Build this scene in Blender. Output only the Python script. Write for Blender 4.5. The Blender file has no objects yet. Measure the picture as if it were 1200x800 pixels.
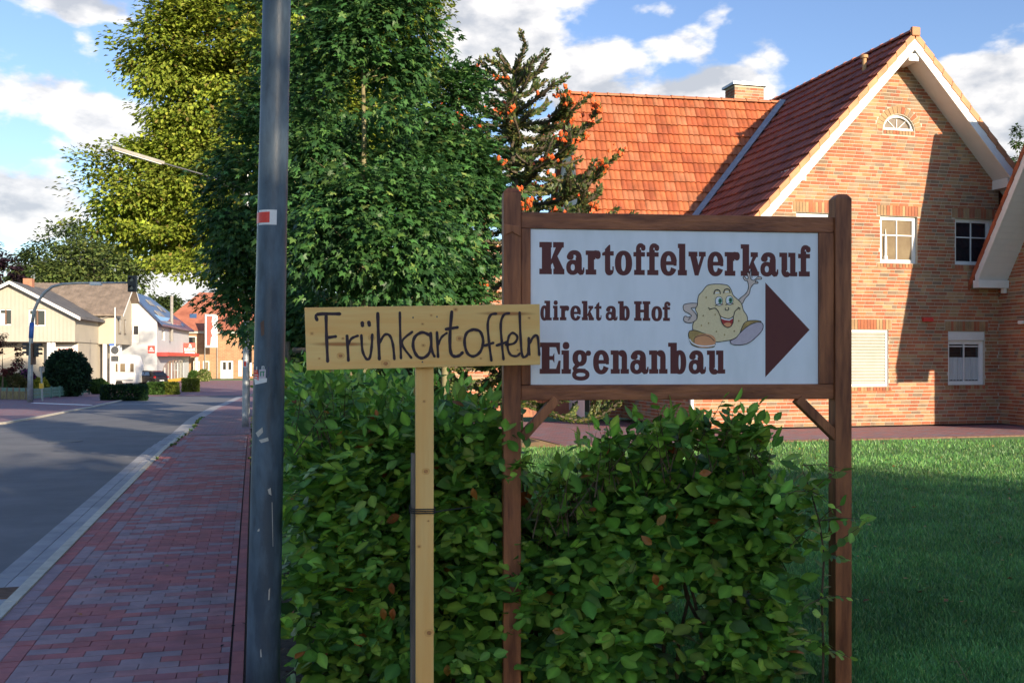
import bpy, bmesh, math, random
import numpy as np
from mathutils import Vector, Matrix, noise as mnoise
from mathutils.geometry import tessellate_polygon
random.seed(7); np.random.seed(7)
RNG = np.random.default_rng(11)
PI = math.pi
sc = bpy.context.scene
COL = sc.collection

# ------------------------------------------------------------------ camera
EYE = 1.57; FOC = 1167.0; YAW = math.radians(14.55); HOR = 420.0
SA, CA = math.sin(YAW), math.cos(YAW)
cam_d = bpy.data.cameras.new('camera'); cam = bpy.data.objects.new('camera', cam_d); COL.objects.link(cam)
cam.location = (0, 0, EYE); cam.rotation_euler = (PI/2, 0, -YAW)
cam_d.sensor_width = 36; cam_d.lens = 36*FOC/1200; cam_d.shift_y = (HOR-400)/1200
cam_d.clip_start = 0.05; cam_d.clip_end = 4000
sc.camera = cam

# ------------------------------------------------------------------ light
SUN = Vector((0.37, -1.0, 0.30)).normalized()          # towards the sun (low, behind the camera and to the right)
SUN_EL = math.asin(SUN.z); SUN_AZ = math.atan2(SUN.x, SUN.y)
SKY_STRENGTH = 0.15
sc.view_settings.view_transform = 'Standard'; sc.view_settings.look = 'None'
sc.view_settings.exposure = 2.2; sc.view_settings.gamma = 1.0; sc.view_settings.use_curve_mapping = False
sl = bpy.data.lights.new('sun', 'SUN'); so = bpy.data.objects.new('sun', sl); COL.objects.link(so)
sl.energy = 2.0; sl.angle = math.radians(0.53); sl.color = (1.0, 0.82, 0.60)
so.rotation_euler = SUN.to_track_quat('Z', 'Y').to_euler(); so.location = (10, -30, 30)

def pdir(px):
    t = (px-600)/FOC
    return (SA+t*CA, CA-t*SA)
def PT(px, py, D):
    x, y = pdir(px); return Vector((x*D, y*D, EYE+(HOR-py)/FOC*D))
def XY(px, D):
    x, y = pdir(px); return (x*D, y*D)
HT = [(-400, 0), (18, 0), (25, -.12), (38, -.45), (52, -.75), (75, -.95), (95, -1.0), (115, -.85), (140, -.8), (5000, -.8)]
def hgt(Y):
    for (a, za), (b, zb) in zip(HT, HT[1:]):
        if Y <= b:
            t = (Y-a)/(b-a); return za+(zb-za)*t
    return -.8
def gp(px, py):
    x, y = pdir(px); D = 2.0
    while D < 900:
        z = EYE+(HOR-py)/FOC*D
        if z <= hgt(y*D): break
        D += 0.02 if D < 60 else .1
    return Vector((x*D, y*D, hgt(y*D)))
def depth_of(p): return p[0]*SA+p[1]*CA

# world: Nishita sky with drifting cumulus, mapped by direction only
world = bpy.data.worlds.new('World'); sc.world = world; world.use_nodes = True
nt = world.node_tree; nt.nodes.clear()
def wn(kind, **kw):
    n = nt.nodes.new(kind)
    for k, v in kw.items(): setattr(n, k, v)
    return n
def wmath(op, a, b=None, c=None, clamp=False):
    n = nt.nodes.new('ShaderNodeMath'); n.operation = op; n.use_clamp = clamp
    for i, v in enumerate((a, b, c)):
        if v is None: continue
        if isinstance(v, (int, float)): n.inputs[i].default_value = v
        else: nt.links.new(v, n.inputs[i])
    return n.outputs[0]
out = wn('ShaderNodeOutputWorld'); bg = wn('ShaderNodeBackground'); bg.inputs['Strength'].default_value = SKY_STRENGTH
sky = wn('ShaderNodeTexSky', sky_type='NISHITA', sun_disc=False)
sky.sun_elevation = SUN_EL; sky.sun_rotation = SUN_AZ; sky.air_density = 1.0; sky.dust_density = 0.5; sky.ozone_density = 2.6
tc = wn('ShaderNodeTexCoord'); GEN = tc.outputs['Generated']
# clouds: blobs placed by sky direction + fractal noise
clouds = [  # px, py, rx, ry (degrees-ish in pixels), weight
 (25, 235, 85, 50, .85), (150, 158, 90, 34, .62), (120, -8, 100, 24, .7), (20, 12, 60, 16, .35),
 (600, 50, 85, 75, .8), (690, 92, 75, 46, .85), (560, 20, 110, 40, .7), (785, 112, 80, 30, .62), (842, 118, 46, 18, .5), (757, 14, 34, 16, .42), (775, 60, 50, 26, .42), (700, 180, 120, 50, .75),
 (1175, 125, 75, 55, .95), (1190, 180, 60, 40, .7), (190, 335, 100, 40, .8), (60, 300, 120, 30, .55), (1420, 60, 160, 60, .9), (-330, 120, 200, 70, .9)]
total = None
for px, py, rx, ry, w in clouds:
    d = Vector((*pdir(px), (HOR-py)/FOC)).normalized()
    right = Vector((CA, -SA, 0)); up = d.cross(right)*-1
    up = right.cross(d).normalized()
    dx = wn('ShaderNodeVectorMath', operation='DOT_PRODUCT'); nt.links.new(GEN, dx.inputs[0]); dx.inputs[1].default_value = right
    dz = wn('ShaderNodeVectorMath', operation='DOT_PRODUCT'); nt.links.new(GEN, dz.inputs[0]); dz.inputs[1].default_value = up
    df = wn('ShaderNodeVectorMath', operation='DOT_PRODUCT'); nt.links.new(GEN, df.inputs[0]); df.inputs[1].default_value = d
    ex = wmath('MULTIPLY', wmath('SUBTRACT', dx.outputs['Value'], d.dot(right)), FOC/rx)
    ez = wmath('MULTIPLY', dz.outputs['Value'], FOC/ry)
    q = wmath('ADD', wmath('MULTIPLY', ex, ex), wmath('MULTIPLY', ez, ez))
    g = wmath('MULTIPLY', wmath('SUBTRACT', 1.0, wmath('MULTIPLY', q, .5), clamp=True), w)
    g = wmath('MULTIPLY', g, wmath('GREATER_THAN', df.outputs['Value'], 0.2))
    total = g if total is None else wmath('MAXIMUM', total, g)
mp = wn('ShaderNodeMapping'); mp.inputs['Scale'].default_value = (1, 1, 1.9); nt.links.new(GEN, mp.inputs['Vector'])
def wnoise(scale, det, rough, off=(0, 0, 0), dist=0.0):
    m = wn('ShaderNodeMapping'); m.inputs['Location'].default_value = off; nt.links.new(mp.outputs[0], m.inputs['Vector'])
    n = wn('ShaderNodeTexNoise'); n.inputs['Scale'].default_value = scale; n.inputs['Detail'].default_value = det
    n.inputs['Roughness'].default_value = rough; n.inputs['Distortion'].default_value = dist
    nt.links.new(m.outputs[0], n.inputs['Vector']); return n.outputs['Fac']
n1 = wnoise(11, 10, .53, dist=.05); n2 = wnoise(11, 10, .53, off=(0.010, 0.0, -0.024), dist=.05); n3 = wnoise(2.6, 3, .5, off=(3.3, 1.2, 0))
dens = wmath('ADD', wmath('MULTIPLY', wmath('SUBTRACT', n1, .5), 2.3), wmath('MULTIPLY', total, 1.15))
dens = wmath('ADD', dens, wmath('MULTIPLY', wmath('SUBTRACT', n3, .52), 1.5))
alpha = wn('ShaderNodeMapRange', interpolation_type='SMOOTHSTEP'); nt.links.new(dens, alpha.inputs['Value'])
alpha.inputs['From Min'].default_value = .34; alpha.inputs['From Max'].default_value = .62
# lit from the upper side: difference of two shifted noises + thickness
lit = wmath('MULTIPLY_ADD', wmath('SUBTRACT', n1, n2), 4.2, .62)
lit = wmath('SUBTRACT', lit, wmath('MULTIPLY', wmath('SUBTRACT', dens, .62), .55), clamp=True)
cr = wn('ShaderNodeValToRGB'); nt.links.new(lit, cr.inputs[0])
cr.color_ramp.elements[0].position = .12; cr.color_ramp.elements[0].color = (.90, .94, 1.02, 1)
cr.color_ramp.elements[1].position = .8; cr.color_ramp.elements[1].color = (1.72, 1.66, 1.60, 1)
mix = wn('ShaderNodeMix', data_type='RGBA'); nt.links.new(wmath('MULTIPLY', alpha.outputs[0], .94), mix.inputs['Factor'])
hsv = wn('ShaderNodeHueSaturation'); hsv.inputs['Saturation'].default_value = 1.04; hsv.inputs['Hue'].default_value = .512; hsv.inputs['Value'].default_value = .33; nt.links.new(sky.outputs[0], hsv.inputs['Color'])
nt.links.new(hsv.outputs[0], mix.inputs['A']); nt.links.new(cr.outputs[0], mix.inputs['B'])
nt.links.new(mix.outputs['Result'], bg.inputs['Color']); nt.links.new(bg.outputs[0], out.inputs[0])

# ------------------------------------------------------------------ materials
MAT = {}; TINTED = set()
def mat(name, c1, c2=None, scale=6, rough=.8, bump=.15, bscale=60, tint=False, metal=0, spec=.5, transl=0, stretch=None, coords='pos', detail=5, contrast=(.35, .65), extra=None):
    m = bpy.data.materials.new(name); m.use_nodes = True; t = m.node_tree; t.nodes.clear()
    o = t.nodes.new('ShaderNodeOutputMaterial'); b = t.nodes.new('ShaderNodeBsdfPrincipled')
    b.inputs['Roughness'].default_value = rough; b.inputs['Metallic'].default_value = metal
    b.inputs['Specular IOR Level'].default_value = spec
    if coords == 'pos':
        g = t.nodes.new('ShaderNodeNewGeometry'); src = g.outputs['Position']
    else:
        g = t.nodes.new('ShaderNodeTexCoord'); src = g.outputs['Object']
    if stretch:
        mp_ = t.nodes.new('ShaderNodeMapping'); mp_.inputs['Scale'].default_value = stretch; t.links.new(src, mp_.inputs[0]); src = mp_.outputs[0]
    n = t.nodes.new('ShaderNodeTexNoise'); n.inputs['Scale'].default_value = scale; n.inputs['Detail'].default_value = detail; n.inputs['Roughness'].default_value = .6
    t.links.new(src, n.inputs['Vector'])
    r = t.nodes.new('ShaderNodeValToRGB'); t.links.new(n.outputs['Fac'], r.inputs[0])
    r.color_ramp.elements[0].position, r.color_ramp.elements[1].position = contrast
    r.color_ramp.elements[0].color = (*c1, 1); r.color_ramp.elements[1].color = (*(c2 or tuple(min(1, v*1.18) for v in c1)), 1)
    colr = r.outputs[0]
    if tint:
        TINTED.add(name)
        a = t.nodes.new('ShaderNodeAttribute'); a.attribute_name = 'tint'
        mx = t.nodes.new('ShaderNodeMix'); mx.data_type = 'RGBA'; mx.blend_type = 'MULTIPLY'; mx.inputs['Factor'].default_value = 1
        t.links.new(colr, mx.inputs['A']); t.links.new(a.outputs['Color'], mx.inputs['B']); colr = mx.outputs['Result']
    if extra: colr = extra(t, src, colr, b)
    t.links.new(colr, b.inputs['Base Color'])
    if bump:
        n2_ = t.nodes.new('ShaderNodeTexNoise'); n2_.inputs['Scale'].default_value = bscale; n2_.inputs['Detail'].default_value = 4
        t.links.new(src, n2_.inputs['Vector'])
        bp = t.nodes.new('ShaderNodeBump'); bp.inputs['Strength'].default_value = bump; bp.inputs['Distance'].default_value = .01
        t.links.new(n2_.outputs['Fac'], bp.inputs['Height']); t.links.new(bp.outputs[0], b.inputs['Normal'])
    if transl:
        tr = t.nodes.new('ShaderNodeBsdfTranslucent'); t.links.new(colr, tr.inputs['Color'])
        ms = t.nodes.new('ShaderNodeMixShader'); ms.inputs[0].default_value = transl
        t.links.new(b.outputs[0], ms.inputs[1]); t.links.new(tr.outputs[0], ms.inputs[2]); t.links.new(ms.outputs[0], o.inputs[0])
    else: t.links.new(b.outputs[0], o.inputs[0])
    MAT[name] = m; return m

def knots(centers_scale, dark, ring=.35):
    """timber knots: voronoi cells stretched along the grain"""
    def f(t, src, colr, b):
        v = t.nodes.new('ShaderNodeTexVoronoi'); v.inputs['Scale'].default_value = centers_scale; v.inputs['Randomness'].default_value = 1
        t.links.new(src, v.inputs['Vector'])
        r = t.nodes.new('ShaderNodeValToRGB'); t.links.new(v.outputs['Distance'], r.inputs[0])
        r.color_ramp.elements[0].position = .05; r.color_ramp.elements[0].color = (1, 1, 1, 1)
        r.color_ramp.elements[1].position = .12; r.color_ramp.elements[1].color = (0, 0, 0, 1)
        mx = t.nodes.new('ShaderNodeMix'); mx.data_type = 'RGBA'; t.links.new(r.outputs[0], mx.inputs['Factor'])
        t.links.new(colr, mx.inputs['A']); mx.inputs['B'].default_value = (*dark, 1)
        return mx.outputs['Result']
    return f

def brick_tex(c1, c2, mortar, bw, rh, ms, swap=False):
    def f(t, src, colr, b):
        k = t.nodes.new('ShaderNodeTexBrick'); k.inputs['Color1'].default_value = (*c1, 1); k.inputs['Color2'].default_value = (*c2, 1)
        k.inputs['Mortar'].default_value = (*mortar, 1); k.inputs['Scale'].default_value = 1
        k.inputs['Brick Width'].default_value = bw; k.inputs['Row Height'].default_value = rh; k.inputs['Mortar Size'].default_value = ms
        if swap:
            s = t.nodes.new('ShaderNodeSeparateXYZ'); c = t.nodes.new('ShaderNodeCombineXYZ'); t.links.new(src, s.inputs[0])
            t.links.new(s.outputs[0], c.inputs[0]); t.links.new(s.outputs[2], c.inputs[1]); t.links.new(c.outputs[0], k.inputs['Vector'])
        else: t.links.new(src, k.inputs['Vector'])
        mx = t.nodes.new('ShaderNodeMix'); mx.data_type = 'RGBA'; mx.blend_type = 'MULTIPLY'; mx.inputs['Factor'].default_value = 1
        t.links.new(k.outputs['Color'], mx.inputs['A']); t.links.new(colr, mx.inputs['B']); return mx.outputs['Result']
    return f

W1 = (1, 1, 1)
mat('asphalt', (.12, .126, .14), (.19, .195, .205), scale=1.1, rough=.85, bump=.6, bscale=180, detail=9, contrast=(.3, .7))
mat('paver', (.88, .88, .88), (1.35, 1.28, 1.22), scale=5, rough=.75, bump=.35, bscale=150, tint=True)
mat('joint_sand', (.11, .085, .085), (.17, .13, .125), scale=40)
mat('paver_far', (.95, .95, .93), (1.25, 1.22, 1.2), scale=3, rough=.8, bump=.1, extra=brick_tex((.30, .11, .12), (.17, .16, .2), (.12, .08, .08), .2, .1, .006))
mat('concrete', (.31, .315, .33), (.42, .42, .42), scale=4, rough=.85, bump=.4, bscale=120, tint=True)
mat('kerb_cream', (.56, .52, .43), (.70, .65, .54), scale=9, rough=.85, bump=.4, bscale=90, tint=True)
mat('soil', (.045, .03, .022), (.11, .08, .055), scale=14, rough=.95, bump=.9, bscale=40)
mat('turf', (.075, .17, .05), (.12, .24, .07), scale=1.3, rough=.9, bump=.5, bscale=60)
mat('blade', (.75, .75, .75), (1.1, 1.1, 1.1), scale=1.2, rough=.45, bump=0, tint=True, transl=.3)
mat('mortar', (.44, .39, .31), (.52, .46, .38), scale=20, rough=.9, bump=.3, bscale=120)
mat('brick', (.54, .54, .56), (.86, .86, .86), scale=1.6, detail=9, rough=.85, bump=.5, bscale=110, tint=True)
mat('tile', (.50, .53, .50), (.98, .96, .94), scale=2.2, rough=.62, bump=.3, bscale=60, tint=True, contrast=(.3, .7))
mat('white_paint', (.74, .74, .73), (.80, .80, .79), scale=3, rough=.45, bump=.05)
mat('white_board', (.66, .67, .68), (.72, .73, .74), scale=2, rough=.55, bump=.03)
mat('shutter', (.40, .41, .36), (.45, .46, .41), scale=3, rough=.5, bump=.02)
mat('glass_dark', (.012, .014, .018), (.02, .022, .028), scale=1, rough=.06, bump=0, spec=.9)
mat('glass_warm', (.16, .12, .08), (.25, .2, .13), scale=1.4, rough=.12, bump=0, spec=.8)
mat('glass_blue', (.03, .06, .12), (.06, .12, .24), scale=1, rough=.08, bump=0, spec=.8)
mat('curtain', (.42, .45, .47), (.55, .57, .58), scale=40, rough=.9, bump=.2, stretch=(1, 1, .05))
mat('zinc', (.30, .34, .38), (.42, .46, .50), scale=8, rough=.4, metal=.5, bump=.05)
mat('steel', (.28, .31, .33), (.40, .43, .45), scale=6, rough=.45, metal=.4, bump=.08)
mat('black_plastic', (.018, .02, .022), (.03, .032, .035), scale=5, rough=.5, bump=.02)
mat('timber_brown', (.15, .042, .016), (.43, .150, .055), scale=2.2, rough=.55, bump=.35, bscale=9, coords='obj', stretch=(9, 9, 1.1), extra=knots(.35, (.035, .010, .006)))
mat('timber_brown_h', (.15, .042, .016), (.41, .140, .052), scale=2.2, rough=.55, bump=.35, bscale=9, coords='obj', stretch=(1.1, 9, 9), extra=knots(.35, (.035, .010, .006)))
mat('pine_h', (.92, .48, .13), (.96, .63, .22), scale=1.6, rough=.6, bump=.15, bscale=9, coords='obj', stretch=(.9, 8, 13), contrast=(.3, .75), extra=knots(.8, (.50, .20, .05)))
mat('pine_v', (.90, .47, .13), (.95, .61, .22), scale=1.6, rough=.6, bump=.15, bscale=9, coords='obj', stretch=(12, 12, .9), contrast=(.3, .75), extra=knots(.7, (.46, .18, .045)))
mat('old_wood', (.10, .085, .07), (.22, .19, .155), scale=2, rough=.85, bump=.5, bscale=8, stretch=(20, 20, 1.5))
mat('sign_white', (.80, .82, .84), (.90, .91, .94), contrast=(.3, .55), stretch=(3, 3, .9), scale=2, rough=.4, bump=.02, bscale=3)
mat('print_brown', (.115, .022, .02), (.13, .026, .022), scale=3, rough=.6, bump=0)
mat('marker', (.03, .014, .02), (.05, .025, .032), scale=30, rough=.7, bump=0)
mat('print_black', (.02, .018, .02), rough=.5, bump=0)
mat('print_potato', (.84, .66, .37), (.92, .75, .45), scale=130, rough=.45, bump=0)
mat('print_skin', (.70, .55, .47), (.75, .60, .52), scale=60, rough=.45, bump=0)
mat('print_sole', (.55, .46, .52), (.62, .53, .58), scale=60, rough=.45, bump=0)
mat('print_shoe', (.33, .20, .07), (.60, .40, .13), scale=30, rough=.45, bump=0)
mat('print_red', (.42, .03, .03), rough=.45, bump=0)
mat('print_orange', (.75, .33, .15), rough=.45, bump=0)
mat('print_green', (.04, .25, .12), rough=.45, bump=0)
mat('print_white', (.82, .82, .82), rough=.45, bump=0)
mat('tape_red', (.75, .03, .015), (.85, .05, .02), scale=90, rough=.35, bump=0)
mat('tape_white', (.75, .74, .72), (.82, .8, .78), scale=90, rough=.35, bump=0)
mat('sticker_blue', (.03, .03, .14), (.05, .05, .2), scale=60, rough=.4, bump=0)
mat('bark', (.05, .04, .028), (.12, .095, .065), scale=6, rough=.95, bump=.8, bscale=25, stretch=(3, 3, .6))
mat('bark_pale', (.16, .14, .07), (.28, .25, .14), scale=5, rough=.9, bump=.4, bscale=25, stretch=(3, 3, .8))
mat('twig', (.07, .045, .025), (.12, .075, .04), scale=20, rough=.9, bump=.2)
mat('leaf', (.78, .78, .78), (1.12, 1.12, 1.12), scale=2.5, rough=.42, bump=.15, bscale=90, tint=True, transl=.32, spec=.32)
mat('leaf_far', (.75, .75, .75), (1.2, 1.2, 1.2), scale=.8, rough=.6, bump=0, tint=True, transl=.32, spec=.2)
mat('cream_wall', (.40, .36, .29), (.44, .40, .32), scale=.7, rough=.85, bump=.1)
mat('siding', (.38, .35, .30), (.42, .39, .33), scale=.6, rough=.8, bump=.1)
mat('render_white', (.46, .48, .51), (.50, .52, .55), scale=.5, rough=.8, bump=.05)
mat('roof_slate', (.09, .09, .10), (.16, .155, .155), scale=1.5, rough=.8, bump=.4, bscale=8)
mat('roof_brown', (.15, .12, .095), (.25, .20, .16), scale=1.5, rough=.85, bump=.4, bscale=8)
mat('roof_blue', (.022, .04, .10), (.04, .07, .16), scale=1, rough=.35, bump=.1)
mat('roof_red', (.26, .085, .05), (.38, .14, .085), scale=1.2, rough=.8, bump=.4, bscale=6)
mat('orange_brick', (.65, .65, .65), (.85, .85, .85), scale=1.5, rough=.85, bump=.1, extra=brick_tex((.50, .27, .15), (.45, .22, .12), (.50, .34, .2), .5, .17, .02, True))
mat('caster_brick', (.36, .15, .09), (.44, .2, .12), scale=3, rough=.85, bump=.2)
mat('red_paint', (.55, .04, .035), (.62, .055, .045), scale=2, rough=.45, bump=0)
mat('red_sign', (.75, .05, .03), (.80, .07, .05), scale=2, rough=.45, bump=0)
mat('blue_paint', (.04, .12, .42), (.06, .16, .5), scale=3, rough=.4, bump=0)
mat('yellow_paint', (.75, .45, .03), (.8, .5, .05), scale=3, rough=.45, bump=0)
mat('green_paint', (.08, .18, .14), (.13, .26, .21), scale=2, rough=.55, bump=.05)
mat('car_paint', (.028, .022, .022), (.034, .026, .026), scale=2, rough=.22, bump=0, spec=.8, metal=.3)
mat('rubber', (.012, .012, .012), (.02, .02, .02), scale=20, rough=.85, bump=.1)
mat('tail_red', (.45, .01, .01), rough=.2, bump=0)
mat('cone_orange', (.60, .075, .015), (.78, .15, .03), scale=40, rough=.6, bump=.1)
mat('clay', (.42, .25, .12), (.5, .3, .15), scale=12, rough=.8)
mat('rust', (.11, .06, .04), (.2, .12, .08), scale=12, rough=.85, bump=.3)
mat('iron', (.06, .065, .07), (.13, .135, .14), scale=12, rough=.6, metal=.4, bump=.3)
mat('ochre_soil', (.34, .22, .09), (.48, .33, .16), scale=3, rough=.95, bump=.6, bscale=20)
mat('paint_chip', (.45, .42, .35), (.55, .52, .45), scale=40, rough=.6, bump=0)
mat('lamp_grey', (.22, .21, .19), (.30, .29, .27), scale=6, rough=.5, bump=.05)
def pole_extra(t, src, colr, b):
    n = t.nodes.new('ShaderNodeTexNoise'); n.inputs['Scale'].default_value = 5; n.inputs['Detail'].default_value = 7; n.inputs['Roughness'].default_value = .65
    m = t.nodes.new('ShaderNodeMapping'); m.inputs['Scale'].default_value = (2.2, 2.2, .55); t.links.new(src, m.inputs[0]); t.links.new(m.outputs[0], n.inputs['Vector'])
    r = t.nodes.new('ShaderNodeValToRGB'); t.links.new(n.outputs['Fac'], r.inputs[0])
    r.color_ramp.elements[0].position = .42; r.color_ramp.elements[1].position = .62
    r.color_ramp.elements[0].color = (.72, .72, .75, 1); r.color_ramp.elements[1].color = (1.35, 1.38, 1.4, 1)
    mx = t.nodes.new('ShaderNodeMix'); mx.data_type = 'RGBA'; mx.blend_type = 'MULTIPLY'; mx.inputs['Factor'].default_value = 1
    t.links.new(colr, mx.inputs['A']); t.links.new(r.outputs[0], mx.inputs['B'])
    r2 = t.nodes.new('ShaderNodeMapRange'); t.links.new(n.outputs['Fac'], r2.inputs[0]); r2.inputs['From Min'].default_value = .35; r2.inputs['From Max'].default_value = .65
    r2.inputs['To Min'].default_value = .32; r2.inputs['To Max'].default_value = .55; t.links.new(r2.outputs[0], b.inputs['Roughness'])
    return mx.outputs['Result']
mat('pole_paint', (.060, .088, .115), (.085, .118, .148), scale=3, rough=.5, bump=.12, bscale=45, spec=.35, extra=pole_extra)

# ------------------------------------------------------------------ object helpers
ORG = {}
def props(o, label=None, cat=None, group=None, kind=None):
    if label: o['label'] = label
    if cat: o['category'] = cat
    if group: o['group'] = group
    if kind: o['kind'] = kind
    return o
def thing(name, label, cat, loc, group=None):
    o = bpy.data.objects.new(name, None); COL.objects.link(o); o.location = loc; o.empty_display_size = .2
    ORG[o.name] = Vector(loc); return props(o, label, cat, group)
def link(name, me, parent=None):
    o = bpy.data.objects.new(name, me); COL.objects.link(o)
    if parent is not None: o.parent = parent; ORG[o.name] = ORG.get(parent.name, Vector((0, 0, 0)))
    return o
def np_mesh(name, V, F, material, tint=None, smooth=False, org=None):
    """V (n,3) array, F list of (m,k) arrays of faces with k corners"""
    me = bpy.data.meshes.new(name); V = np.asarray(V, dtype=np.float32)
    if org is not None: V = V - np.array(org, dtype=np.float32)
    if not isinstance(F, list): F = [F]
    F = [np.asarray(f, dtype=np.int32) for f in F if len(f)]
    nl = sum(f.size for f in F); npoly = sum(len(f) for f in F)
    me.vertices.add(len(V)); me.vertices.foreach_set('co', V.ravel())
    me.loops.add(nl); me.loops.foreach_set('vertex_index', np.concatenate([f.ravel() for f in F]))
    starts = []; c = 0
    for f in F:
        starts.append(np.arange(len(f))*f.shape[1]+c); c += f.size
    me.polygons.add(npoly); me.polygons.foreach_set('loop_start', np.concatenate(starts).astype(np.int32))
    me.polygons.foreach_set('use_smooth', np.full(npoly, bool(smooth)))
    me.update(calc_edges=True)
    if tint is not None:
        a = me.color_attributes.new('tint', 'FLOAT_COLOR', 'POINT')
        T = np.ones((len(V), 4), dtype=np.float32); T[:, :3] = tint; a.data.foreach_set('color', T.ravel())
    me.materials.append(MAT[material] if isinstance(material, str) else material)
    return me

class Frame:
    """plan frame: u to the right along a wall, v away from the viewer, z up"""
    def __init__(s, o, vp=None, to=None, z=0):
        s.o = Vector((o[0], o[1], z))
        if to is not None:
            U = Vector((to[0]-o[0], to[1]-o[1], 0)).normalized(); s.U = U; s.V = Vector((-U.y, U.x, 0))
        else:
            V = Vector((*pdir(vp), 0)).normalized(); s.V = V; s.U = Vector((V.y, -V.x, 0))
    def __call__(s, u, v, z): return s.o+s.U*u+s.V*v+Vector((0, 0, z))
    def hit(s, px, py, v=0):
        """u, z where the view ray through a photo pixel meets the plane v"""
        d = Vector((*pdir(px), (HOR-py)/FOC)); e = Vector((0, 0, EYE))
        q = s.o+s.V*v
        t = (q-e).dot(s.V)/d.dot(s.V); p = e+d*t
        return (p-s.o).dot(s.U), p.z-s.o.z
ID = lambda u, v, z: Vector((u, v, z))

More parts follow.
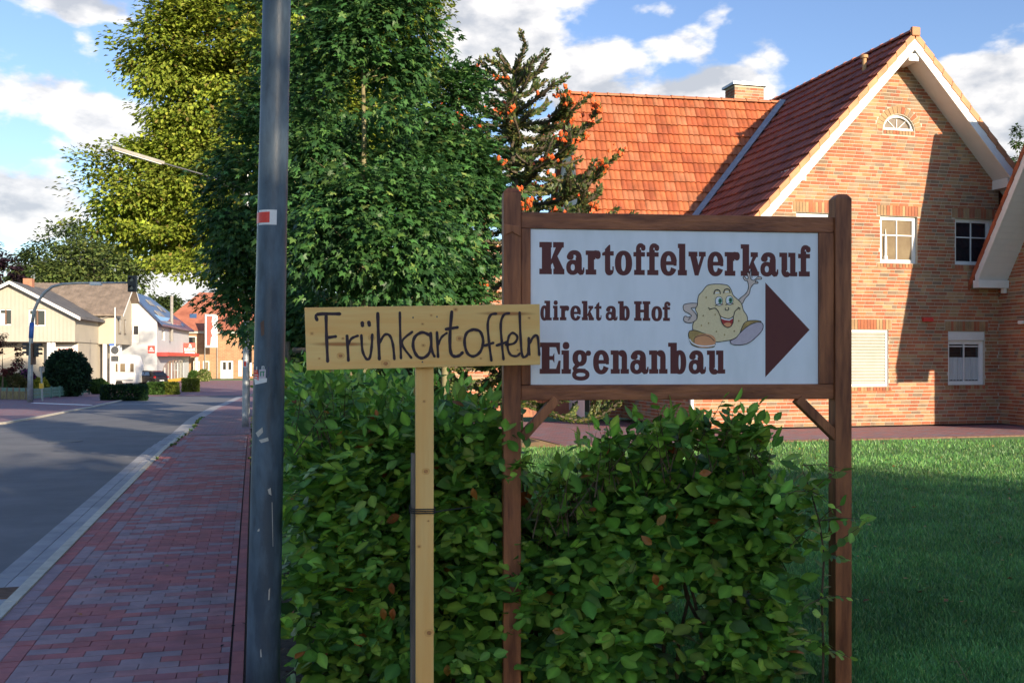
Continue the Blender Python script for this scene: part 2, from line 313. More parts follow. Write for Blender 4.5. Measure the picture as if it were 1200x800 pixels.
class MB:
    def __init__(s, T=ID): s.v = []; s.f = []; s.t = []; s.T = T; s.any = False
    def _add(s, pts, faces, tint=None, raw=False):
        n = len(s.v); s.v += [Vector(p) if raw else s.T(*p) for p in pts]; s.f += [[i+n for i in f] for f in faces]
        s.t += [tint or (1, 1, 1)]*len(pts)
        if tint: s.any = True
    def box(s, x0, x1, y0, y1, z0, z1, tint=None):
        s._add([(x0, y0, z0), (x1, y0, z0), (x1, y1, z0), (x0, y1, z0), (x0, y0, z1), (x1, y0, z1), (x1, y1, z1), (x0, y1, z1)],
               [(0, 3, 2, 1), (4, 5, 6, 7), (0, 1, 5, 4), (1, 2, 6, 5), (2, 3, 7, 6), (3, 0, 4, 7)], tint); return s
    def prism(s, poly, y0, y1, tint=None, axis='y'):
        n = len(poly)
        if axis == 'y': a = [(p[0], y0, p[1]) for p in poly]; b = [(p[0], y1, p[1]) for p in poly]
        elif axis == 'x': a = [(y0, p[0], p[1]) for p in poly]; b = [(y1, p[0], p[1]) for p in poly]
        else: a = [(p[0], p[1], y0) for p in poly]; b = [(p[0], p[1], y1) for p in poly]
        s._add(a+b, [list(range(n)), list(range(2*n-1, n-1, -1))]+[(i, i+n, (i+1) % n+n, (i+1) % n) for i in range(n)], tint); return s
    def slab(s, quad, nrm, th):
        """a slab: quad corners (in frame coords) thickened along nrm"""
        q = [Vector(p) for p in quad]; k = Vector(nrm).normalized()*th; n = len(q)
        s._add([tuple(p) for p in q]+[tuple(p+k) for p in q], [list(range(n)), list(range(2*n-1, n-1, -1))]+[(i, i+n, (i+1) % n+n, (i+1) % n) for i in range(n)]); return s
    def beam(s, a, b, w, h, up=(0, 0, 1)):
        a, b = Vector(a), Vector(b); d = (b-a).normalized(); r = d.cross(Vector(up))
        if r.length < 1e-4: r = d.cross(Vector((1, 0, 0)))
        r.normalize(); q = r.cross(d).normalized(); r *= w/2; q *= h/2
        s._add([tuple(p) for p in (a-r-q, a+r-q, a+r+q, a-r+q, b-r-q, b+r-q, b+r+q, b-r+q)], [(0, 1, 2, 3), (7, 6, 5, 4), (0, 4, 5, 1), (1, 5, 6, 2), (2, 6, 7, 3), (3, 7, 4, 0)]); return s
    def tube(s, pts, rad, n=10, cap=True):
        pts = [Vector(p) for p in pts]; m = len(pts); V = []
        if isinstance(rad, (int, float)): rad = [rad]*m
        prev = None
        for i, p in enumerate(pts):
            d = (pts[min(i+1, m-1)]-pts[max(i-1, 0)]).normalized()
            if prev is None: a = d.orthogonal().normalized()
            else:
                a = prev-d*prev.dot(d)
                a = a.normalized() if a.length > 1e-5 else d.orthogonal().normalized()
            prev = a; b = d.cross(a)
            V += [tuple(p+(a*math.cos(2*PI*k/n)+b*math.sin(2*PI*k/n))*rad[i]) for k in range(n)]
        F = [(i*n+k, i*n+(k+1) % n, (i+1)*n+(k+1) % n, (i+1)*n+k) for i in range(m-1) for k in range(n)]
        if cap: F += [list(range(n))[::-1], list(range((m-1)*n, m*n))]
        s._add(V, F); return s
    def cyl(s, c, r, h, n=24, r2=None, axis=(0, 0, 1)):
        c = Vector(c); return s.tube([c, c+Vector(axis)*h], [r, r if r2 is None else r2], n)
    def wall(s, outer, holes, y=0, depth=.15):
        """wall face at v=y with real openings; reveals go in by depth"""
        polys = [[Vector((p[0], p[1], 0)) for p in q] for q in [outer]+holes]
        flat = [p for q in polys for p in q]
        tris = tessellate_polygon(polys); s._add([(p.x, y, p.y) for p in flat], [tuple(t) for t in tris])
        for h in holes:
            n = len(h)
            s._add([(p[0], y, p[1]) for p in h]+[(p[0], y+depth, p[1]) for p in h], [(i, (i+1) % n, (i+1) % n+n, i+n) for i in range(n)])
        return s
    def build(s, name, material, parent=None, smooth=False, bevel=0, label=None, fix=True):
        org = ORG.get(parent.name, Vector((0, 0, 0))) if parent is not None else Vector((0, 0, 0))
        me = bpy.data.meshes.new(name); me.from_pydata([tuple(p-org) for p in s.v], [], s.f)
        if s.any or material in TINTED:
            a = me.color_attributes.new('tint', 'FLOAT_COLOR', 'POINT'); a.data.foreach_set('color', [c for t in s.t for c in (*t, 1)])
        if fix:
            bm = bmesh.new(); bm.from_mesh(me); bmesh.ops.recalc_face_normals(bm, faces=bm.faces)
            if bevel: bmesh.ops.bevel(bm, geom=[e for e in bm.edges], offset=bevel, segments=2, profile=.6, affect='EDGES', clamp_overlap=True)
            bm.to_mesh(me); bm.free()
        if smooth: me.polygons.foreach_set('use_smooth', [True]*len(me.polygons)); 
        if bevel or smooth == 'auto':
            me.polygons.foreach_set('use_smooth', [smooth is True]*len(me.polygons))
        me.materials.append(MAT[material] if isinstance(material, str) else material)
        o = link(name, me, parent)
        if label: o['label'] = label
        return o

UNIT = {}
def unit_box(tint, material, bev=.0):
    key = (tint, material)
    if key not in UNIT:
        m = MB(); m.box(-.5, .5, -.5, .5, -.5, .5, tint=tint); me = bpy.data.meshes.new('piece')
        me.from_pydata([tuple(p) for p in m.v], [], m.f)
        a = me.color_attributes.new('tint', 'FLOAT_COLOR', 'POINT'); a.data.foreach_set('color', [c for t in m.t for c in (*t, 1)])
        me.materials.append(MAT[material]); UNIT[key] = me
    return UNIT[key]
BOXF = np.array([(0, 3, 2, 1), (4, 5, 6, 7), (0, 1, 5, 4), (1, 2, 6, 5), (2, 3, 7, 6), (3, 0, 4, 7)])
BOXV = np.array([(-.5, -.5, -.5), (.5, -.5, -.5), (.5, .5, -.5), (-.5, .5, -.5), (-.5, -.5, .5), (.5, -.5, .5), (.5, .5, .5), (-.5, .5, .5)])
def pieces(lst, name, rest_name, material, parent, limit=300):
    """lst of (centre, size, tint, rotz); the nearest become single objects, the rest one mesh"""
    org = ORG.get(parent.name, Vector((0, 0, 0)))
    lst = sorted(lst, key=lambda q: depth_of(q[0]))
    for c, sz, tn, rz in lst[:limit]:
        o = bpy.data.objects.new(name, unit_box(tn, material)); COL.objects.link(o); o.parent = parent
        o.location = Vector(c)-org; o.scale = sz; o.rotation_euler = (0, 0, rz)
    rest = lst[limit:]
    if rest:
        C = np.array([tuple(q[0]) for q in rest]); S = np.array([q[1] for q in rest]); T = np.array([q[2] for q in rest]); A = np.array([q[3] for q in rest])
        L = BOXV[None]*S[:, None, :]; ca, sa = np.cos(A)[:, None], np.sin(A)[:, None]
        V = np.stack([L[:, :, 0]*ca-L[:, :, 1]*sa, L[:, :, 0]*sa+L[:, :, 1]*ca, L[:, :, 2]], 2)+C[:, None, :]
        F = BOXF[None]+(np.arange(len(rest))*8)[:, None, None]
        me = np_mesh(rest_name, V.reshape(-1, 3), F.reshape(-1, 4), material, np.repeat(T, 8, 0), org=org)
        o = link(rest_name, me, parent); o['kind'] = 'stuff'

# ------------------------------------------------------------------ leaves
def tmpl_hornbeam():
    ys = [0, .2, .45, .72, 1]; xs = [0, .23, .31, .22, 0]
    V = [(0, y, -.10*y*y) for y in ys]+[(s*xs[i], ys[i], .30*xs[i]-.10*ys[i]**2-.06) for s in (-1, 1) for i in (1, 2, 3)]
    # 0-4 midrib, 5-7 left, 8-10 right
    T = [(0, 1, 5), (1, 6, 5), (1, 2, 6), (2, 7, 6), (2, 3, 7), (3, 4, 7), (0, 8, 1), (1, 8, 9), (1, 9, 2), (2, 9, 10), (2, 10, 3), (3, 10, 4)]
    return np.array(V), np.array(T)
def tmpl_maple():
    import math as m
    rim = [(0, 0)]; R = [(-150, .42), (-115, .62), (-95, .38), (-62, .82), (-38, .45), (-20, .6), (0, 1.0), (20, .6), (38, .45), (62, .82), (95, .38), (115, .62), (150, .42)]
    V = [(0, .1, .03)]+[(r*.62*m.sin(m.radians(a)), .1+r*.75*m.cos(m.radians(a)), -.12*r*r) for a, r in R]
    T = [(0, i, i+1) for i in range(1, len(R))]
    return np.array(V), np.array(T)
def tmpl_simple():
    V = [(0, 0, 0), (.34, .45, .05), (0, 1, -.12), (-.34, .45, .05)]
    return np.array(V), np.array([(0, 1, 2), (0, 2, 3)])
HORN, MAPLE, SIMPLE = tmpl_hornbeam(), tmpl_maple(), tmpl_simple()
def unit(a): return a/np.maximum(np.linalg.norm(a, axis=1, keepdims=True), 1e-6)
def leaf_arrays(tm, pos, axis, nrm, size, tint):
    V0, F0 = tm; n = len(pos); Y = unit(axis); X = unit(np.cross(Y, nrm)); Z = np.cross(X, Y)
    V = pos[:, None]+size[:, None, None]*(V0[None, :, 0:1]*X[:, None]+V0[None, :, 1:2]*Y[:, None]+V0[None, :, 2:3]*Z[:, None])
    F = F0[None]+(np.arange(n)*len(V0))[:, None, None]
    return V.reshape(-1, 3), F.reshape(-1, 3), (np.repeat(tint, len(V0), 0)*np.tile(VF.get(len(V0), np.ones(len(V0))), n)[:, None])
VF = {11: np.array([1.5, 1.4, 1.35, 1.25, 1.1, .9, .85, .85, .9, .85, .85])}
def tints(n, palette, weights, jit=.27):
    P = np.array(palette)[RNG.choice(len(palette), n, p=np.array(weights)/sum(weights))]
    return P*(1+RNG.uniform(-jit, jit*1.4, (n, 1)))*(1+RNG.uniform(-.06, .06, (n, 3)))
# ================================================================== ground, road, pavements
def sheet(name, rows, off, material, kind='structure', parent=None):
    """rows of (x0, x1, y0, y1) pairs -> strip that follows the terrain"""
    m = MB(); n = len(rows)
    for (a, b) in rows:
        for p in (a, b): m.v.append(Vector((p[0], p[1], hgt(p[1])+off))); m.t.append(W1)
    m.f = [[2*i, 2*i+1, 2*i+3, 2*i+2] for i in range(n-1)]
    o = m.build(name, material, parent, fix=False); o['kind'] = kind; return o
def dense(rows, step=1.5):
    out = []
    for (a, b), (c, d) in zip(rows, rows[1:]):
        k = max(1, int(abs(c[1]-a[1])/step))
        for i in range(k):
            t = i/k; out.append(((a[0]+(c[0]-a[0])*t, a[1]+(c[1]-a[1])*t), (b[0]+(d[0]-b[0])*t, b[1]+(d[1]-b[1])*t)))
    out.append(rows[-1]); return out
ys = [-400, -60, 0, 18, 25, 38, 52, 75, 95, 115, 140, 400, 3500]
sheet('ground', [((-3000, y), (3000, y)) for y in ys], -.09, 'turf')
g = gp
R0 = g(204, 505); R1 = g(221, 490); R2 = g(246, 477); R3 = g(278, 464.5); R4 = g(318, 458); R5 = g(420, 452)
L0 = g(0, 496); L1 = g(93, 479); L2 = g(118, 474); L3 = g(168, 463.5); L4 = g(204, 457.5); L5 = g(236, 453.5); L6 = g(300, 447)
GX0, GX1, KX0, KX1, SX1 = -1.83, -1.55, -1.55, -1.47, -.05
def curve_x(Y, near, pts):
    pts = [(18.0, near)]+[(p.y, p.x) for p in pts]
    if Y <= 18: return near
    for (a, xa), (b, xb) in zip(pts, pts[1:]):
        if Y <= b: return xa+(xb-xa)*(Y-a)/(b-a)
    return pts[-1][1]
RS = [R0, R1, R2, R3, R4]
def roadR(Y): return curve_x(Y, GX0, RS)
LS = [L0, L1, L2, L3, L4, L5]
def roadL(Y):
    if Y < L0.y: return L0.x-.3-(L0.y-Y)*.015
    for a, b in zip(LS, LS[1:]):
        if Y <= b.y: return a.x+(b.x-a.x)*(Y-a.y)/(b.y-a.y)
    return L5.x+(Y-L5.y)*.3
yy = [-60, -20, 0, 8, 14, 18]+[20+i*2 for i in range(26)]
sheet('road', [((roadL(y), y), (roadR(y) if y < R4.y else R4.x+(y-R4.y)*3.5, y)) for y in yy], -.045, 'asphalt')
# left pavement and the paved apron of the shops
lp = [y for y in yy if y <= 70]
sheet('pavement', [((roadL(y)-(3.0 if y < 30 else 3.0+(y-30)*.12), y), (roadL(y)-.12, y)) for y in lp], .0, 'paver_far')
sheet('shop_forecourt', [((roadL(y)-30, y), (roadL(y)-3.0-(y-30)*.12 if y < 70 else roadL(y), y)) for y in range(58, 72, 2)]+[((-60, y), (40, y)) for y in range(72, 120, 4)], -.03, 'paver_far')
k = MB()
for a, b in zip(lp, lp[1:]):
    k.slab([(roadL(a)-.12, a, hgt(a)+.012), (roadL(a), a, hgt(a)+.012), (roadL(b), b, hgt(b)+.012), (roadL(b)-.12, b, hgt(b)+.012)], (0, 0, -1), .1)
k.build('kerb', 'kerb_cream')['kind'] = 'structure'
# painted stop line across the side street mouth
a_, b_ = g(36, 472.5), g(104, 475)
m = MB(); m.slab([(a_.x, a_.y, a_.z+.02), (b_.x, b_.y, b_.z+.02), (b_.x+.1, b_.y+.55, b_.z+.015), (a_.x+.1, a_.y+.55, a_.z+.015)], (0, 0, -1), .012)
m.build('road_marking', 'print_white')['kind'] = 'structure'
# crossing lines further up the street
m = MB()
for (q0, q1) in (((172, 470.6), (238, 473.4)), ((128, 473.2), (190, 472.2))):
    a_, b_ = g(*q0), g(*q1)
    m.slab([(a_.x, a_.y, hgt(a_.y)-.038), (b_.x, b_.y, hgt(b_.y)-.038), (b_.x, b_.y+.35, hgt(b_.y+.35)-.038), (a_.x, a_.y+.35, hgt(a_.y+.35)-.038)], (0, 0, -1), .004)
m.build('road_marking', 'concrete')['kind'] = 'structure'
mh = g(76, 514.5); m = MB(); m.cyl((mh.x, mh.y, mh.z-.043), .33, .008, 28); mo = m.build('manhole_cover', 'iron')
props(mo, 'round iron manhole cover set in the grey asphalt road', 'manhole cover')

# sidewalk: real pavers for the near 20 m, a patterned sheet under and beyond
sheet('sidewalk_bed', [((KX1, y), (SX1+.02, y)) for y in (-30, 0, 10, 18, 22.4)], -.03, 'joint_sand')
far = [22.4, 25, 28, 31, 34, 38, 42, 45, 48, 52, 58, 66, 74]
sw = sheet('sidewalk', [((roadR(y)+.42, y), (SX1-(y-22.4)*.01+(0 if y < 27 else 3+max(0, y-45)*.3), y)) for y in far], .0, 'paver_far')
sw2 = bpy.data.objects['sidewalk_bed']
PAL = [(.40, .125, .125), (.37, .12, .125), (.34, .125, .14), (.30, .215, .24), (.32, .22, .24), (.37, .175, .185), (.36, .205, .205)]
lst = []
cx_, rowh = 0, .1
y = 3.6; r = 0
while y < 22.3:
    z = hgt(y)
    for j in range(3):                      # edging columns beside the kerb
        bl = mnoise.noise(Vector((j*5.1+.5, y*1.5, 3)))
        tn = PAL[(3 if bl > .05 else 0)+RNG.integers(0, 2)]
        lst.append(((KX1+.05+j*.1, y, z-.03+RNG.uniform(-.0015, .0015)), (.096, .095, .06), tn, RNG.normal(0, .006)))
    x = KX1+.3+(-.1 if r % 2 else 0)
    while x < SX1-.01:
        x0, x1 = max(x, KX1+.3), min(x+.2, SX1-.07)
        if x1-x0 > .03:
            nn = mnoise.noise(Vector((x*.9, y*1.6, 0)))*1.2+RNG.normal(0, .35)
            tn = PAL[int(np.clip((nn+1)*3.4, 0, 6))]
            lst.append((((x0+x1)/2, y, z-.03+RNG.uniform(-.001, .001)), (x1-x0-.004, .096, .06), tn, RNG.normal(0, .004)))
        x += .2
    if r % 2 == 0: lst.append(((SX1-.03, y+.05, z-.03), (.06, .196, .06), PAL[RNG.integers(0, 3)], 0))
    y += .1; r += 1
pieces(lst, 'paver', 'pavers', 'paver', sw2)
# kerb stones and gutter slabs
gut = sheet('gutter', [((GX0-.02, y), (KX0+.02, y)) for y in (-30, 0, 10, 18, 25)], -.085, 'joint_sand')
gl, kl = [], []
y = 2.0
while y < 24:
    z = hgt(y); t = RNG.uniform(.88, 1.06)
    dx = roadR(y+.5)-GX0
    for xo in (-1.76, -1.62):
        t = RNG.uniform(.86, 1.08)
        if not (7.0 < y+.25 < 7.01): gl.append(((xo+dx, y+.25, z-.08), (.134, .494, .1), (t, t, t*1.02), 0))
        t = RNG.uniform(.86, 1.08); gl.append(((xo+dx, y+.75, z-.08), (.134, .494, .1), (t, t, t*1.02), 0))
    t = RNG.uniform(.9, 1.05); kl.append(((-1.51+dx, y+.5, z-.038), (.078, .988, .1), (t, t*.99, t*.96), 0)); y += 1
pieces(gl, 'gutter_slab', 'gutter_slabs', 'concrete', gut)
pieces(kl, 'kerb_stone', 'kerb_stones', 'kerb_cream', gut)
far = [24, 28, 31, 34, 38, 42, 45, 48, 52, 58, 66, 74]
sheet('far_kerb', [((roadR(y), y), (roadR(y)+.42, y)) for y in far], -.01, 'concrete')
dg = g(14, 690); m = MB(); x0, y0 = -1.83, dg.y
for i in range(7): m.box(x0+.0, x0+.29, y0-.15+i*.045, y0-.15+i*.045+.028, -.05, -.024)
m.box(x0-.005, x0+.295, y0-.17, y0-.155, -.05, -.022); m.box(x0-.005, x0+.295, y0+.15, y0+.165, -.05, -.022)
props(m.build('drain_grate', 'rust'), 'rusty brown slotted drain grate in the gutter at the bottom left', 'drain grate')
# soil strip, lawn, house paving
sheet('soil_strip', [((SX1+.0, y), (1.35, y)) for y in (-2, 2, 6, 10, 14, 18, 22, 26, 30)], -.035, 'soil')
m = MB()
for i, yv in enumerate((13.2, 14.2, 15.2, 16.2, 17.2, 18.2, 19.2)): m.box(.0, .06, yv+.01, yv+.99, hgt(yv)-.15, hgt(yv)+.045)
eo = m.build('edging_stone', 'concrete'); eo['kind'] = 'structure'
def lz(y): return -.075*min(1, max(0, (9-y)/3.5))
m = MB()
for y in (-8, 0, 4, 5.5, 6.5, 7.5, 9, 12, 16.9): m.v += [Vector((1.2, y, lz(y))), Vector((40, y, lz(y)))]; m.t += [W1, W1]
m.f = [[2*i, 2*i+1, 2*i+3, 2*i+2] for i in range(8)]
lawn = m.build('lawn', 'turf', fix=False); lawn['kind'] = 'structure'
sheet('house_paving', [((5.4, y), (30, y)) for y in (16.9, 18.5, 26)], .006, 'paver_far')
sheet('garden_bed', [((1.35, y), (5.4, y)) for y in (16.9, 20, 25, 32)], .002, 'ochre_soil')
m = MB(); 
for i in range(20): m.box(5.45+i*1.0, 6.44+i*1.0, 16.84, 16.92, -.08, .03)
m.build('lawn_edging', 'rust')['kind'] = 'structure'

# ================================================================== brick house
FX = Frame((0, 20.5), to=(1, 20.5))          # main front: u = X
house = thing('brick_house', 'large red brick house with steep tiled gable roof standing right of the signboard', 'house', (13.5, 20.5, 0))
XL, XR, XA, ZA = 9.49, 17.56, 14.76, 9.13
TAN = 1.08
def zgable(X): return 8.80-TAN*abs(X-XA)
def rect(px0, px1, py0, py1, fr=FX):
    u0, z1 = fr.hit(px0, py0); u1, z0 = fr.hit(px1, py1); return (u0, u1, z0, z1)
WIN = {'upper_a': rect(1031.5, 1075, 252.5, 309), 'upper_b': rect(1119, 1162, 255.5, 311), 'upper_c': rect(933, 973, 248.5, 306),
       'low_a': rect(994, 1041, 386, 452.5), 'low_b': rect(1111, 1154, 388, 450.5), 'low_c': rect(880, 925, 384, 453)}
ARC = rect(1035, 1071.5, 133, 154)
arc_c = ((ARC[0]+ARC[1])/2, ARC[2]); arc_r = (ARC[1]-ARC[0])/2; arc_h = ARC[3]-ARC[2]
def rp(w): return [(w[0], w[2]), (w[1], w[2]), (w[1], w[3]), (w[0], w[3])]
arc_poly = [(arc_c[0]+arc_r*math.cos(a), arc_c[1]+arc_h*math.sin(a)) for a in [PI*i/12 for i in range(13)]]
m = MB(FX)
outer = [(XL, 0), (XR, 0), (XR, zgable(XR)), (XA, zgable(XA)), (XL, zgable(XL))]
m.wall(outer, [rp(w) for w in WIN.values()]+[arc_poly], y=0, depth=.14)
wall = m.build('wall', 'mortar', house)
BR = [(.54, .185, .085), (.48, .155, .075), (.56, .225, .10), (.53, .33, .17), (.47, .30, .155), (.39, .26, .16), (.44, .16, .085), (.31, .21, .14)]
BW = np.array([.2, .15, .13, .13, .1, .13, .1, .06])
def btint(): return BR[RNG.choice(8, p=BW/BW.sum())]
def in_excl(u0, u1, z, excl):
    """subtract excluded u-ranges at height z"""
    seg = [(u0, u1)]
    for f in excl:
        e = f(z)
        if not e: continue
        ns = []
        for a, b in seg:
            if e[1] <= a or e[0] >= b: ns.append((a, b)); continue
            if e[0]-a > .03: ns.append((a, e[0]))
            if b-e[1] > .03: ns.append((e[1], b))
        seg = ns
    return seg
def brickwork(fr, u0, u1, z0, z1, lim, excl, rz, proud=.006, thick=.03):
    L = []; z = z0+.04; r = 0
    while z < z1:
        a, b = lim(z); a = max(a, u0); b = min(b, u1)
        u = u0-.12-(r*.37 % 1)*.25
        while u < b:
            ln = .24 if RNG.random() > .22 else .115
            s0, s1 = max(u, a), min(u+ln, b)
            if s1-s0 > .04:
                for q0, q1 in in_excl(s0, s1, z, excl):
                    c = fr((q0+q1)/2, -proud+thick/2, z)
                    L.append((c, (q1-q0, thick, .068), btint(), rz))
            u += ln+.011
        z += .0833; r += 1
    return L
def soldier(fr, u0, u1, z0, h, rz, n=None, dark=False):
    L = []; n = n or max(2, int(round((u1-u0)/.083)))
    for i in range(n):
        a = u0+(u1-u0)*i/n; b = u0+(u1-u0)*(i+1)/n
        L.append((fr((a+b)/2, .006, z0+h/2), (b-a-.012, .034, h), BR[RNG.choice([3, 4, 1, 0, 6, 4])], rz))
    return L
excl = []
extra = []
for k_, w in WIN.items():
    e = .06; sh = .235; sl_ = .10
    excl.append(lambda z, w=w: (w[0]-.005, w[1]+.005) if w[2] <= z <= w[3] else ((w[0]-.1, w[1]+.1) if (w[3] < z < w[3]+.25 or w[2]-.11 < z < w[2]) else None))
    extra += soldier(FX, w[0]-.09, w[1]+.09, w[3]+.008, .235, 0); extra += soldier(FX, w[0]-.09, w[1]+.09, w[2]-.105, .095, 0)
excl.append(lambda z: ((arc_c[0]-(arc_r+.2)*math.sqrt(max(0, 1-((z-arc_c[1])/(arc_h+.2))**2)), arc_c[0]+(arc_r+.2)*math.sqrt(max(0, 1-((z-arc_c[1])/(arc_h+.2))**2))) if arc_c[1] <= z < arc_c[1]+arc_h+.2 else ((arc_c[0]-arc_r-.02, arc_c[0]+arc_r+.02) if arc_c[1]-.11 < z < arc_c[1] else None)))
extra += soldier(FX, arc_c[0]-arc_r, arc_c[0]+arc_r, arc_c[1]-.105, .095, 0)
L = brickwork(FX, XL, XR, 0, 8.8, lambda z: (XA-(8.80-z)/TAN+.03, XA+(8.80-z)/TAN-.03) if z > zgable(XR) or z > zgable(XL) else (XL, XR), excl, 0)
# keep the hidden lower left part behind the signboard too: it is the same wall
pieces(L+extra, 'brick', 'bricks', 'brick', wall)
# arch bricks (voussoirs) turned on the radius
m = MB(FX)
for i in range(15):
    a0, a1 = PI*(i+.07)/15, PI*(i+.93)/15
    q = [(arc_c[0]+(arc_r+o)*math.cos(a), arc_c[1]+(arc_h+o)*math.sin(a)) for o, a in ((.02, a0), (.19, a0), (.19, a1), (.02, a1))]
    m.prism(q, -.012, .03, tint=BR[RNG.choice([3, 4, 1, 5])])
m.build('arch_bricks', 'brick', wall)

def window(fr, w, parent, style='cross', inset=.07, pane='glass_dark', rail=.4):
    u0, u1, z0, z1 = w; t = .055; y0, y1 = inset, inset+.06
    m = MB(fr); m.box(u0, u1, y0, y1, z0, z0+t); m.box(u0, u1, y0, y1, z1-t, z1); m.box(u0, u0+t, y0, y1, z0+t, z1-t); m.box(u1-t, u1, y0, y1, z0+t, z1-t)
    if style != 'shutter':
        s = .035; i0, i1, j0, j1 = u0+t, u1-t, z0+t, z1-t
        m.box(i0, i0+s, y0+.008, y1, j0, j1); m.box(i1-s, i1, y0+.008, y1, j0, j1); m.box(i0+s, i1-s, y0+.008, y1, j0, j0+s); m.box(i0+s, i1-s, y0+.008, y1, j1-s, j1)
    o = m.build('window', 'white_paint', parent)
    uc = (u0+u1)/2; zr = z1-(z1-z0)*rail
    if style == 'cross':
        m = MB(fr); m.box(uc-.013, uc+.013, y0+.018, y1-.01, z0+.09, z1-.09); m.box(u0+.09, uc-.013, y0+.02, y1-.01, zr-.013, zr+.013); m.box(uc+.013, u1-.09, y0+.02, y1-.01, zr-.013, zr+.013); m.build('glazing_bar', 'white_paint', o)
    m = MB(fr); m.box(u0+t, u1-t, y1-.02, y1-.008, z0+t, z1-t)
    m.build('pane', pane if style != 'shutter' else 'shutter', o)
    return o
w1 = window(FX, WIN['upper_a'], house, pane='glass_warm')
w2 = window(FX, WIN['upper_b'], house)
w3 = window(FX, WIN['upper_c'], house, pane='glass_warm')
# roller shutter window
w = WIN['low_a']; w4 = window(FX, w, house, style='shutter', inset=.03)
m = MB(FX)
n = 17
for i in range(n):
    za = w[2]+.05+(w[3]-w[2]-.1)*i/n; zb = w[2]+.05+(w[3]-w[2]-.1)*(i+1)/n
    m.prism([(.052, za+.004), (.034, (za+zb)/2), (.052, zb-.002), (.07, zb-.002), (.07, za+.004)], w[0]+.05, w[1]-.05, axis='x')
m.build('shutter_slats', 'shutter', w4)
w = WIN['low_c']; window(FX, w, house, style='shutter', inset=.03)
# kitchen window: half lowered shutter box and lace curtain
w = WIN['low_b']; zt = w[3]-.17*(w[3]-w[2])
m = MB(FX); m.box(w[0]+.004, w[1]-.004, .02, .12, zt, w[3]-.003); sb = m.build('shutter_box', 'white_board', house)
m = MB(FX)
for i in range(4): m.box(w[0]+.03, w[1]-.03, .012, .02, zt+.02+i*.045, zt+.055+i*.045)
m.build('slat', 'white_paint', sb)
wk = window(FX, (w[0], w[1], w[2], zt-.003), house, rail=.13)
def curtain(fr, w, z0, z1, parent, y=.13):
    m = MB(fr); n = 60; P0 = []
    for i in range(n+1):
        u = w[0]+.06+(w[1]-w[0]-.12)*i/n; d = y+.012*math.sin(i*1.3)+.006*math.sin(i*3.1)
        sc_ = .02*abs(math.sin(i*.55)); m.v += [m.T(u, d, z0+sc_), m.T(u, d, z1)]; m.t += [W1, W1]
    m.f = [[2*i, 2*i+2, 2*i+3, 2*i+1] for i in range(n)]
    return m.build('curtain', 'curtain', parent, fix=False)
curtain(FX, w, w[2]+.1, w[2]+.62*(zt-w[2]), wk, y=.118)
# the kitchen pane must sit behind its curtain
for c in wk.children:
    if c.name.startswith('pane'): c.location.y += .03
# little rocket-like ornament standing in the upper window
w = WIN['upper_a']; m = MB(FX); c_ = (w[0]+.2, .11)
pr = [(0, .05), (.06, .05), (.1, .03), (.28, .035), (.5, .03), (.62, .012), (.72, .004)]
m.tube([(c_[0], c_[1]-.03, w[2]+.09+h) for h, r_ in pr], [r_ for h, r_ in pr], 10); m.build('ornament', 'white_paint', w1)
# arched attic window
m = MB(FX)
def arcp(r, h, n=14): return [(arc_c[0]+r*math.cos(PI*i/n), arc_c[1]+.05+h*math.sin(PI*i/n)) for i in range(n+1)]
A_, B_ = arcp(arc_r, arc_h-.05), arcp(arc_r-.06, arc_h-.11)
n_ = len(A_)
m._add([(p[0], .05, p[1]) for p in A_]+[(p[0], .05, p[1]) for p in B_]+[(p[0], .12, p[1]) for p in B_], [(i, i+1, i+1+n_, i+n_) for i in range(n_-1)]+[(i+n_, i+1+n_, i+1+2*n_, i+2*n_) for i in range(n_-1)])
m.box(arc_c[0]-arc_r, arc_c[0]+arc_r, .04, .12, arc_c[1], arc_c[1]+.055)
wa = m.build('window', 'white_paint', house, fix=False)
m = MB(FX); m.prism([(p[0], p[1]) for p in B_], .1, .11); m.build('pane', 'glass_warm', wa)
m = MB(FX)
for q in ((-.18, .0), (.0, .0), (.18, .0)): m.beam((arc_c[0]+q[0]*.2, .09, arc_c[1]+.05), (arc_c[0]+q[0]*1.6, .09, arc_c[1]+.05+arc_h*.62), .014, .014)
m.build('glazing_bar', 'white_paint', wa)
# dark box behind everything, its colour standing in for the unlit interior
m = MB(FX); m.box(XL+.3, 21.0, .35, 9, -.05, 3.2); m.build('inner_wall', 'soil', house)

# ---- roof planes
CO, SI = 1/math.hypot(1, TAN), TAN/math.hypot(1, TAN)
def rear_z(X, Y):
    k = .093*(X-8.19)+.996*(Y-25.57)
    return 8.67+2.4*k if k <= 0 else 8.67-1.1*k
TILEM = {}
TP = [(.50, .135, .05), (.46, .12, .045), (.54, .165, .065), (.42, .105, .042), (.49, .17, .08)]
DP = [(.38, .105, .068), (.34, .095, .064), (.41, .12, .075), (.32, .088, .068)]  # shade of the slopes turned from the sun, put into the tile colour
def tile_arrays(w, l, wave=True):
    xs = [0, .12, .25, .38, .5, .62, .75, .88, 1.0]; hs = [.0, .024, .032, .024, .0, .014, .02, .014, .002]
    V = []
    for (y, lift, dz) in ((0, .050, -.036), (0, .050, 0), (1, .0, 0)):
        for x, h in zip(xs, hs): V.append((x*w, y*(l+.03), h+lift*(1-y)+dz+.004))
    n = len(xs); F = [(r*n+i, r*n+i+1, (r+1)*n+i+1, (r+1)*n+i) for r in range(2) for i in range(n-1)]
    return np.array(V), np.array(F)
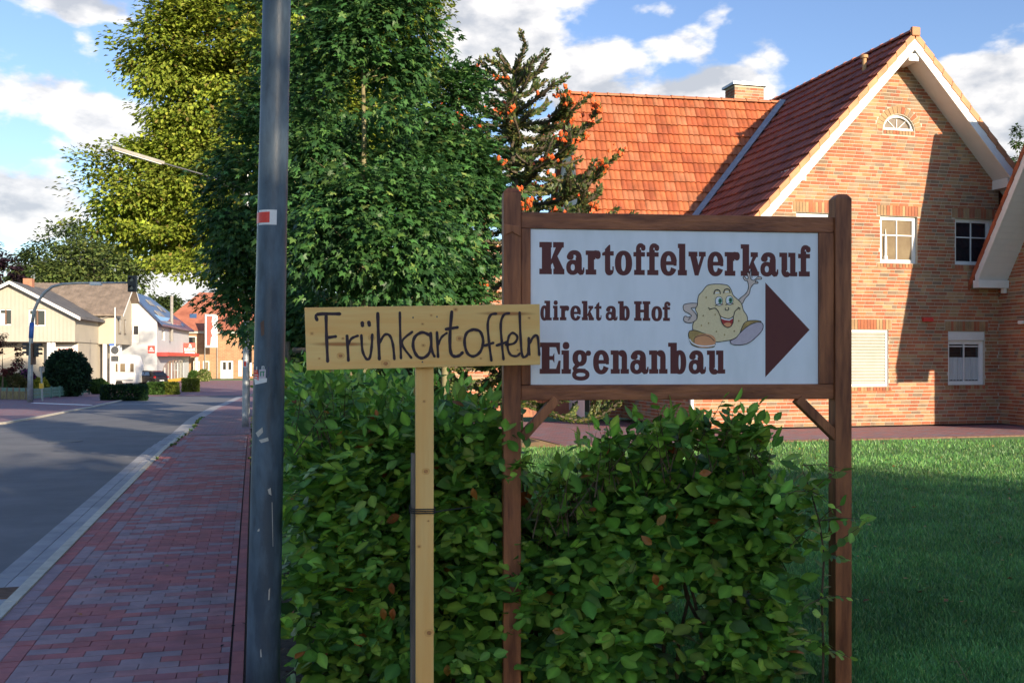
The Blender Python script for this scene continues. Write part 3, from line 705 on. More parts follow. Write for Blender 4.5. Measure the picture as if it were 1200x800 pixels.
def tiles_on(O, ax, up, w, l, nx, ny, keep, parent, pal, name='roof_tile', limit=300, skew=None, mat_='tile'):
    ax, up = Vector(ax).normalized(), Vector(up).normalized(); nz = ax.cross(up).normalized()
    V0, F0 = tile_arrays(w, l); key = (w, l)
    mats = []
    for j in range(ny):
        for i in range(nx):
            p = Vector(O)+ax*(i*w)+up*(j*l); c = p+ax*(w/2)+up*(l/2)
            if keep(c): mats.append((p, RNG.integers(0, len(pal))))
    mats.sort(key=lambda q: depth_of(q[0]))
    org = ORG[parent.name]; R = Matrix((ax, up, nz)).transposed()
    if key not in TILEM: TILEM[key] = {}
    for p, k in mats[:limit]:
        if (k, tuple(pal)) not in TILEM[key]:
            TILEM[key][(k, tuple(pal))] = np_mesh(name, V0, F0, mat_, np.tile(pal[k], (len(V0), 1)))
        o = bpy.data.objects.new(name, TILEM[key][(k, tuple(pal))]); COL.objects.link(o); o.parent = parent
        jit = Matrix.Rotation(RNG.normal(0, .006), 3, 'Z') @ Matrix.Rotation(RNG.normal(0, .008), 3, 'X')
        o.matrix_basis = Matrix.Translation(p-org+nz*RNG.uniform(0, .004)) @ (R @ jit).to_4x4()
    rest = mats[limit:]
    if rest:
        Rn = np.array(R); V = V0 @ Rn.T
        P_ = np.array([tuple(q[0]) for q in rest]); T = np.array([pal[q[1]] for q in rest])
        VV = P_[:, None]+V[None]; FF = F0[None]+(np.arange(len(rest))*len(V0))[:, None, None]
        o = link(name+'s', np_mesh(name+'s', VV.reshape(-1, 3), FF.reshape(-1, 4), mat_, np.repeat(T, len(V0), 0), org=org), parent); o['kind'] = 'stuff'
YV = 19.9                                       # verge plane of the main gable
m = MB(); th = .09
zt0 = ZA-.045
m.prism([(XA, zt0), (XL-.45, zt0-TAN*(XA-XL+.45)), (XL-.45, zt0-TAN*(XA-XL+.45)-th), (XA, zt0-th-.03), (20.5, zt0-TAN*(20.5-XA)-th), (20.5, zt0-TAN*(20.5-XA))], YV+.03, 33)
roof = m.build('roof', 'roof_red', house)
def keep_main(c): return c.z > rear_z(c.x, c.y)+.02 or c.y > 26.2
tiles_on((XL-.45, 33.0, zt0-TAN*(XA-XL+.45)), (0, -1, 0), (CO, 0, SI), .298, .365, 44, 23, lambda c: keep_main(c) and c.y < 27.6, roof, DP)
# east slope tiles (only the near strip can be seen edge-on)
tiles_on((20.5, YV+.0, zt0-TAN*(20.5-XA)), (0, 1, 0), (-CO, 0, SI), .298, .365, 6, 23, lambda c: True, roof, TP, limit=0)
# ridge caps
def half_caps(a, b, n, r, parent, tint, name='ridge_tile'):
    a, b = Vector(a), Vector(b); d = (b-a)/n; u = d.normalized(); s = u.cross(Vector((0, 0, 1))).normalized(); org = ORG[parent.name]
    L_ = d.length; V = []; k = 8
    for e, rr in ((0, r*1.12), (L_*.12, r*1.12), (L_*.13, r), (L_*1.06, r*.96)):
        V += [(e, rr*math.cos(PI*i/k), rr*math.sin(PI*i/k)*.8) for i in range(k+1)]
    F = [(q*(k+1)+i, q*(k+1)+i+1, (q+1)*(k+1)+i+1, (q+1)*(k+1)+i) for q in range(3) for i in range(k)]
    F2 = [tuple(range(k+1))]
    me = bpy.data.meshes.new(name); me.from_pydata(V, [], F+F2); at = me.color_attributes.new('tint', 'FLOAT_COLOR', 'POINT'); at.data.foreach_set('color', [c for _ in V for c in (*tint, 1)])
    me.materials.append(MAT['tile']); R = Matrix((u, s, u.cross(s)*1)).transposed()
    if (R @ Vector((0, 0, 1))).z < 0: R = Matrix((u, -s, u.cross(-s))).transposed()
    for i in range(n):
        o = bpy.data.objects.new(name, me); COL.objects.link(o); o.parent = parent
        o.matrix_basis = Matrix.Translation(a+d*i-org+Vector((0, 0, RNG.uniform(-.004, .006)))) @ R.to_4x4()
half_caps((XA, YV-.02, ZA-.05), (XA, 33, ZA-.05), 34, .12, roof, DP[2])
# verge tiles down both slopes: stepped clay faces towards the street
for s in (-1, 1):
    for i in range(22 if s < 0 else 14):
        d0, d1 = i*.365, (i+1)*.365+.02
        xa, xb = XA+s*d0*CO, XA+s*d1*CO; za, zb = ZA-.02-d0*SI, ZA-.02-d1*SI
        m = MB(); q = [(xa, za+.0), (xb, zb+.035), (xb-.02*s, zb-.12), (xa-.02*s, za-.155)]
        m.prism(q, YV-.03, YV+.0, tint=(.62, .27, .12)); m.prism([(q[0][0], q[0][1]), (q[1][0], q[1][1]), (q[1][0], q[1][1]-.025), (q[0][0], q[0][1]-.025)], YV+.002, YV+.16, tint=(.62, .27, .12)); m.build('verge_tile', 'tile', roof)
m = MB()
m.box(XA-.11, XA+.11, YV-.07, YV+.02, ZA-.14, ZA+.07, tint=(.62, .25, .11)); m.build('ridge_cap', 'tile', roof, bevel=.03)
# white verge boards and soffit
zb_ = ZA-.17
m = MB()
for s in (-1, 1):
    run = (XA-XL+.5) if s < 0 else 5.4
    m.prism([(XA, zb_), (XA+s*run, zb_-TAN*run), (XA+s*run, zb_-TAN*run-.27), (XA, zb_-.27)], YV-.012, YV+.02)
vb = m.build('verge_board', 'white_paint', roof)
m = MB()
for s in (-1, 1):
    run = (XA-XL+.5) if s < 0 else 5.4
    m.prism([(XA, zb_-.20), (XA+s*run, zb_-TAN*run-.20), (XA+s*run, zb_-TAN*run-.23), (XA, zb_-.23)], YV+.02, 20.52)
m.build('soffit', 'white_board', roof)
# purlin ends
m = MB()
for px, py in ((932, 207), ):
    u, z = FX.hit(px, py, v=-.3); m.box(u-.26, u+.14, YV+.08, 20.5, z-.12, z+.04); m.box(u-.18, u+.2, YV+.05, 20.5, z+.042, z+.15)
m.box(XA-.13, XA+.13, YV+.03, 20.5, zb_-.52, zb_-.35)
u, z = FX.hit(1178, 216, v=-.3); m.box(u-.12, u+.3, YV+.08, 20.5, z-.1, z+.12)
m.build('purlin_end', 'white_paint', roof)
# clay vent pipe on the slope
m = MB(); m.tube([(14.15, 20.95, 8.35), (14.15, 20.95, 8.74), (14.15, 20.95, 8.75), (14.15, 20.95, 8.82)], [.05, .05, .085, .085], 14); m.build('vent_pipe', 'clay', roof, fix=True)
# red lamp box and drainpipe
m = MB(FX); u, z = FX.hit(1085.5, 374.5); m.box(u-.13, u+.13, -.1, -.006, z-.05, z+.05); m.build('wall_lamp', 'red_paint', house, bevel=.012)
m = MB(); m.tube([(XL-.06, 20.42, 0), (XL-.06, 20.42, 2.7), (XL-.25, 20.42, 2.95), (XL-.4, 20.42, 3.05)], .045, 12)
for z in (.4, 1.9): m.tube([(XL-.06, 20.42, z), (XL-.06, 20.42, z+.05)], .056, 12)
m.build('drainpipe', 'white_paint', house)
m = MB(); m.box(XL-.62, XL-.46, 19.95, 25, 3.02, 3.12); m.build('gutter', 'zinc', house, bevel=.03)
# ---- west flank of the main house and rear wing wall
FW = Frame((XL, 25.0), to=(XL, 20.5))
m = MB(FW); m.wall([(0, 0), (4.5, 0), (4.5, 3.2), (0, 3.2)], [], y=0); fw = m.build('wall', 'mortar', house)
L = brickwork(FW, 0, 4.5, 0, 3.1, lambda z: (0, 4.49), [], -PI/2); pieces(L, 'brick', 'bricks', 'brick', fw, limit=0)
FR = Frame((0, 25.0), to=(1, 25.0))
m = MB(FR); m.wall([(8.6, 0), (XL, 0), (XL, 4.6), (4.9, 4.6), (4.9, 0), (5.9, 0), (5.9, 2.5), (8.6, 2.5)], [], depth=.3); rw = m.build('wall', 'mortar', house)
L = brickwork(FR, 4.9, XL, 0, 4.5, lambda z: (4.9, XL-.01), [lambda z: (5.9, 8.62) if z < 2.5 else None], 0); pieces(L, 'brick', 'bricks', 'brick', rw, limit=0)
m = MB(FR); m.box(5.9, 8.6, .9, 1.0, 0, 2.6); m.build('porch_wall', 'caster_brick', house)
m = MB(FR); m.box(7.0, 7.9, .82, .899, 0, 2.1); m.build('door', 'timber_brown', house)
# rear wing roof (rotated ridge)
hx, hy = .093, .996; ax = Vector((hy, -hx, 0)).normalized(); upv = Vector((hx, hy, 2.4)).normalized()
P0 = Vector((8.19, 25.57, 8.67)); span = 6.6; drop = 4.35/2.4
Lr = P0; Rr = P0+ax*span
Le = P0-Vector((hx, hy, 0))*drop-Vector((0, 0, 4.35)); Re = Le+ax*span*1.0
back = 3.4
Lb = P0+Vector((hx, hy, 0))*back-Vector((0, 0, back*1.1)); Rb = Lb+ax*span
m = MB(); nn = Vector((0, 0, -.08))
Vv = [Lr, Rr, Re, Le, Lb, Rb]
m._add([tuple(p-upv.cross(ax)*0) for p in Vv]+[tuple(p+nn) for p in Vv], [(0, 3, 2, 1), (0, 1, 5, 4), (6, 7, 8, 9), (6, 10, 11, 7), (0, 4, 10, 6), (0, 6, 9, 3), (3, 9, 8, 2), (4, 5, 11, 10), (1, 2, 8, 7), (1, 7, 11, 5)])
roof2 = m.build('wing_roof', 'roof_red', house)
rowl = .298; nrow = 16; wt = .292
Ot = P0-upv*(rowl*nrow)
tiles_on(Ot, ax, upv, wt, rowl, 23, nrow, lambda c: c.z > -6.81+TAN*c.x-.0 and c.z > 4.3, roof2, TP)
half_caps(tuple(P0+Vector((0, 0, .0))), tuple(P0+ax*6.1), 17, .11, roof2, (.55, .19, .085))
m = MB(); a_, b_ = Vector((14.3, 25.0, 8.72)), Vector((11.26, 23.9, 5.40)); c2 = a_+(b_-a_)*1.6
m.beam(a_+Vector((-.05, -.1, .03)), c2+Vector((-.05, -.1, .03)), .17, .03, up=(-.6, -.6, .5)); m.build('valley_flashing', 'zinc', roof2)
# west gable of the rear wing: pale grey boards
m = MB(); q = [Le+Vector((.12, .25, -.1)), Lr+Vector((.12, 0, -.14)), Lb+Vector((.12, -.1, -.1))]
base = [Lb+Vector((.12, -.1, -4.5)), Le+Vector((.12, .25, -4.3))]
Vv = q+base; m._add([tuple(p) for p in Vv], [(0, 1, 2, 3, 4)]); m.build('gable_wall', 'white_board', house)
m = MB(); m.slab([tuple(Le), tuple(Lr), tuple(Lr-Vector((0, 0, .2))), tuple(Le-Vector((0, .05, .2)))], (-1, 0, 0), .03); m.slab([tuple(Lb), tuple(Lr), tuple(Lr-Vector((0, 0, .2))), tuple(Lb-Vector((0, 0, .2)))], (-1, 0, 0), .03); m.build('verge_board', 'roof_slate', roof2)
# chimney
cx, cy = XY(878, 29.4); m = MB(); m.box(cx-.47, cx+.47, cy, cy+.6, 7.4, 9.62); ch = m.build('chimney', 'mortar', house)
FC = Frame((cx-.47, cy), to=(cx+.47, cy)); L = brickwork(FC, 0, .94, 7.9, 9.56, lambda z: (0, .94), [], 0)
FCw = Frame((cx-.47, cy+.6), to=(cx-.47, cy)); L += brickwork(FCw, 0, .6, 7.9, 9.56, lambda z: (0, .6), [], -PI/2); pieces(L, 'brick', 'bricks', 'brick', ch, limit=0)
m = MB(); m.box(cx-.55, cx+.55, cy-.08, cy+.68, 9.62, 9.69); m.build('chimney_cap', 'zinc', ch)
m = MB(); m.cyl((cx-.05, cy+.3, 9.69), .1, .12, 14); m.build('flue', 'white_paint', ch)

# ---- projecting cross wing at the right edge of the view
wing = thing('gabled_wing', 'projecting brick wing with steep white soffited gable at the right edge', 'house wing', (17.56, 18, 0))
YR, ZR, YB, YF, XG = 17.9, 7.62, 20.28, 15.1, 16.72
T2 = (ZR-3.32)/(YR-YF-.2)
def zw(Y): return ZR-T2*abs(Y-YR)
FG = Frame((17.56, 20.5), to=(17.56, 15.6))
m = MB(FG); m.wall([(0, 0), (4.9, 0), (4.9, zw(15.6)-.3), (2.6, ZR-.3), (0, zw(20.5)-.3)], [(lambda w: rp(w))((2.2, 3.2, .9, 2.2))], depth=.14)
gw = m.build('wall', 'mortar', wing); window(FG, (2.2, 3.2, .9, 2.2), wing)
L = brickwork(FG, 0, 4.9, 0, 7.2, lambda z: (0, 4.9) if z < 3.3 else (max(0, 2.6-(ZR-.3-z)/T2+.02), min(4.9, 2.6+(ZR-.3-z)/T2-.02)), [lambda z: (2.2, 3.2) if .9 < z < 2.2 else None], -PI/2)
L.sort(key=lambda q: -q[0].y); 
pieces(L, 'brick', 'bricks', 'brick', gw, limit=150)
FS = Frame((17.56, 15.6), to=(26, 15.6)); m = MB(FS); m.wall([(0, 0), (8.4, 0), (8.4, zw(15.6)-.3), (0, zw(15.6)-.3)], [], depth=.2); m.build('front_wall', 'caster_brick', wing)
m = MB(); m.prism([(YR, ZR), (YB, zw(YB)), (YB, zw(YB)-.09), (YR, ZR-.12), (YF, zw(YF)-.09), (YF, zw(YF))], XG+.02, 26, axis='x'); wr = m.build('roof', 'roof_red', wing)
n2 = 1/math.hypot(1, T2)
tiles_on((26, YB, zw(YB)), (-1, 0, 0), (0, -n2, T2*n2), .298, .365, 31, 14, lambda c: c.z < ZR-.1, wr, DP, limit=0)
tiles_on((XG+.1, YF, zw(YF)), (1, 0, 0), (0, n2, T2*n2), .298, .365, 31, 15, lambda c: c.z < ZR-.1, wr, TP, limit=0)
half_caps((XG, YR, ZR-.02), (26, YR, ZR-.02), 26, .12, wr, TP[1])
for s, n_ in ((1, 14), (-1, 15)):
    for i in range(n_):
        d0, d1 = i*.365, (i+1)*.365+.02
        ya, yb = YR+s*d0*n2, YR+s*d1*n2; za, zb = ZR+.05-d0*T2*n2, ZR+.05-d1*T2*n2
        m = MB(); m.prism([(ya, za), (yb, zb+.03), (yb-.02*s, zb-.13), (ya-.02*s, za-.16)], XG-.03, XG, axis='x', tint=(.50, .13, .06)); m.prism([(ya, za), (yb, zb+.03), (yb, zb+.005), (ya, za-.025)], XG+.002, XG+.17, axis='x', tint=(.50, .13, .06)); m.build('verge_tile', 'tile', wr)
m = MB()
for s, ye in ((1, YB), (-1, YF)):
    m.prism([(YR, ZR-.12), (ye, zw(ye)-.10), (ye, zw(ye)-.40), (YR, ZR-.42)], XG-.012, XG+.02, axis='x')
m.build('verge_board', 'white_paint', wr)
for s, ye in ((1, YB), (-1, YF)):            # soffit boards, one by one
    nb = 30
    for i in range(nb):
        t0, t1 = i/nb, (i+.93)/nb
        ya, yb = YR+(ye-YR)*t0, YR+(ye-YR)*t1
        za, zb = zw(ya)-.36, zw(yb)-.36
        m = MB(); m.prism([(ya, za), (yb, zb), (yb, zb-.02), (ya, za-.02)], XG+.02, 17.56, axis='x'); m.build('soffit_board', 'white_board', wr)
m = MB(); m.box(XG-.02, 17.55, YB-.14, YB+.06, 3.26, 3.44); m.box(XG+.72, XG+.8, YB-.1, YB+.0, 3.14, 3.26); m.build('eave_box', 'white_paint', wr)
m = MB(); m.box(17.40, 17.55, 19.55, 19.7, 2.38, 2.46); m.build('wall_lamp', 'white_paint', wing, bevel=.02)

# ---- neighbouring red-roofed house glimpsed behind the maples and the monkey puzzle
nb = thing('neighbour_house', 'distant red roofed house glimpsed between the maple leaves and the monkey puzzle tree', 'house', (7, 42, -.5))
o_ = XY(520, 44); FN = Frame(o_, vp=500, z=-.6)
m = MB(FN); m.prism([(0, 0), (5.2, 0), (5.2, 3.6), (2.6, 6.3), (0, 3.6)], 0, 9); m.build('wall', 'white_board', nb)
m = MB(FN); m.prism([(-.4, 3.2), (2.6, 6.35), (5.6, 3.2), (5.6, 3.4), (2.6, 6.6), (-.4, 3.4)], -.5, 9.4); m.build('roof', 'roof_red', nb)
wn_ = window(FN, (1.0, 2.0, 1.3, 2.5), nb, inset=-.06); wn2_ = window(FN, (3.1, 4.1, 1.3, 2.5), nb, inset=-.06)
nb2 = thing('outbuilding', 'small red roofed outbuilding behind the lower branches of the monkey puzzle tree', 'house', (8, 36, -.4))
o_ = XY(596, 40); FN = Frame(o_, vp=650, z=-.4)
m = MB(FN); m.box(0, 4.2, 0, 5, 0, 5.4); m.build('wall', 'white_board', nb2)
m = MB(FN); m.prism([(-.3, 5.3), (2.1, 7.9), (4.5, 5.3), (4.5, 5.5), (2.1, 8.15), (-.3, 5.5)], -.3, 5.3); m.build('roof', 'roof_red', nb2)
window(FN, (.8, 1.7, 3.4, 4.5), nb2, inset=-.06)
mat('knot_halo', (.78, .38, .10), (.86, .48, .15), scale=60, rough=.6, bump=0)
mat('knot_core', (.42, .16, .05), (.58, .26, .08), scale=90, rough=.6, bump=0)
# ================================================================== flat print helpers
class Print:
    """flat print in a frame: every shape a hair in front of the one below"""
    def __init__(s, fr, y): s.fr = fr; s.y = y; s.k = 0; s.m = {}
    def _m(s, mt):
        if mt not in s.m: s.m[mt] = MB(s.fr)
        s.k += 1; return s.m[mt], s.y-s.k*4e-5
    def poly(s, P, mt):
        m, y = s._m(mt); t = tessellate_polygon([[Vector((p[0], p[1], 0)) for p in P]])
        m._add([(p[0], y, p[1]) for p in P], [tuple(q) for q in t])
    def ring(s, cx, cy, rx, ry, ix, iy, mt, a0=0, a1=360, dx=0, dy=0, n=30):
        m, y = s._m(mt); A = [math.radians(a0+(a1-a0)*i/n) for i in range(n+1)]
        f = lambda c: math.copysign(abs(c)**.88, c)
        V = [(cx+rx*f(math.cos(a)), y, cy+ry*f(math.sin(a))) for a in A]+[(cx+dx+ix*f(math.cos(a)), y, cy+dy+iy*f(math.sin(a))) for a in A]
        m._add(V, [(i, i+1, i+n+2, i+n+1) for i in range(n)])
    def stroke(s, P, w, mt, taper=0):
        P = [Vector((p[0], p[1])) for p in P]; Q = [P[0]]
        for i in range(len(P)-1):           # Catmull-Rom
            a, b, c, d = P[max(i-1, 0)], P[i], P[i+1], P[min(i+2, len(P)-1)]
            for t in (.25, .5, .75, 1):
                Q.append(.5*((2*b)+(c-a)*t+(2*a-5*b+4*c-d)*t*t+(3*b-a-3*c+d)*t**3))
        m, y = s._m(mt); n = len(Q); V = []
        for i, q in enumerate(Q):
            d = (Q[min(i+1, n-1)]-Q[max(i-1, 0)])
            d = d.normalized() if d.length > 1e-7 else Vector((1, 0)); e = Vector((-d.y, d.x))
            ww = w/2*(1+.12*math.sin(i*1.7))*(1-taper*i/n)
            V += [(q.x+e.x*ww, y, q.y+e.y*ww), (q.x-e.x*ww, y, q.y-e.y*ww)]
        F = [(2*i, 2*i+1, 2*i+3, 2*i+2) for i in range(n-1)]; m._add(V, F)
        for q in (Q[0], Q[-1]):
            m, y = s._m(mt); c = [(q.x+w*.5*math.cos(2*PI*k/8), y, q.y+w*.5*math.sin(2*PI*k/8)) for k in range(8)]; m._add(c, [tuple(range(8))])
    def build(s, name, parent):
        for mt, m in s.m.items(): m.build(name, mt, parent, fix=False)

X_ = .75
GL = {
 'K': [('R', .1, 0, .47, 1), ('R', 0, 0, .5, .17), ('R', 0, .83, .5, 1), ('R', .55, .83, .98, 1), ('P', [(.44, .40), (.66, .84), (.93, .84), (.72, .56), (.60, .42), (.44, .26)]), ('P', [(.50, .42), (.70, .60), (.97, .16), (.90, .0), (.60, .0), (.60, .2)]), ('R', .56, 0, 1, .17)],
 'H': [('R', .08, 0, .40, 1), ('R', .60, 0, .92, 1), ('R', 0, 0, .47, .15), ('R', .53, 0, 1, .15), ('R', 0, .85, .47, 1), ('R', .53, .85, 1, 1), ('R', .38, .43, .62, .57)],
 'E': [('R', .1, 0, .47, 1), ('R', 0, 0, .98, .16), ('R', 0, .85, .97, 1), ('P', [(.78, .85), (.97, .85), (.97, .62), (.88, .62)]), ('P', [(.78, .16), (.98, .16), (1, .42), (.9, .42)]), ('R', .45, .44, .66, .57), ('P', [(.56, .5), (.70, .67), (.70, .34)])],
 'a': [('A', .45, .52, .40, .235, .10, .09, 0, 178), ('D', .22, .55, .19, .10), ('R', .52, .13, .86, .53), ('A', .36, .22, .36, .235, .11, .10, 0, 360), ('R', .45, .33, .6, .44), ('P', [(.55, .16), (.86, .16), (.90, .13), (.93, .22), (1, .22), (1, .08), (.93, .0), (.75, -.02), (.60, .06)])],
 'r': [('R', .14, 0, .56, X_), ('R', 0, 0, .70, .16), ('R', 0, .61, .3, X_), ('A', .66, .47, .28, .29, .02, .1, 60, 180), ('D', .80, .62, .20, .135)],
 't': [('P', [(.24, .12), (.70, .12), (.70, .94), (.60, .94), (.24, .80)]), ('P', [(0, .60), (1, .60), (1, .74), (.3, .74), (0, .68)]), ('A', .62, .17, .38, .19, .06, .05, 180, 350), ('R', .88, .13, 1, .26)],
 'o': [('A', .5, .37, .5, .39, .13, .25, 0, 360)],
 'f': [('R', .17, .05, .66, .80), ('R', .0, 0, .98, .16), ('R', -.06, .58, 1, .72), ('A', .60, .79, .43, .21, .06, .07, 20, 180), ('D', .84, .86, .21, .10)],
 'e': [('A', .5, .37, .5, .39, .15, .25, 8, 335), ('R', .3, .32, .98, .44), ('P', [(.74, .44), (.98, .44), (.97, .30), (.80, .30)])],
 'l': [('R', .14, 0, .82, 1), ('R', 0, 0, 1, .17), ('R', 0, .86, .4, 1)],
 'v': [('R', 0, .60, .52, X_), ('R', .60, .60, 1, X_), ('P', [(.08, .64), (.45, .64), (.60, .28), (.58, 0), (.36, 0)]), ('P', [(.58, 0), (.50, .18), (.74, .64), (.93, .64)])],
 'k': [('R', .1, 0, .46, 1), ('R', 0, 0, .5, .16), ('R', 0, .86, .3, 1), ('R', .54, .60, .94, X_), ('P', [(.44, .28), (.66, .62), (.88, .62), (.60, .32), (.44, .18)]), ('P', [(.48, .30), (.70, .46), (.96, .12), (.88, 0), (.62, 0)]), ('R', .56, 0, 1, .14)],
 'u': [('R', .12, .18, .44, X_), ('R', 0, .61, .3, X_), ('R', .60, 0, .90, X_), ('R', .50, .61, .7, X_), ('R', .62, 0, 1, .14), ('A', .40, .20, .29, .23, .02, .06, 180, 330)],
 'd': [('A', .36, .37, .36, .39, .06, .24, 0, 360), ('R', .50, 0, .86, 1), ('R', .36, .87, .6, 1), ('R', .6, 0, 1, .14)],
 'i': [('R', .18, 0, .80, X_), ('R', 0, 0, 1, .15), ('R', 0, .61, .4, X_), ('D', .48, .90, .36, .12)],
 'b': [('R', .12, 0, .48, 1), ('R', 0, .87, .3, 1), ('A', .63, .37, .37, .39, .06, .24, 0, 360)],
 'g': [('A', .40, .50, .38, .26, .09, .12, 0, 360), ('D', .86, .66, .14, .085), ('P', [(.6, .60), (.86, .74), (.88, .62), (.68, .52)]), ('A', .46, -.03, .46, .19, .24, .06, 0, 360), ('P', [(.08, .06), (.02, .18), (.16, .30), (.46, .34), (.36, .22), (.24, .17), (.7, .16), (.8, .04)])],
 'n': [('R', .12, 0, .44, X_), ('R', 0, 0, .50, .15), ('R', 0, .61, .3, X_), ('R', .60, 0, .90, .52), ('R', .54, 0, 1, .15), ('A', .62, .50, .28, .26, .0, .05, 0, 150)],
}
def letters(pr, fr, spec, ytop, ybase, mt, v):
    """spec: list of (char, px0, px1); ytop / ybase photo rows at the first and last letter"""
    xa, xb = spec[0][1], spec[-1][2]
    for ch, p0, p1 in spec:
        pr = Print(fr, PRY)
        f = (p0-xa)/(xb-xa); yt = ytop[0]+(ytop[1]-ytop[0])*f; yb = ybase[0]+(ybase[1]-ybase[0])*f
        u0, z0 = fr.hit(p0, yb, v); u1, z1 = fr.hit(p1, yt, v); w, h = u1-u0, z1-z0
        mp = lambda x, y: (u0+x*w, z0+y*h)
        for q in GL[ch]:
            if q[0] == 'R': pr.poly([mp(q[1], q[2]), mp(q[3], q[2]), mp(q[3], q[4]), mp(q[1], q[4])], mt)
            elif q[0] == 'P': pr.poly([mp(*p) for p in q[1]], mt)
            elif q[0] == 'D': c = mp(q[1], q[2]); pr.ring(*c, q[3]*w, q[4]*h, 0, 0, mt, n=16)
            else: c = mp(q[1], q[2]); pr.ring(*c, q[3]*w, q[4]*h, q[5]*w, q[6]*h, mt, q[7], q[8])
        pr.build('letter', LETTER_PARENT[0])

# ================================================================== farm shop signboard
FSn = Frame(XY(622, 4.77), to=XY(960, 4.93))
board = thing('farm_sign', 'large brown timber framed white signboard reading Kartoffelverkauf direkt ab Hof Eigenanbau', 'signboard', tuple(FSn(.7, .05, 0)))
UL, ZB = FSn.hit(622, 451); UR_, ZT = FSn.hit(960, 272); ZT = (ZT+FSn.hit(622, 268)[1])/2
rw_, PW = .078, .084
def plank(fr, u0, u1, v0, v1, z0, z1, name, mt, parent, bev=.004, wob=.0015):
    m = MB(fr); m.box(u0, u1, v0, v1, z0, z1); o = m.build(name, mt, parent, bevel=bev); return o
# local grain coordinates: object space of a mesh about its own centre
def recentre(o):
    me = o.data; n = len(me.vertices); c = np.empty(n*3, np.float32); me.vertices.foreach_get('co', c); c = c.reshape(-1, 3); k = c.mean(0); c -= k
    me.vertices.foreach_set('co', c.ravel()); o.location = Vector(o.location)+Vector([float(q) for q in k]); return o
UPL, UPR = FSn.hit(590, 300, -.01)[0], FSn.hit(998, 300, -.01)[0]
def post(u0, ztop, name='post'):
    m = MB(FSn); c = .02; w = PW
    m.box(u0, u0+w, -.012, -.012+w, -.05, ztop-c*1.1)
    a = [(u0, -.012), (u0+w, -.012), (u0+w, -.012+w), (u0, -.012+w)]; b = [(u0+c, -.012+c*.6), (u0+w-c, -.012+c*.6), (u0+w-c, -.012+w-c*.6), (u0+c, -.012+w-c*.6)]
    m._add([(p[0], p[1], ztop-c*1.1) for p in a]+[(p[0], p[1], ztop) for p in b], [(0, 1, 5, 4), (1, 2, 6, 5), (2, 3, 7, 6), (3, 0, 4, 7), (4, 5, 6, 7)])
    return recentre(m.build(name, 'timber_brown', board, bevel=.003))
zl = FSn.hit(595, 219.5, -.01)[1]; zr = FSn.hit(985, 227, -.01)[1]
post(UPL, zl); post(UPR-PW, zr)
m = MB(FSn); m.prism([(UPL+.001, 2.155), (UPL+PW*.5, 2.172), (UPL+PW-.001, 2.148), (UPL+PW-.001, 2.20), (UPL+.001, 2.21)], -.019, -.005); m.build('knot', 'timber_brown', board, bevel=.003)
v0, v1 = .0, .055
ua, ub = UPL+PW+.002, UPR-PW-.002
recentre(plank(FSn, ua, ub, v0+.003, v1, ZT, ZT+rw_, 'rail', 'timber_brown_h', board))
recentre(plank(FSn, ua, ub, v0+.003, v1, ZB-rw_+.004, ZB, 'rail', 'timber_brown_h', board))
recentre(plank(FSn, ua, UL, v0, v1-.003, ZB+.001, ZT-.001, 'stile', 'timber_brown', board))
recentre(plank(FSn, UR_, ub, v0, v1-.003, ZB+.001, ZT-.001, 'stile', 'timber_brown', board))
for s in (0, 1):
    if s == 0: a, b = FSn.hit(612, 512, .02), FSn.hit(652, 470, .02)
    else: a, b = FSn.hit(988, 520, .02), FSn.hit(934, 470, .02)
    m = MB(FSn); m.beam((a[0], .022, a[1]-.0), (b[0], .022, b[1]+.012), .045, .055, up=(0, 1, 0)); recentre(m.build('brace', 'timber_brown', board, bevel=.003))
m = MB(FSn); m.box(UL+.001, UR_-.001, .012, .022, ZB+.001, ZT-.001)
panel = m.build('sign_panel', 'sign_white', board, bevel=.001)
pr = Print(FSn, .0118); vv = .012; PRY = .0116; LETTER_PARENT = [panel]
S1 = [('K', 632, 661.3), ('a', 663.5, 684.8), ('r', 686.3, 704), ('t', 705.6, 719.2), ('o', 720.5, 740.8), ('f', 743, 755.8), ('f', 758.5, 771.8), ('e', 773.8, 793.3), ('l', 794.3, 805), ('v', 806.8, 827), ('e', 829, 848), ('r', 849.2, 867), ('k', 868, 889.4), ('a', 891, 912), ('u', 913.2, 934.2), ('f', 936, 949.2)]
letters(pr, FSn, S1, (283.8, 287.5), (321.2, 324), 'print_brown', vv)
S2 = [('d', 633.2, 646.5), ('i', 648, 654.7), ('r', 656, 667), ('e', 668.3, 680.8), ('k', 681.8, 696), ('t', 696.5, 704.8)]
letters(pr, FSn, S2, (352.3, 352.8), (375.2, 375.2), 'print_brown', vv)
letters(pr, FSn, [('a', 709.7, 723.6), ('b', 724.2, 738)], (352.8, 352.9), (375.3, 375.4), 'print_brown', vv)
letters(pr, FSn, [('H', 743, 762), ('o', 763.3, 776), ('f', 777, 785.2)], (353, 353.4), (375.8, 376), 'print_brown', vv)
S3 = [('E', 632.4, 657), ('i', 658, 669), ('g', 670.4, 692.6), ('e', 695, 714), ('n', 715.6, 737), ('a', 738.4, 760), ('n', 760.6, 782.2), ('b', 783, 804.2), ('a', 807, 827.2), ('u', 828.4, 849.8)]
letters(pr, FSn, S3, (401.2, 401.6), (437.8, 437.6), 'print_brown', vv)
pr.poly([FSn.hit(896.8, 331, vv), FSn.hit(896.8, 441.8, vv), FSn.hit(948.8, 386.3, vv)][::1], 'print_brown')
pr.build('arrow', panel)
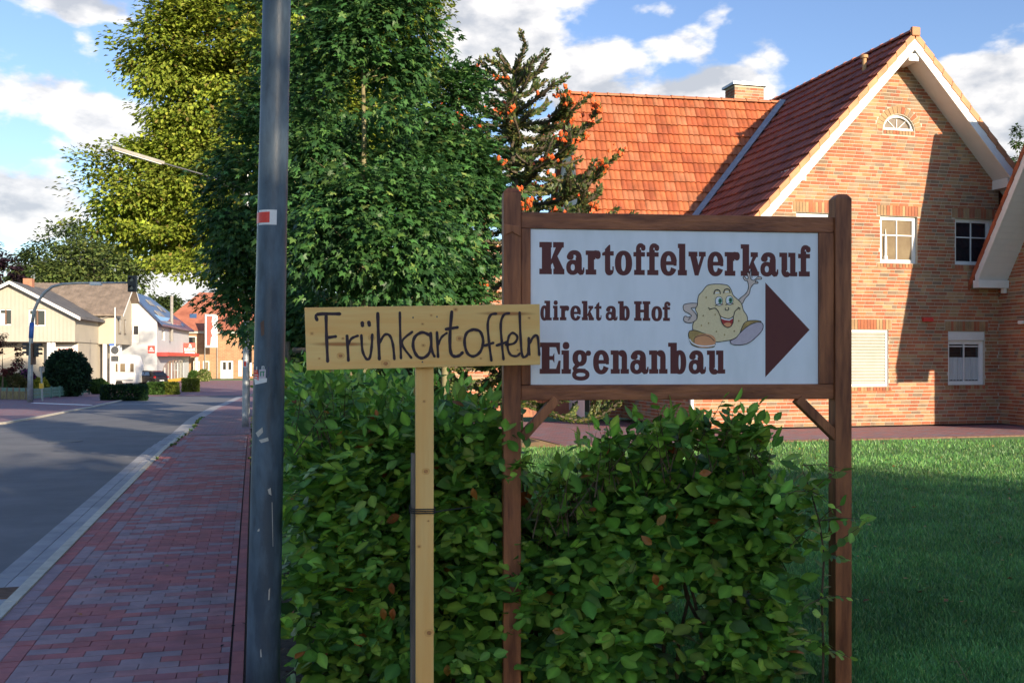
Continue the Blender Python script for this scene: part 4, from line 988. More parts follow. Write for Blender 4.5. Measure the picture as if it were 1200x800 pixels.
# the waving potato print
pp = Print(FSn, .0108)
Z = lambda x, y: FSn.hit(780+x/5.716, 310+y/5.716, vv)
def zz(L): return [Z(*p) for p in L]
px1 = .0047*.9
def fig(L, mt, close=True, w=px1*.9):
    pp.poly(zz(L), mt); pp.stroke(zz(L+[L[0]] if close else L), w, 'print_black')
fig([(548, 110), (555, 150), (540, 190), (500, 225), (485, 245), (512, 262), (530, 230), (560, 195), (568, 160), (590, 130), (618, 125), (612, 112), (600, 118), (610, 100), (640, 98), (640, 86), (618, 82), (592, 105), (570, 95), (562, 60), (545, 55), (553, 92), (540, 95), (528, 80), (518, 84), (528, 104)], 'print_skin')
pp.stroke(zz([(565, 60), (568, 40), (574, 38), (578, 90)]), px1*.8, 'print_black')
fig([(228, 262), (180, 258), (130, 265), (117, 280), (125, 310), (160, 330), (172, 345), (150, 352), (130, 345), (120, 360), (125, 380), (150, 390), (185, 385), (208, 365), (205, 335), (180, 305), (172, 290), (215, 285)], 'print_skin')
pp.stroke(zz([(150, 352), (165, 358), (150, 370)]), px1*.7, 'print_black')
BODY = [(215, 235), (222, 205), (245, 180), (268, 150), (290, 136), (330, 131), (385, 133), (418, 142), (438, 170), (452, 205), (480, 232), (508, 262), (520, 305), (545, 345), (545, 390), (512, 425), (490, 470), (450, 500), (390, 512), (335, 517), (290, 492), (240, 470), (190, 450), (180, 415), (188, 385), (208, 365), (212, 330), (200, 300), (212, 270)]
fig(BODY, 'print_potato')
fig([(160, 445), (152, 465), (160, 505), (175, 535), (215, 552), (280, 556), (325, 548), (330, 515), (315, 488), (285, 472), (240, 455), (195, 440)], 'print_shoe')
pp.ring(*Z(262, 510), px1*13, px1*8, 0, 0, 'print_orange', n=20)
pp.stroke(zz([(160, 500), (180, 525), (225, 543), (290, 545), (328, 538)]), px1*1.4, 'print_white')
pp.stroke(zz([(190, 520), (195, 490), (240, 473), (290, 480), (325, 510)]), px1*.8, 'print_black')
fig([(500, 450), (520, 400), (550, 378), (600, 374), (640, 382), (600, 396), (550, 420), (515, 460)], 'print_shoe')
fig([(430, 510), (470, 490), (500, 455), (545, 415), (595, 390), (635, 386), (652, 405), (645, 440), (610, 480), (570, 515), (530, 533), (475, 538), (440, 530)], 'print_sole')
for x, y in ((345, 178), (410, 172)): pp.stroke(zz([(x-22, y+18), (x-16, y-2), (x, y-9), (x+16, y-2), (x+20, y+16)]), px1*1.3, 'print_black'); pp.stroke(zz([(x-10, y+12), (x+10, y+10)]), px1*1.2, 'print_white')
for x, y in ((356, 245), (426, 240)):
    c = Z(x, y); pp.ring(*c, px1*4.6, px1*5.6, 0, 0, 'print_black', n=20); pp.ring(*c, px1*4.0, px1*5.0, 0, 0, 'print_white', n=20)
    c = Z(x+8, y-2); pp.ring(*c, px1*2.2, px1*3, 0, 0, 'print_green', n=14); pp.ring(*c, px1*1, px1*1.4, 0, 0, 'print_black', n=10)
    pp.stroke(zz([(x-24, y+30), (x, y+18), (x+26, y+22)]), px1, 'print_black')
pp.stroke(zz([(398, 292), (400, 303), (412, 306), (422, 298), (418, 288)]), px1, 'print_black')
pp.poly(zz([(366, 345), (395, 358), (425, 362), (452, 348), (450, 385), (435, 412), (415, 420), (390, 408), (372, 380)]), 'print_red')
pp.poly(zz([(386, 398), (405, 388), (430, 390), (440, 400), (430, 414), (413, 418), (395, 410)]), 'print_orange')
pp.poly(zz([(368, 350), (395, 362), (425, 366), (450, 352), (450, 360), (425, 375), (395, 371), (372, 362)]), 'print_white')
pp.stroke(zz([(300, 298), (330, 292), (350, 312), (366, 345), (395, 358), (425, 362), (452, 346), (462, 315), (480, 298), (492, 290)]), px1, 'print_black')
pp.stroke(zz([(366, 345), (374, 385), (392, 410), (416, 421), (438, 410), (450, 385), (452, 348)]), px1, 'print_black')
pp.stroke(zz([(284, 288), (298, 298), (290, 302)]), px1*.8, 'print_black'); pp.stroke(zz([(484, 286), (496, 292), (494, 302)]), px1*.8, 'print_black')
for x, y in ((270, 220), (250, 342), (286, 392), (238, 407), (338, 448), (393, 470), (458, 445), (488, 377), (330, 335)):
    pp.ring(*Z(x, y), px1*.9, px1*1.0, 0, 0, 'print_shoe', n=10)
pp.build('potato_print', panel)

# ================================================================== plank sign in front
FP = Frame(XY(357, 4.36), to=XY(633, 4.565))
plk = thing('plank_sign', 'pale raw pine plank hand lettered Fruehkartoffeln nailed across a single pine post'.replace('Frueh', 'Früh'), 'sign', tuple(FP(.5, .02, 0)))
c0, c1, c2, c3 = FP.hit(356.8, 360.3), FP.hit(632.5, 356.2), FP.hit(633.2, 427.3), FP.hit(359.3, 433.7)
m = MB(FP); m.prism([c0, c1, c2, c3], 0, .024); pb = m.build('plank', 'pine_h', plk, bevel=.0025); recentre(pb)
q0, q1 = FP.hit(487.3, 500, .025)[0], FP.hit(508.3, 500, .025)[0]
m = MB(FP); m.box(q0, q1, .025, .065, -.1, FP.hit(490, 366, .025)[1]); recentre(m.build('post', 'pine_v', plk, bevel=.0025))
hw = Print(FP, -.0006); HZ = lambda L: [FP.hit(340+x/3.75, 340+y/3.75, 0) for x, y in L]
W_ = 3.3/268
for L, w in [([(118, 130), (121, 106), (218, 104)], 1.15), ([(158, 106), (160, 200), (165, 312)], 1.1), ([(165, 208), (200, 203)], 1.1),
    ([(250, 200), (256, 308)], 1.05), ([(254, 240), (270, 212), (297, 200)], .95), ([(313, 198), (318, 265), (335, 301), (350, 296), (358, 250), (361, 195)], .95), ([(317, 143), (318, 155)], 1.3), ([(346, 141), (348, 153)], 1.3),
    ([(385, 102), (388, 200), (392, 302)], 1.15), ([(392, 232), (415, 196), (438, 200), (452, 240), (458, 302)], .95), ([(482, 98), (484, 200), (487, 298)], .9), ([(536, 183), (490, 230), (532, 296)], .9),
    ([(612, 197), (580, 185), (548, 205), (540, 245), (555, 285), (580, 298), (608, 280), (620, 240), (616, 190)], 1.1), ([(618, 188), (622, 260), (634, 290)], 1.0),
    ([(645, 185), (650, 292)], 1.0), ([(650, 240), (665, 207), (688, 188)], .85), ([(710, 95), (702, 200), (705, 270), (720, 290), (742, 287), (757, 274)], 1.15), ([(685, 171), (735, 163)], 1.1),
    ([(805, 172), (776, 187), (766, 228), (778, 275), (805, 290), (835, 270), (848, 225), (835, 182), (805, 172)], 1.05),
    ([(905, 103), (880, 110), (868, 150), (874, 230), (884, 308)], .95), ([(855, 243), (892, 231)], 1.0), ([(962, 101), (938, 109), (925, 150), (930, 230), (937, 303)], .95), ([(908, 242), (950, 228)], 1.0),
    ([(948, 240), (985, 232), (998, 205), (978, 187), (960, 205), (955, 250), (968, 283), (995, 289), (1008, 278)], .9), ([(1008, 98), (1012, 200), (1020, 288), (1042, 284), (1047, 255), (1048, 210)], .95), ([(1048, 212), (1052, 283)], .8), ([(1052, 232), (1070, 203), (1087, 205), (1094, 284)], .95)]:
    hw.stroke(HZ(L), W_*w, 'marker')
hw.build('lettering', plk)
kn = Print(FP, -.0002)
for x, y, r in ((96, 190, 7), (222, 288, 13), (358, 208, 12), (585, 242, 8), (745, 212, 13), (420, 322, 16), (727, 85, 9), (128, 300, 5), (582, 148, 6), (620, 110, 5), (232, 212, 6), (1050, 122, 6), (1000, 262, 5), (838, 300, 5)):
    c = HZ([(x, y)])[0]; kn.ring(*c, r*W_/12*1.35, r*W_/12*1.1, 0, 0, 'knot_halo', n=18); kn.ring(*c, r*W_/12*.62, r*W_/12*.5, 0, 0, 'knot_core', n=14)
kn.build('knots', plk)
kn = Print(FP, .0247)
for px, py, r in ((499, 552, 5), (503, 741, 6), (491, 640, 3), (497, 470, 2.5), (502, 610, 2)):
    c = FP.hit(px, py, .025); kn.ring(*c, r/262, r*.8/262, 0, 0, 'knot_halo', n=18); kn.ring(*c, r*.5/262, r*.4/262, 0, 0, 'knot_core', n=14)
kn.build('knots', plk)
# nail heads
m = MB(FP)
for px, py in ((484, 372), (512, 371), (495, 424)): u, z = FP.hit(px, py); m.tube([FP.T(u, 0, z) if False else (u, .0, z), (u, -.0018, z)], .0035, 8)
m.build('nail', 'iron', plk)
# old grey stake tied behind it
stk = thing('grey_stake', 'old weathered grey stake tied close behind the pine post with black cord', 'stake', tuple(FP(.45, .08, 0)))
s0, s1 = FP.hit(481.5, 600, .045)[0], FP.hit(490, 600, .045)[0]
m = MB(FP); zt = FP.hit(484, 531, .045)[1]; m.prism([(s0, -.1), (s1, -.1), (s1-.001, zt-.004), (s0+.003, zt), (s0-.001, .6)], .045, .085); m.build('stake', 'old_wood', stk, bevel=.003)
tie = MB(FP); zc = FP.hit(495, 601, .02)[1]
for k in range(3):
    z_ = zc+k*.009; tie.tube([(s0-.006, .04, z_+.012), (s0-.006, .02, z_+.004), (q0-.004, .018, z_), (q1+.005, .017, z_-.001), (q1+.008, .04, z_+.002), (q1+.006, .09, z_+.004), (s0-.004, .09, z_+.01), (s0-.006, .04, z_+.012)], .0028, 6)
tie.tube([(q1, .03, zc), (q1+.05, .05, zc+.005), (q1+.13, .10, zc+.004), (q1+.2, .2, zc-.006)], .003, 6)
props(tie.build('cord', 'black_plastic'), 'black cord wound round the pine post and the grey stake', 'cord')

# ================================================================== big lamp pole
def pole_thing(name, label, base, top, r0, r1, material='pole_paint', cat='lamp post'):
    t = thing(name, label, cat, base); b, e = Vector(base), Vector(top)
    pts = [b+(e-b)*i/24 for i in range(25)]; m = MB(); m.tube(pts, [r0+(r1-r0)*i/24 for i in range(25)], 40)
    o = m.build('pole', material, t, smooth=True); return t, (b, e, r0, r1)
bx, by = XY(307.6, 4.7); tx, ty = XY(307.6+16.6/3.26*7, 4.7)
lp_, LPG = pole_thing('lamp_post', 'thick blue grey steel lamp post in front with a torn sticker and reflector band', (bx, by, -.05), (tx, ty, 7.0), .0792, .0475)
def patch(G, px0, px1, z0, z1, name, mt, parent, off=.0012, poly=None, D=4.7):
    """thin sheet wrapped on the pole: px0..px1 as -1..1 across the visible half"""
    b, e, r0, r1 = G; m = MB(); n = 8; look = Vector((-b.x, -b.y, 0)).normalized(); rt = Vector((0, 0, 1)).cross(look)   # rt: camera right on the near side
    if poly is None: poly = [(px0, z0), (px1, z0), (px1, z1), (px0, z1)]
    def at(s, z):
        t = (z-b.z)/(e.z-b.z); c = b+(e-b)*t; r = r0+(r1-r0)*t+off; a = math.asin(max(-1, min(1, s))); return tuple(c+(look*math.cos(a)+rt*math.sin(a))*r)
    # densify along s between consecutive points
    P = []
    for i, (s, z) in enumerate(poly):
        s2, z2 = poly[(i+1) % len(poly)]
        for k in range(6): P.append((s+(s2-s)*k/6, z+(z2-z)*k/6))
    smn, smx = min(p[0] for p in poly), max(p[0] for p in poly)
    if len(poly) == 4:
        V = []; 
        for k in range(n+1):
            f = k/n
            a = (poly[0][0]+(poly[1][0]-poly[0][0])*f, poly[0][1]+(poly[1][1]-poly[0][1])*f); d = (poly[3][0]+(poly[2][0]-poly[3][0])*f, poly[3][1]+(poly[2][1]-poly[3][1])*f)
            V += [at(*a), at(*d)]
        m._add(V, [(2*k, 2*k+2, 2*k+3, 2*k+1) for k in range(n)])
    else:
        t = tessellate_polygon([[Vector((p[0], p[1], 0)) for p in P]]); m._add([at(*p) for p in P], [tuple(q) for q in t])
    return m.build(name, mt, parent, fix=False)
zy = lambda y: EYE+(HOR-y)/FOC*4.64
patch(LPG, -.995, .28, zy(263.5), zy(246), 'reflector', 'tape_white', lp_); patch(LPG, -.995, -.18, zy(261), zy(248.5), 'reflector', 'tape_red', lp_, off=.002)
# torn sticker
zs = lambda x, y: ((x-129)/640*40/19.2+(-.93), zy(420+y/16))
def sp(x, y): return (max(-.97, -.955+(x-130)/16/18.5), zy(420+y/16))
patch(LPG, 0, 0, 0, 0, 'sticker', 'sticker_blue', lp_, poly=[sp(130, 130), sp(400, 150), sp(410, 320), sp(360, 400), sp(130, 380), sp(130, 250)])
patch(LPG, 0, 0, 0, 0, 'sticker', 'tape_white', lp_, off=.0018, poly=[sp(140, 370), sp(375, 365), sp(370, 440), sp(160, 490)])
patch(LPG, 0, 0, 0, 0, 'sticker', 'print_sole', lp_, off=.0022, poly=[sp(230, 205), sp(350, 200), sp(350, 365), sp(225, 370)])
patch(LPG, 0, 0, 0, 0, 'sticker', 'tape_red', lp_, off=.0024, poly=[sp(135, 220), sp(195, 205), sp(220, 300), sp(225, 410), sp(135, 365)])
for a, b, c in (((150, 240), (190, 235), .0028), ((150, 300), (205, 300), .0028), ((150, 340), (200, 345), .0028)): patch(LPG, a[0] and sp(*a)[0], sp(*b)[0], sp(*b)[1]-.003, sp(*a)[1], 'sticker', 'tape_white', lp_, off=c)
for (x0, y0, x1, y1) in ((250, 240, 270, 330), (300, 235, 318, 330), (255, 240, 330, 258), (180, 150, 195, 215), (275, 150, 290, 215), (275, 140, 320, 152), (310, 150, 324, 210)): patch(LPG, sp(x0, 0)[0], sp(x1, 0)[0], sp(0, y1)[1], sp(0, y0)[1], 'sticker', 'print_green' if y0 > 220 else 'tape_white', lp_, off=.003)
# scraped paint
for P in ([(-.75, 507), (-.35, 500), (-.3, 506), (-.6, 512)], [(-.55, 515), (.0, 512), (.05, 516), (-.4, 518.5)], [(.05, 573), (.22, 571), (.28, 580), (.12, 578)], [(.22, 690), (.3, 688), (.28, 702), (.2, 702)], [(.30, 588), (.34, 588), (.44, 640), (.41, 640)], [(-.5, 620), (-.4, 618), (-.38, 621), (-.5, 622)], [(-.2, 760), (-.15, 758), (-.1, 768), (-.18, 768)], [(-.62, 378), (-.40, 375), (-.36, 392), (-.55, 394)]):
    patch(LPG, 0, 0, 0, 0, 'paint_scrape', 'paint_chip' if P[0][1] > 400 else 'rust', lp_, poly=[(s, zy(y)) for s, y in P])
m = MB(); 
for s in (.33, .38, .36): pass
# second lamp post up the street, with its long arm and flat luminaire over the road
b2 = gp(287.5, 500); D2 = depth_of(b2)
lp2, LG2 = pole_thing('lamp_post', 'second slimmer grey lamp post farther up the pavement with arm over the road', (b2.x, b2.y, b2.z), (b2.x+.05, b2.y, 6.55), .082, .055, 'steel')
zz2 = lambda y: EYE+(HOR-y)/FOC*D2
patch(LG2, -.9, .5, zz2(430), zz2(421), 'reflector', 'tape_white', lp2); patch(LG2, -.6, .1, zz2(429), zz2(423.5), 'reflector', 'tape_red', lp2, off=.003)
A = PT(192, 191.5, D2-.4); B = PT(130.5, 173, D2-1.2)
m = MB(); m.tube([(b2.x+.04, b2.y, 5.6), tuple(PT(250, 208, D2-.2)), tuple(A)], .022, 10); m.build('arm', 'iron', lp2)  # dark iron colour stands in for the leaf shade around the arm
m = MB(); m.beam(A, B, .14, .085); m.build('lamp_head', 'lamp_grey', lp2, bevel=.02)
d_ = (B-A); m = MB(); m.beam(A+d_*.06-Vector((0, 0, .045)), A+d_*.94-Vector((0, 0, .045)), .11, .02); m.build('diffuser', 'white_board', lp2)
# ================================================================== vegetation
HP = [(.115, .25, .036), (.165, .32, .042), (.082, .19, .032), (.26, .39, .055), (.055, .135, .030), (.20, .26, .05), (.34, .10, .02)]
HPW = [.30, .24, .16, .17, .10, .04, .006]
def perp_rand(d):
    r = unit(RNG.normal(size=d.shape)); return unit(np.cross(d, r))
def twigs(P, Dr, L, step, leaf, pal, pw, tm=HORN, droop=.35, up=.55, outb=.6, tw=None, sizej=.42):
    """leaves set alternately along bent twigs; returns arrays"""
    n = len(P); out_p, out_a, out_n = [], [], []
    K = int(max(2, L.max()/step))
    side = perp_rand(Dr); flat = unit(np.cross(Dr, np.cross(np.tile([0, 0, 1.0], (n, 1)), Dr)+1e-4))
    sd = unit(np.cross(Dr, np.tile([0, 0, 1.0], (n, 1)))+RNG.normal(0, .25, (n, 3)))
    for k in range(K):
        t = (k+.5)*step; ok = t < L
        s = 1 if k % 2 else -1
        pos = P+Dr*t[..., None] if np.ndim(t) else P+Dr*t
        pos = pos+np.array([0, 0, -droop*t*t*.6])
        ax = unit(Dr*.75+sd*s*.9+np.array([0, 0, -.25])+RNG.normal(0, .22, (n, 3)))
        nr = unit(np.array([0, 0, up])+Dr*outb+RNG.normal(0, .28, (n, 3)))
        out_p.append(pos[ok]); out_a.append(ax[ok]); out_n.append(nr[ok])
    ok = L > 0; out_p.append((P+Dr*L[:, None])[ok]+np.array([0, 0, -1])*(droop*L*L*.6)[ok, None]); out_a.append(unit(Dr+RNG.normal(0, .2, (n, 3)))[ok]); out_n.append(unit(np.array([0, 0, up])+RNG.normal(0, .3, (n, 3)))[ok])
    p, a, nn = np.vstack(out_p), np.vstack(out_a), np.vstack(out_n)
    sz = leaf*(1+RNG.uniform(-sizej*1.3, sizej, len(p)))
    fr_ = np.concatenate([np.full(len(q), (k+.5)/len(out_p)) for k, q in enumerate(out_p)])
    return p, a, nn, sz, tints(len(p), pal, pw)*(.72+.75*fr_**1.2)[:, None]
def add_leaves(parent, arrays, tm, name='foliage', material='leaf', single=0, org=None):
    p, a, n, s, t = arrays; org = ORG[parent.name]
    if single:                               # the leaves that show largest as objects of their own
        dp_ = p @ np.array([SA, CA, 0]); vis = s/dp_
        X = (p @ np.array([CA, -SA, 0]))/dp_*FOC+600; Yp = HOR-(p[:, 2]-EYE)/dp_*FOC
        facing = np.abs((unit(n)*unit(-p+np.array([0, 0, EYE]))).sum(1))
        sc_ = vis*facing*((X > 330) & (X < 1195) & (Yp < 795)) - dp_*.0012
        idx = np.argsort(-sc_)[:single*3]; idx = RNG.permutation(idx)[:single]
        mask = np.zeros(len(p), bool); mask[idx] = True
        meshes = {}
        for i in idx:
            key = tuple(np.round(np.clip(t[i], .02, .4)/.03).astype(int))
            if key not in meshes:
                meshes[key] = np_mesh('leaf', tm[0], tm[1], material, np.tile(t[i], (len(tm[0]), 1)))
            Y = Vector(a[i]).normalized(); Xv = Y.cross(Vector(n[i])).normalized(); Zv = Xv.cross(Y)
            o = bpy.data.objects.new('leaf', meshes[key]); COL.objects.link(o); o.parent = parent
            M_ = Matrix((Xv, Y, Zv)).transposed().to_4x4() @ Matrix.Scale(float(s[i]), 4)
            o.matrix_basis = Matrix.Translation(Vector(p[i])-org) @ M_
        p, a, n, s, t = p[~mask], a[~mask], n[~mask], s[~mask], t[~mask]
    V, F, T = leaf_arrays(tm, p, a, n, s, t)
    o = link(name, np_mesh(name, V, F, material, T, org=org), parent); o['kind'] = 'stuff'; return o
def cat_arr(*A): return tuple(np.concatenate([a[i] for a in A]) for i in range(5))

# ---- hornbeam hedge along the pavement
hedge = thing('hornbeam_hedge', 'long clipped hornbeam hedge running along the brick pavement behind the lamp post', 'hedge', (.8, 8, 0))
def top_h(x, y): return 1.27+.06*math.sin(y*2.1)+.05*math.sin(y*5.3+x*3)
def hedge_seg(y0, y1, n, leaf, L0, L1, x0=.24, x1=1.2):
    yv = RNG.uniform(y0, y1, n); side = RNG.random(n); P = np.zeros((n, 3)); Dd = np.zeros((n, 3))
    hz = np.array([top_h(0, y)+hgt(y) for y in yv])
    s = side < .52                            # street face
    P[s] = np.stack([np.full(s.sum(), x0+.22)+RNG.uniform(-.08, .2, s.sum()), yv[s], RNG.uniform(.05, 1, s.sum())*hz[s]], 1); Dd[s] = (-1, 0, .25)
    q = (side >= .52) & (side < .86)          # top
    P[q] = np.stack([RNG.uniform(x0+.1, x1, q.sum()), yv[q], hz[q]-RNG.uniform(.08, .3, q.sum())], 1); Dd[q] = (-.12, -.1, 1)
    q = side >= .86                           # near end
    P[q] = np.stack([RNG.uniform(x0+.15, x1, q.sum()), np.full(q.sum(), y0+.2)+RNG.uniform(-.1, .25, q.sum()), RNG.uniform(.05, 1, q.sum())*hz[q]], 1); Dd[q] = (-.2, -1, .2)
    Dd = unit(Dd+RNG.normal(0, .38, Dd.shape)); L = RNG.uniform(L0, L1, n)
    return twigs(P, Dd, L, .040 if leaf < .09 else .05, leaf, HP, HPW)
HPd = HPW
Aa = hedge_seg(5.3, 9.5, 2600, .072, .12, .34)
Ab = hedge_seg(9.5, 22.5, 3000, .088, .15, .38, x1=1.1)
Aa2 = hedge_seg(4.62, 5.4, 560, .070, .10, .28, x0=.36)
# the part that turns behind the plank sign and the signboard: profile taken along the row
HA, HB = Vector((*XY(372, 5.15), 0)), Vector((*XY(905, 4.95), 0))
prof = [(330, 452), (400, 450), (450, 458), (500, 462), (560, 470), (585, 482), (605, 515), (640, 555), (668, 540), (700, 500), (740, 484), (790, 474), (850, 472), (880, 482), (900, 520), (925, 590), (950, 660)]
def prof_y(px):
    for (a, ya), (b, yb) in zip(prof, prof[1:]):
        if px <= b: return ya+(yb-ya)*max(0, (px-a))/(b-a)
    return 700
def front_seg(n, f0, f1, leaf, L0, L1, thick=.27, dens=None):
    f = RNG.uniform(f0, f1, n); P = np.zeros((n, 3)); Dd = np.zeros((n, 3))
    U = (HB-HA).normalized(); N = Vector((U.y, -U.x, 0)); ln = (HB-HA).length
    keep = np.ones(n, bool)
    for i in range(n):
        b = HA+U*(ln*f[i]); px = 600+FOC*(b.x*CA-b.y*SA)/depth_of(b); zt = EYE-(prof_y(px)-HOR)/FOC*(depth_of(b)-.1)-.40
        r = RNG.random(); v = RNG.uniform(-.05, .16)
        zt -= .05
        if r < .62:
            z = RNG.uniform(.0, 1)**.9*zt; P[i] = (b.x+N.x*v, b.y+N.y*v, z); Dd[i] = (N.x+RNG.normal(0, .5), N.y, .18)
        elif r < .84: P[i] = (b.x+N.x*RNG.uniform(-thick, thick*.8), b.y+N.y*RNG.uniform(-thick, thick*.8), zt-RNG.uniform(.0, .18)); Dd[i] = (RNG.normal(0, .3), RNG.normal(0, .3), 1)
        else: z = RNG.uniform(0, 1)*zt; P[i] = (b.x-N.x*v, b.y-N.y*v, z); Dd[i] = (-N.x, -N.y, .2)
        # open patches where the lawn shows through
        if mnoise.noise(Vector((P[i][0]*2.2, P[i][2]*2.6, 4.4))) > .47 and px > 600: keep[i] = False
    Dd = unit(Dd+RNG.normal(0, .28, Dd.shape)); L = RNG.uniform(L0, L1, n)
    return twigs(P[keep], Dd[keep], L[keep], .043, leaf, HP, HPW), (P[keep], Dd[keep], L[keep])
def shoots(n, lo, hi, D0, D1, Lm, ytab=None):
    P = []
    for i in range(n):
        px = RNG.uniform(lo, hi); P.append(tuple(PT(px, prof_y(px)+RNG.uniform(38, 62), RNG.uniform(D0, D1))))
    P = np.array(P); Dd = unit(np.stack([RNG.normal(0, .35, n), RNG.normal(0, .35, n), np.ones(n)], 1)); L = RNG.uniform(.12, Lm, n)
    return twigs(P, Dd, L, .036, .062, HP, [.25, .3, .05, .30, .02, .08, 0], droop=.1, outb=.2), (P, Dd, L)
S1_, SG1 = shoots(60, 335, 585, 4.9, 5.5, .26); S2_, SG2 = shoots(70, 615, 900, 4.65, 5.0, .22)
B1, G1 = front_seg(1550, .0, .40, .088, .12, .32)
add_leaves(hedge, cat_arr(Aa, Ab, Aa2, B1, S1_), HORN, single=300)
def twig_tubes(G, n, r=.0022, parent=None, name='twigs'):
    P, Dd, L = G; idx = RNG.permutation(len(P))[:n]; V = []; F = []
    for i in idx:
        a = P[i]-Dd[i]*.12; b = P[i]+Dd[i]*L[i]*.5+np.array([0, 0, -.03*L[i]]); c = P[i]+Dd[i]*L[i]+np.array([0, 0, -.21*L[i]**2]); s = np.cross(Dd[i], [0, 0, 1.0]); s /= max(np.linalg.norm(s), 1e-5); u = np.cross(s, Dd[i])
        k = len(V)
        for q, rr in ((a, r*1.6), (b, r), (c, r*.4)):
            for th in (0, 2.1, 4.2): V.append(q+(s*math.cos(th)+u*math.sin(th))*rr)
        F += [(k+3*j+e, k+3*j+(e+1) % 3, k+3*j+3+(e+1) % 3, k+3*j+3+e) for j in (0, 1) for e in range(3)]
    o = link(name, np_mesh(name, np.array(V), np.array(F), 'twig', org=ORG[parent.name]), parent); o['kind'] = 'stuff'
twig_tubes(G1, 900, parent=hedge); twig_tubes(SG1, 99, parent=hedge)
# woody stems inside both hedges
def stems(parent, pts, h, r=.011):
    m = MB()
    for x, y in pts:
        p = Vector((x, y, hgt(y)-.03)); P_ = [p]
        for k in range(5): p = p+Vector((RNG.normal(0, .04), RNG.normal(0, .04), h/5)); P_.append(p)
        m.tube(P_, [r*(1-.13*k) for k in range(6)], 6)
    m.build('stem', 'twig', parent)['kind'] = 'stuff'
stems(hedge, [(RNG.uniform(.55, .95), y) for y in np.arange(5, 21, .22)], 1.2)
shrub = thing('hornbeam_shrub', 'leafy hornbeam shrub growing in front of the lawn beneath the white signboard', 'shrub', (2.2, 4.3, 0))
B2, G2 = front_seg(1900, .46, 1.0, .090, .12, .32)
# bunchy shoots on the crest
cr_ = []
for px, py, D, k in ((755, 492, 4.85, 26), (800, 488, 4.8, 26), (850, 492, 4.8, 34), (875, 500, 4.75, 30), (700, 515, 4.85, 26), (905, 560, 4.75, 26), (640, 560, 4.8, 14), (610, 520, 4.7, 12), (920, 600, 4.75, 22), (885, 640, 4.7, 24), (560, 475, 4.9, 22), (530, 470, 4.95, 22), (930, 570, 4.7, 12), (900, 700, 4.75, 26), (870, 740, 4.7, 26)):
    c = PT(px, py+34, D); P = np.array([tuple(c)]*k)+RNG.normal(0, .05, (k, 3)); Dd = unit(np.stack([RNG.normal(0, .8, k), RNG.normal(-.3, .6, k), RNG.uniform(0, 1.2, k)], 1)); cr_.append(twigs(P, Dd, RNG.uniform(.06, .15, k), .042, .08, HP, [.3, .3, .1, .22, .02, .05, .005]))
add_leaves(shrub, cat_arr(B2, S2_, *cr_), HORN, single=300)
twig_tubes(G2, 1100, parent=shrub); twig_tubes(SG2, 99, parent=shrub)
stems(shrub, [tuple((HA+(HB-HA)*f)[:2]) for f in np.linspace(.42, .97, 20)], 1.0)
# dead curled leaves caught in the shrub
for i, (px, py, D, rz) in enumerate(((819, 555, 4.5, 80), (764, 638, 4.45, -50), (770, 615, 4.45, 40), (766, 672, 4.5, 160), (647, 738, 4.5, 100), (459, 682, 4.6, 180), (448, 712, 4.6, 170), (461, 712, 4.6, 190), (554, 571, 4.6, 170), (524, 778, 4.6, 180), (782, 523, 4.8, 120))):
    V = HORN[0]*np.array([.9, 1, 3.2]); me = np_mesh('dead_leaf', V, HORN[1], 'leaf', np.tile((.26+.2*RNG.random(), .10+.06*RNG.random(), .03), (len(V), 1)))
    par = shrub if px > 560 else hedge
    o = bpy.data.objects.new('dead_leaf', me); COL.objects.link(o); o.parent = par
    a = math.radians(rz); Yd = (Vector((CA, -SA, 0))*math.sin(a)+Vector((0, 0, 1))*math.cos(a)).normalized(); Nn = (Vector((-SA, -CA, 0))+Vector((RNG.normal(0, .3), 0, .3))).normalized(); Xd = Yd.cross(Nn).normalized(); Nn = Xd.cross(Yd)
    o.matrix_basis = Matrix.Translation(PT(px, py, D)-ORG[par.name]) @ Matrix((Xd, Yd, Nn)).transposed().to_4x4() @ Matrix.Scale(.062, 4); o['label'] = 'curled rust brown dead leaf'
# ---- young shoot in front of the right post
sap = thing('hornbeam_sapling', 'thin young hornbeam sapling in front of the right signboard post, beside the lawn', 'sapling', tuple(PT(966, 812, 4.62)))
P_ = [PT(964, 815, 4.62), PT(965, 760, 4.62), PT(963, 700, 4.6), PT(966, 650, 4.6), PT(960, 610, 4.6), PT(950, 575, 4.58), PT(938, 545, 4.58)]
m = MB(); m.tube(P_, [.006, .006, .0055, .005, .004, .003, .0015], 7)
side = [(P_[3], PT(1006, 618, 4.45)), (P_[3], PT(990, 655, 4.5)), (P_[4], PT(1012, 608, 4.4)), (P_[2], PT(930, 722, 4.5)), (P_[1], PT(996, 770, 4.5)), (P_[4], PT(915, 650, 4.55)), (P_[5], PT(985, 552, 4.5)), (P_[2], PT(1000, 700, 4.5)), (P_[4], PT(984, 592, 4.5)), (P_[5], PT(970, 590, 4.5)), (P_[1], PT(932, 748, 4.5)), (P_[5], PT(915, 580, 4.5)), (P_[6], PT(985, 548, 4.62))]
arrs = []
for a, b in side:
    m.tube([a, (a+b)/2+Vector((0, 0, .01)), b], [.0028, .002, .001], 5)
    L = (b-a).length; arrs.append(twigs(np.array([tuple(a)]), np.array([tuple((b-a).normalized())]), np.array([L]), .026, .062, HP, [.25, .3, .05, .3, .02, .08, 0], droop=0))
for a, b in zip(P_[1:], P_[2:]): arrs.append(twigs(np.array([tuple(a)]), np.array([tuple((b-a).normalized())]), np.array([(b-a).length]), .03, .055, HP, [.25, .3, .05, .3, .02, .08, 0], droop=0))
m.build('stem', 'twig', sap); add_leaves(sap, cat_arr(*arrs), HORN, single=90)

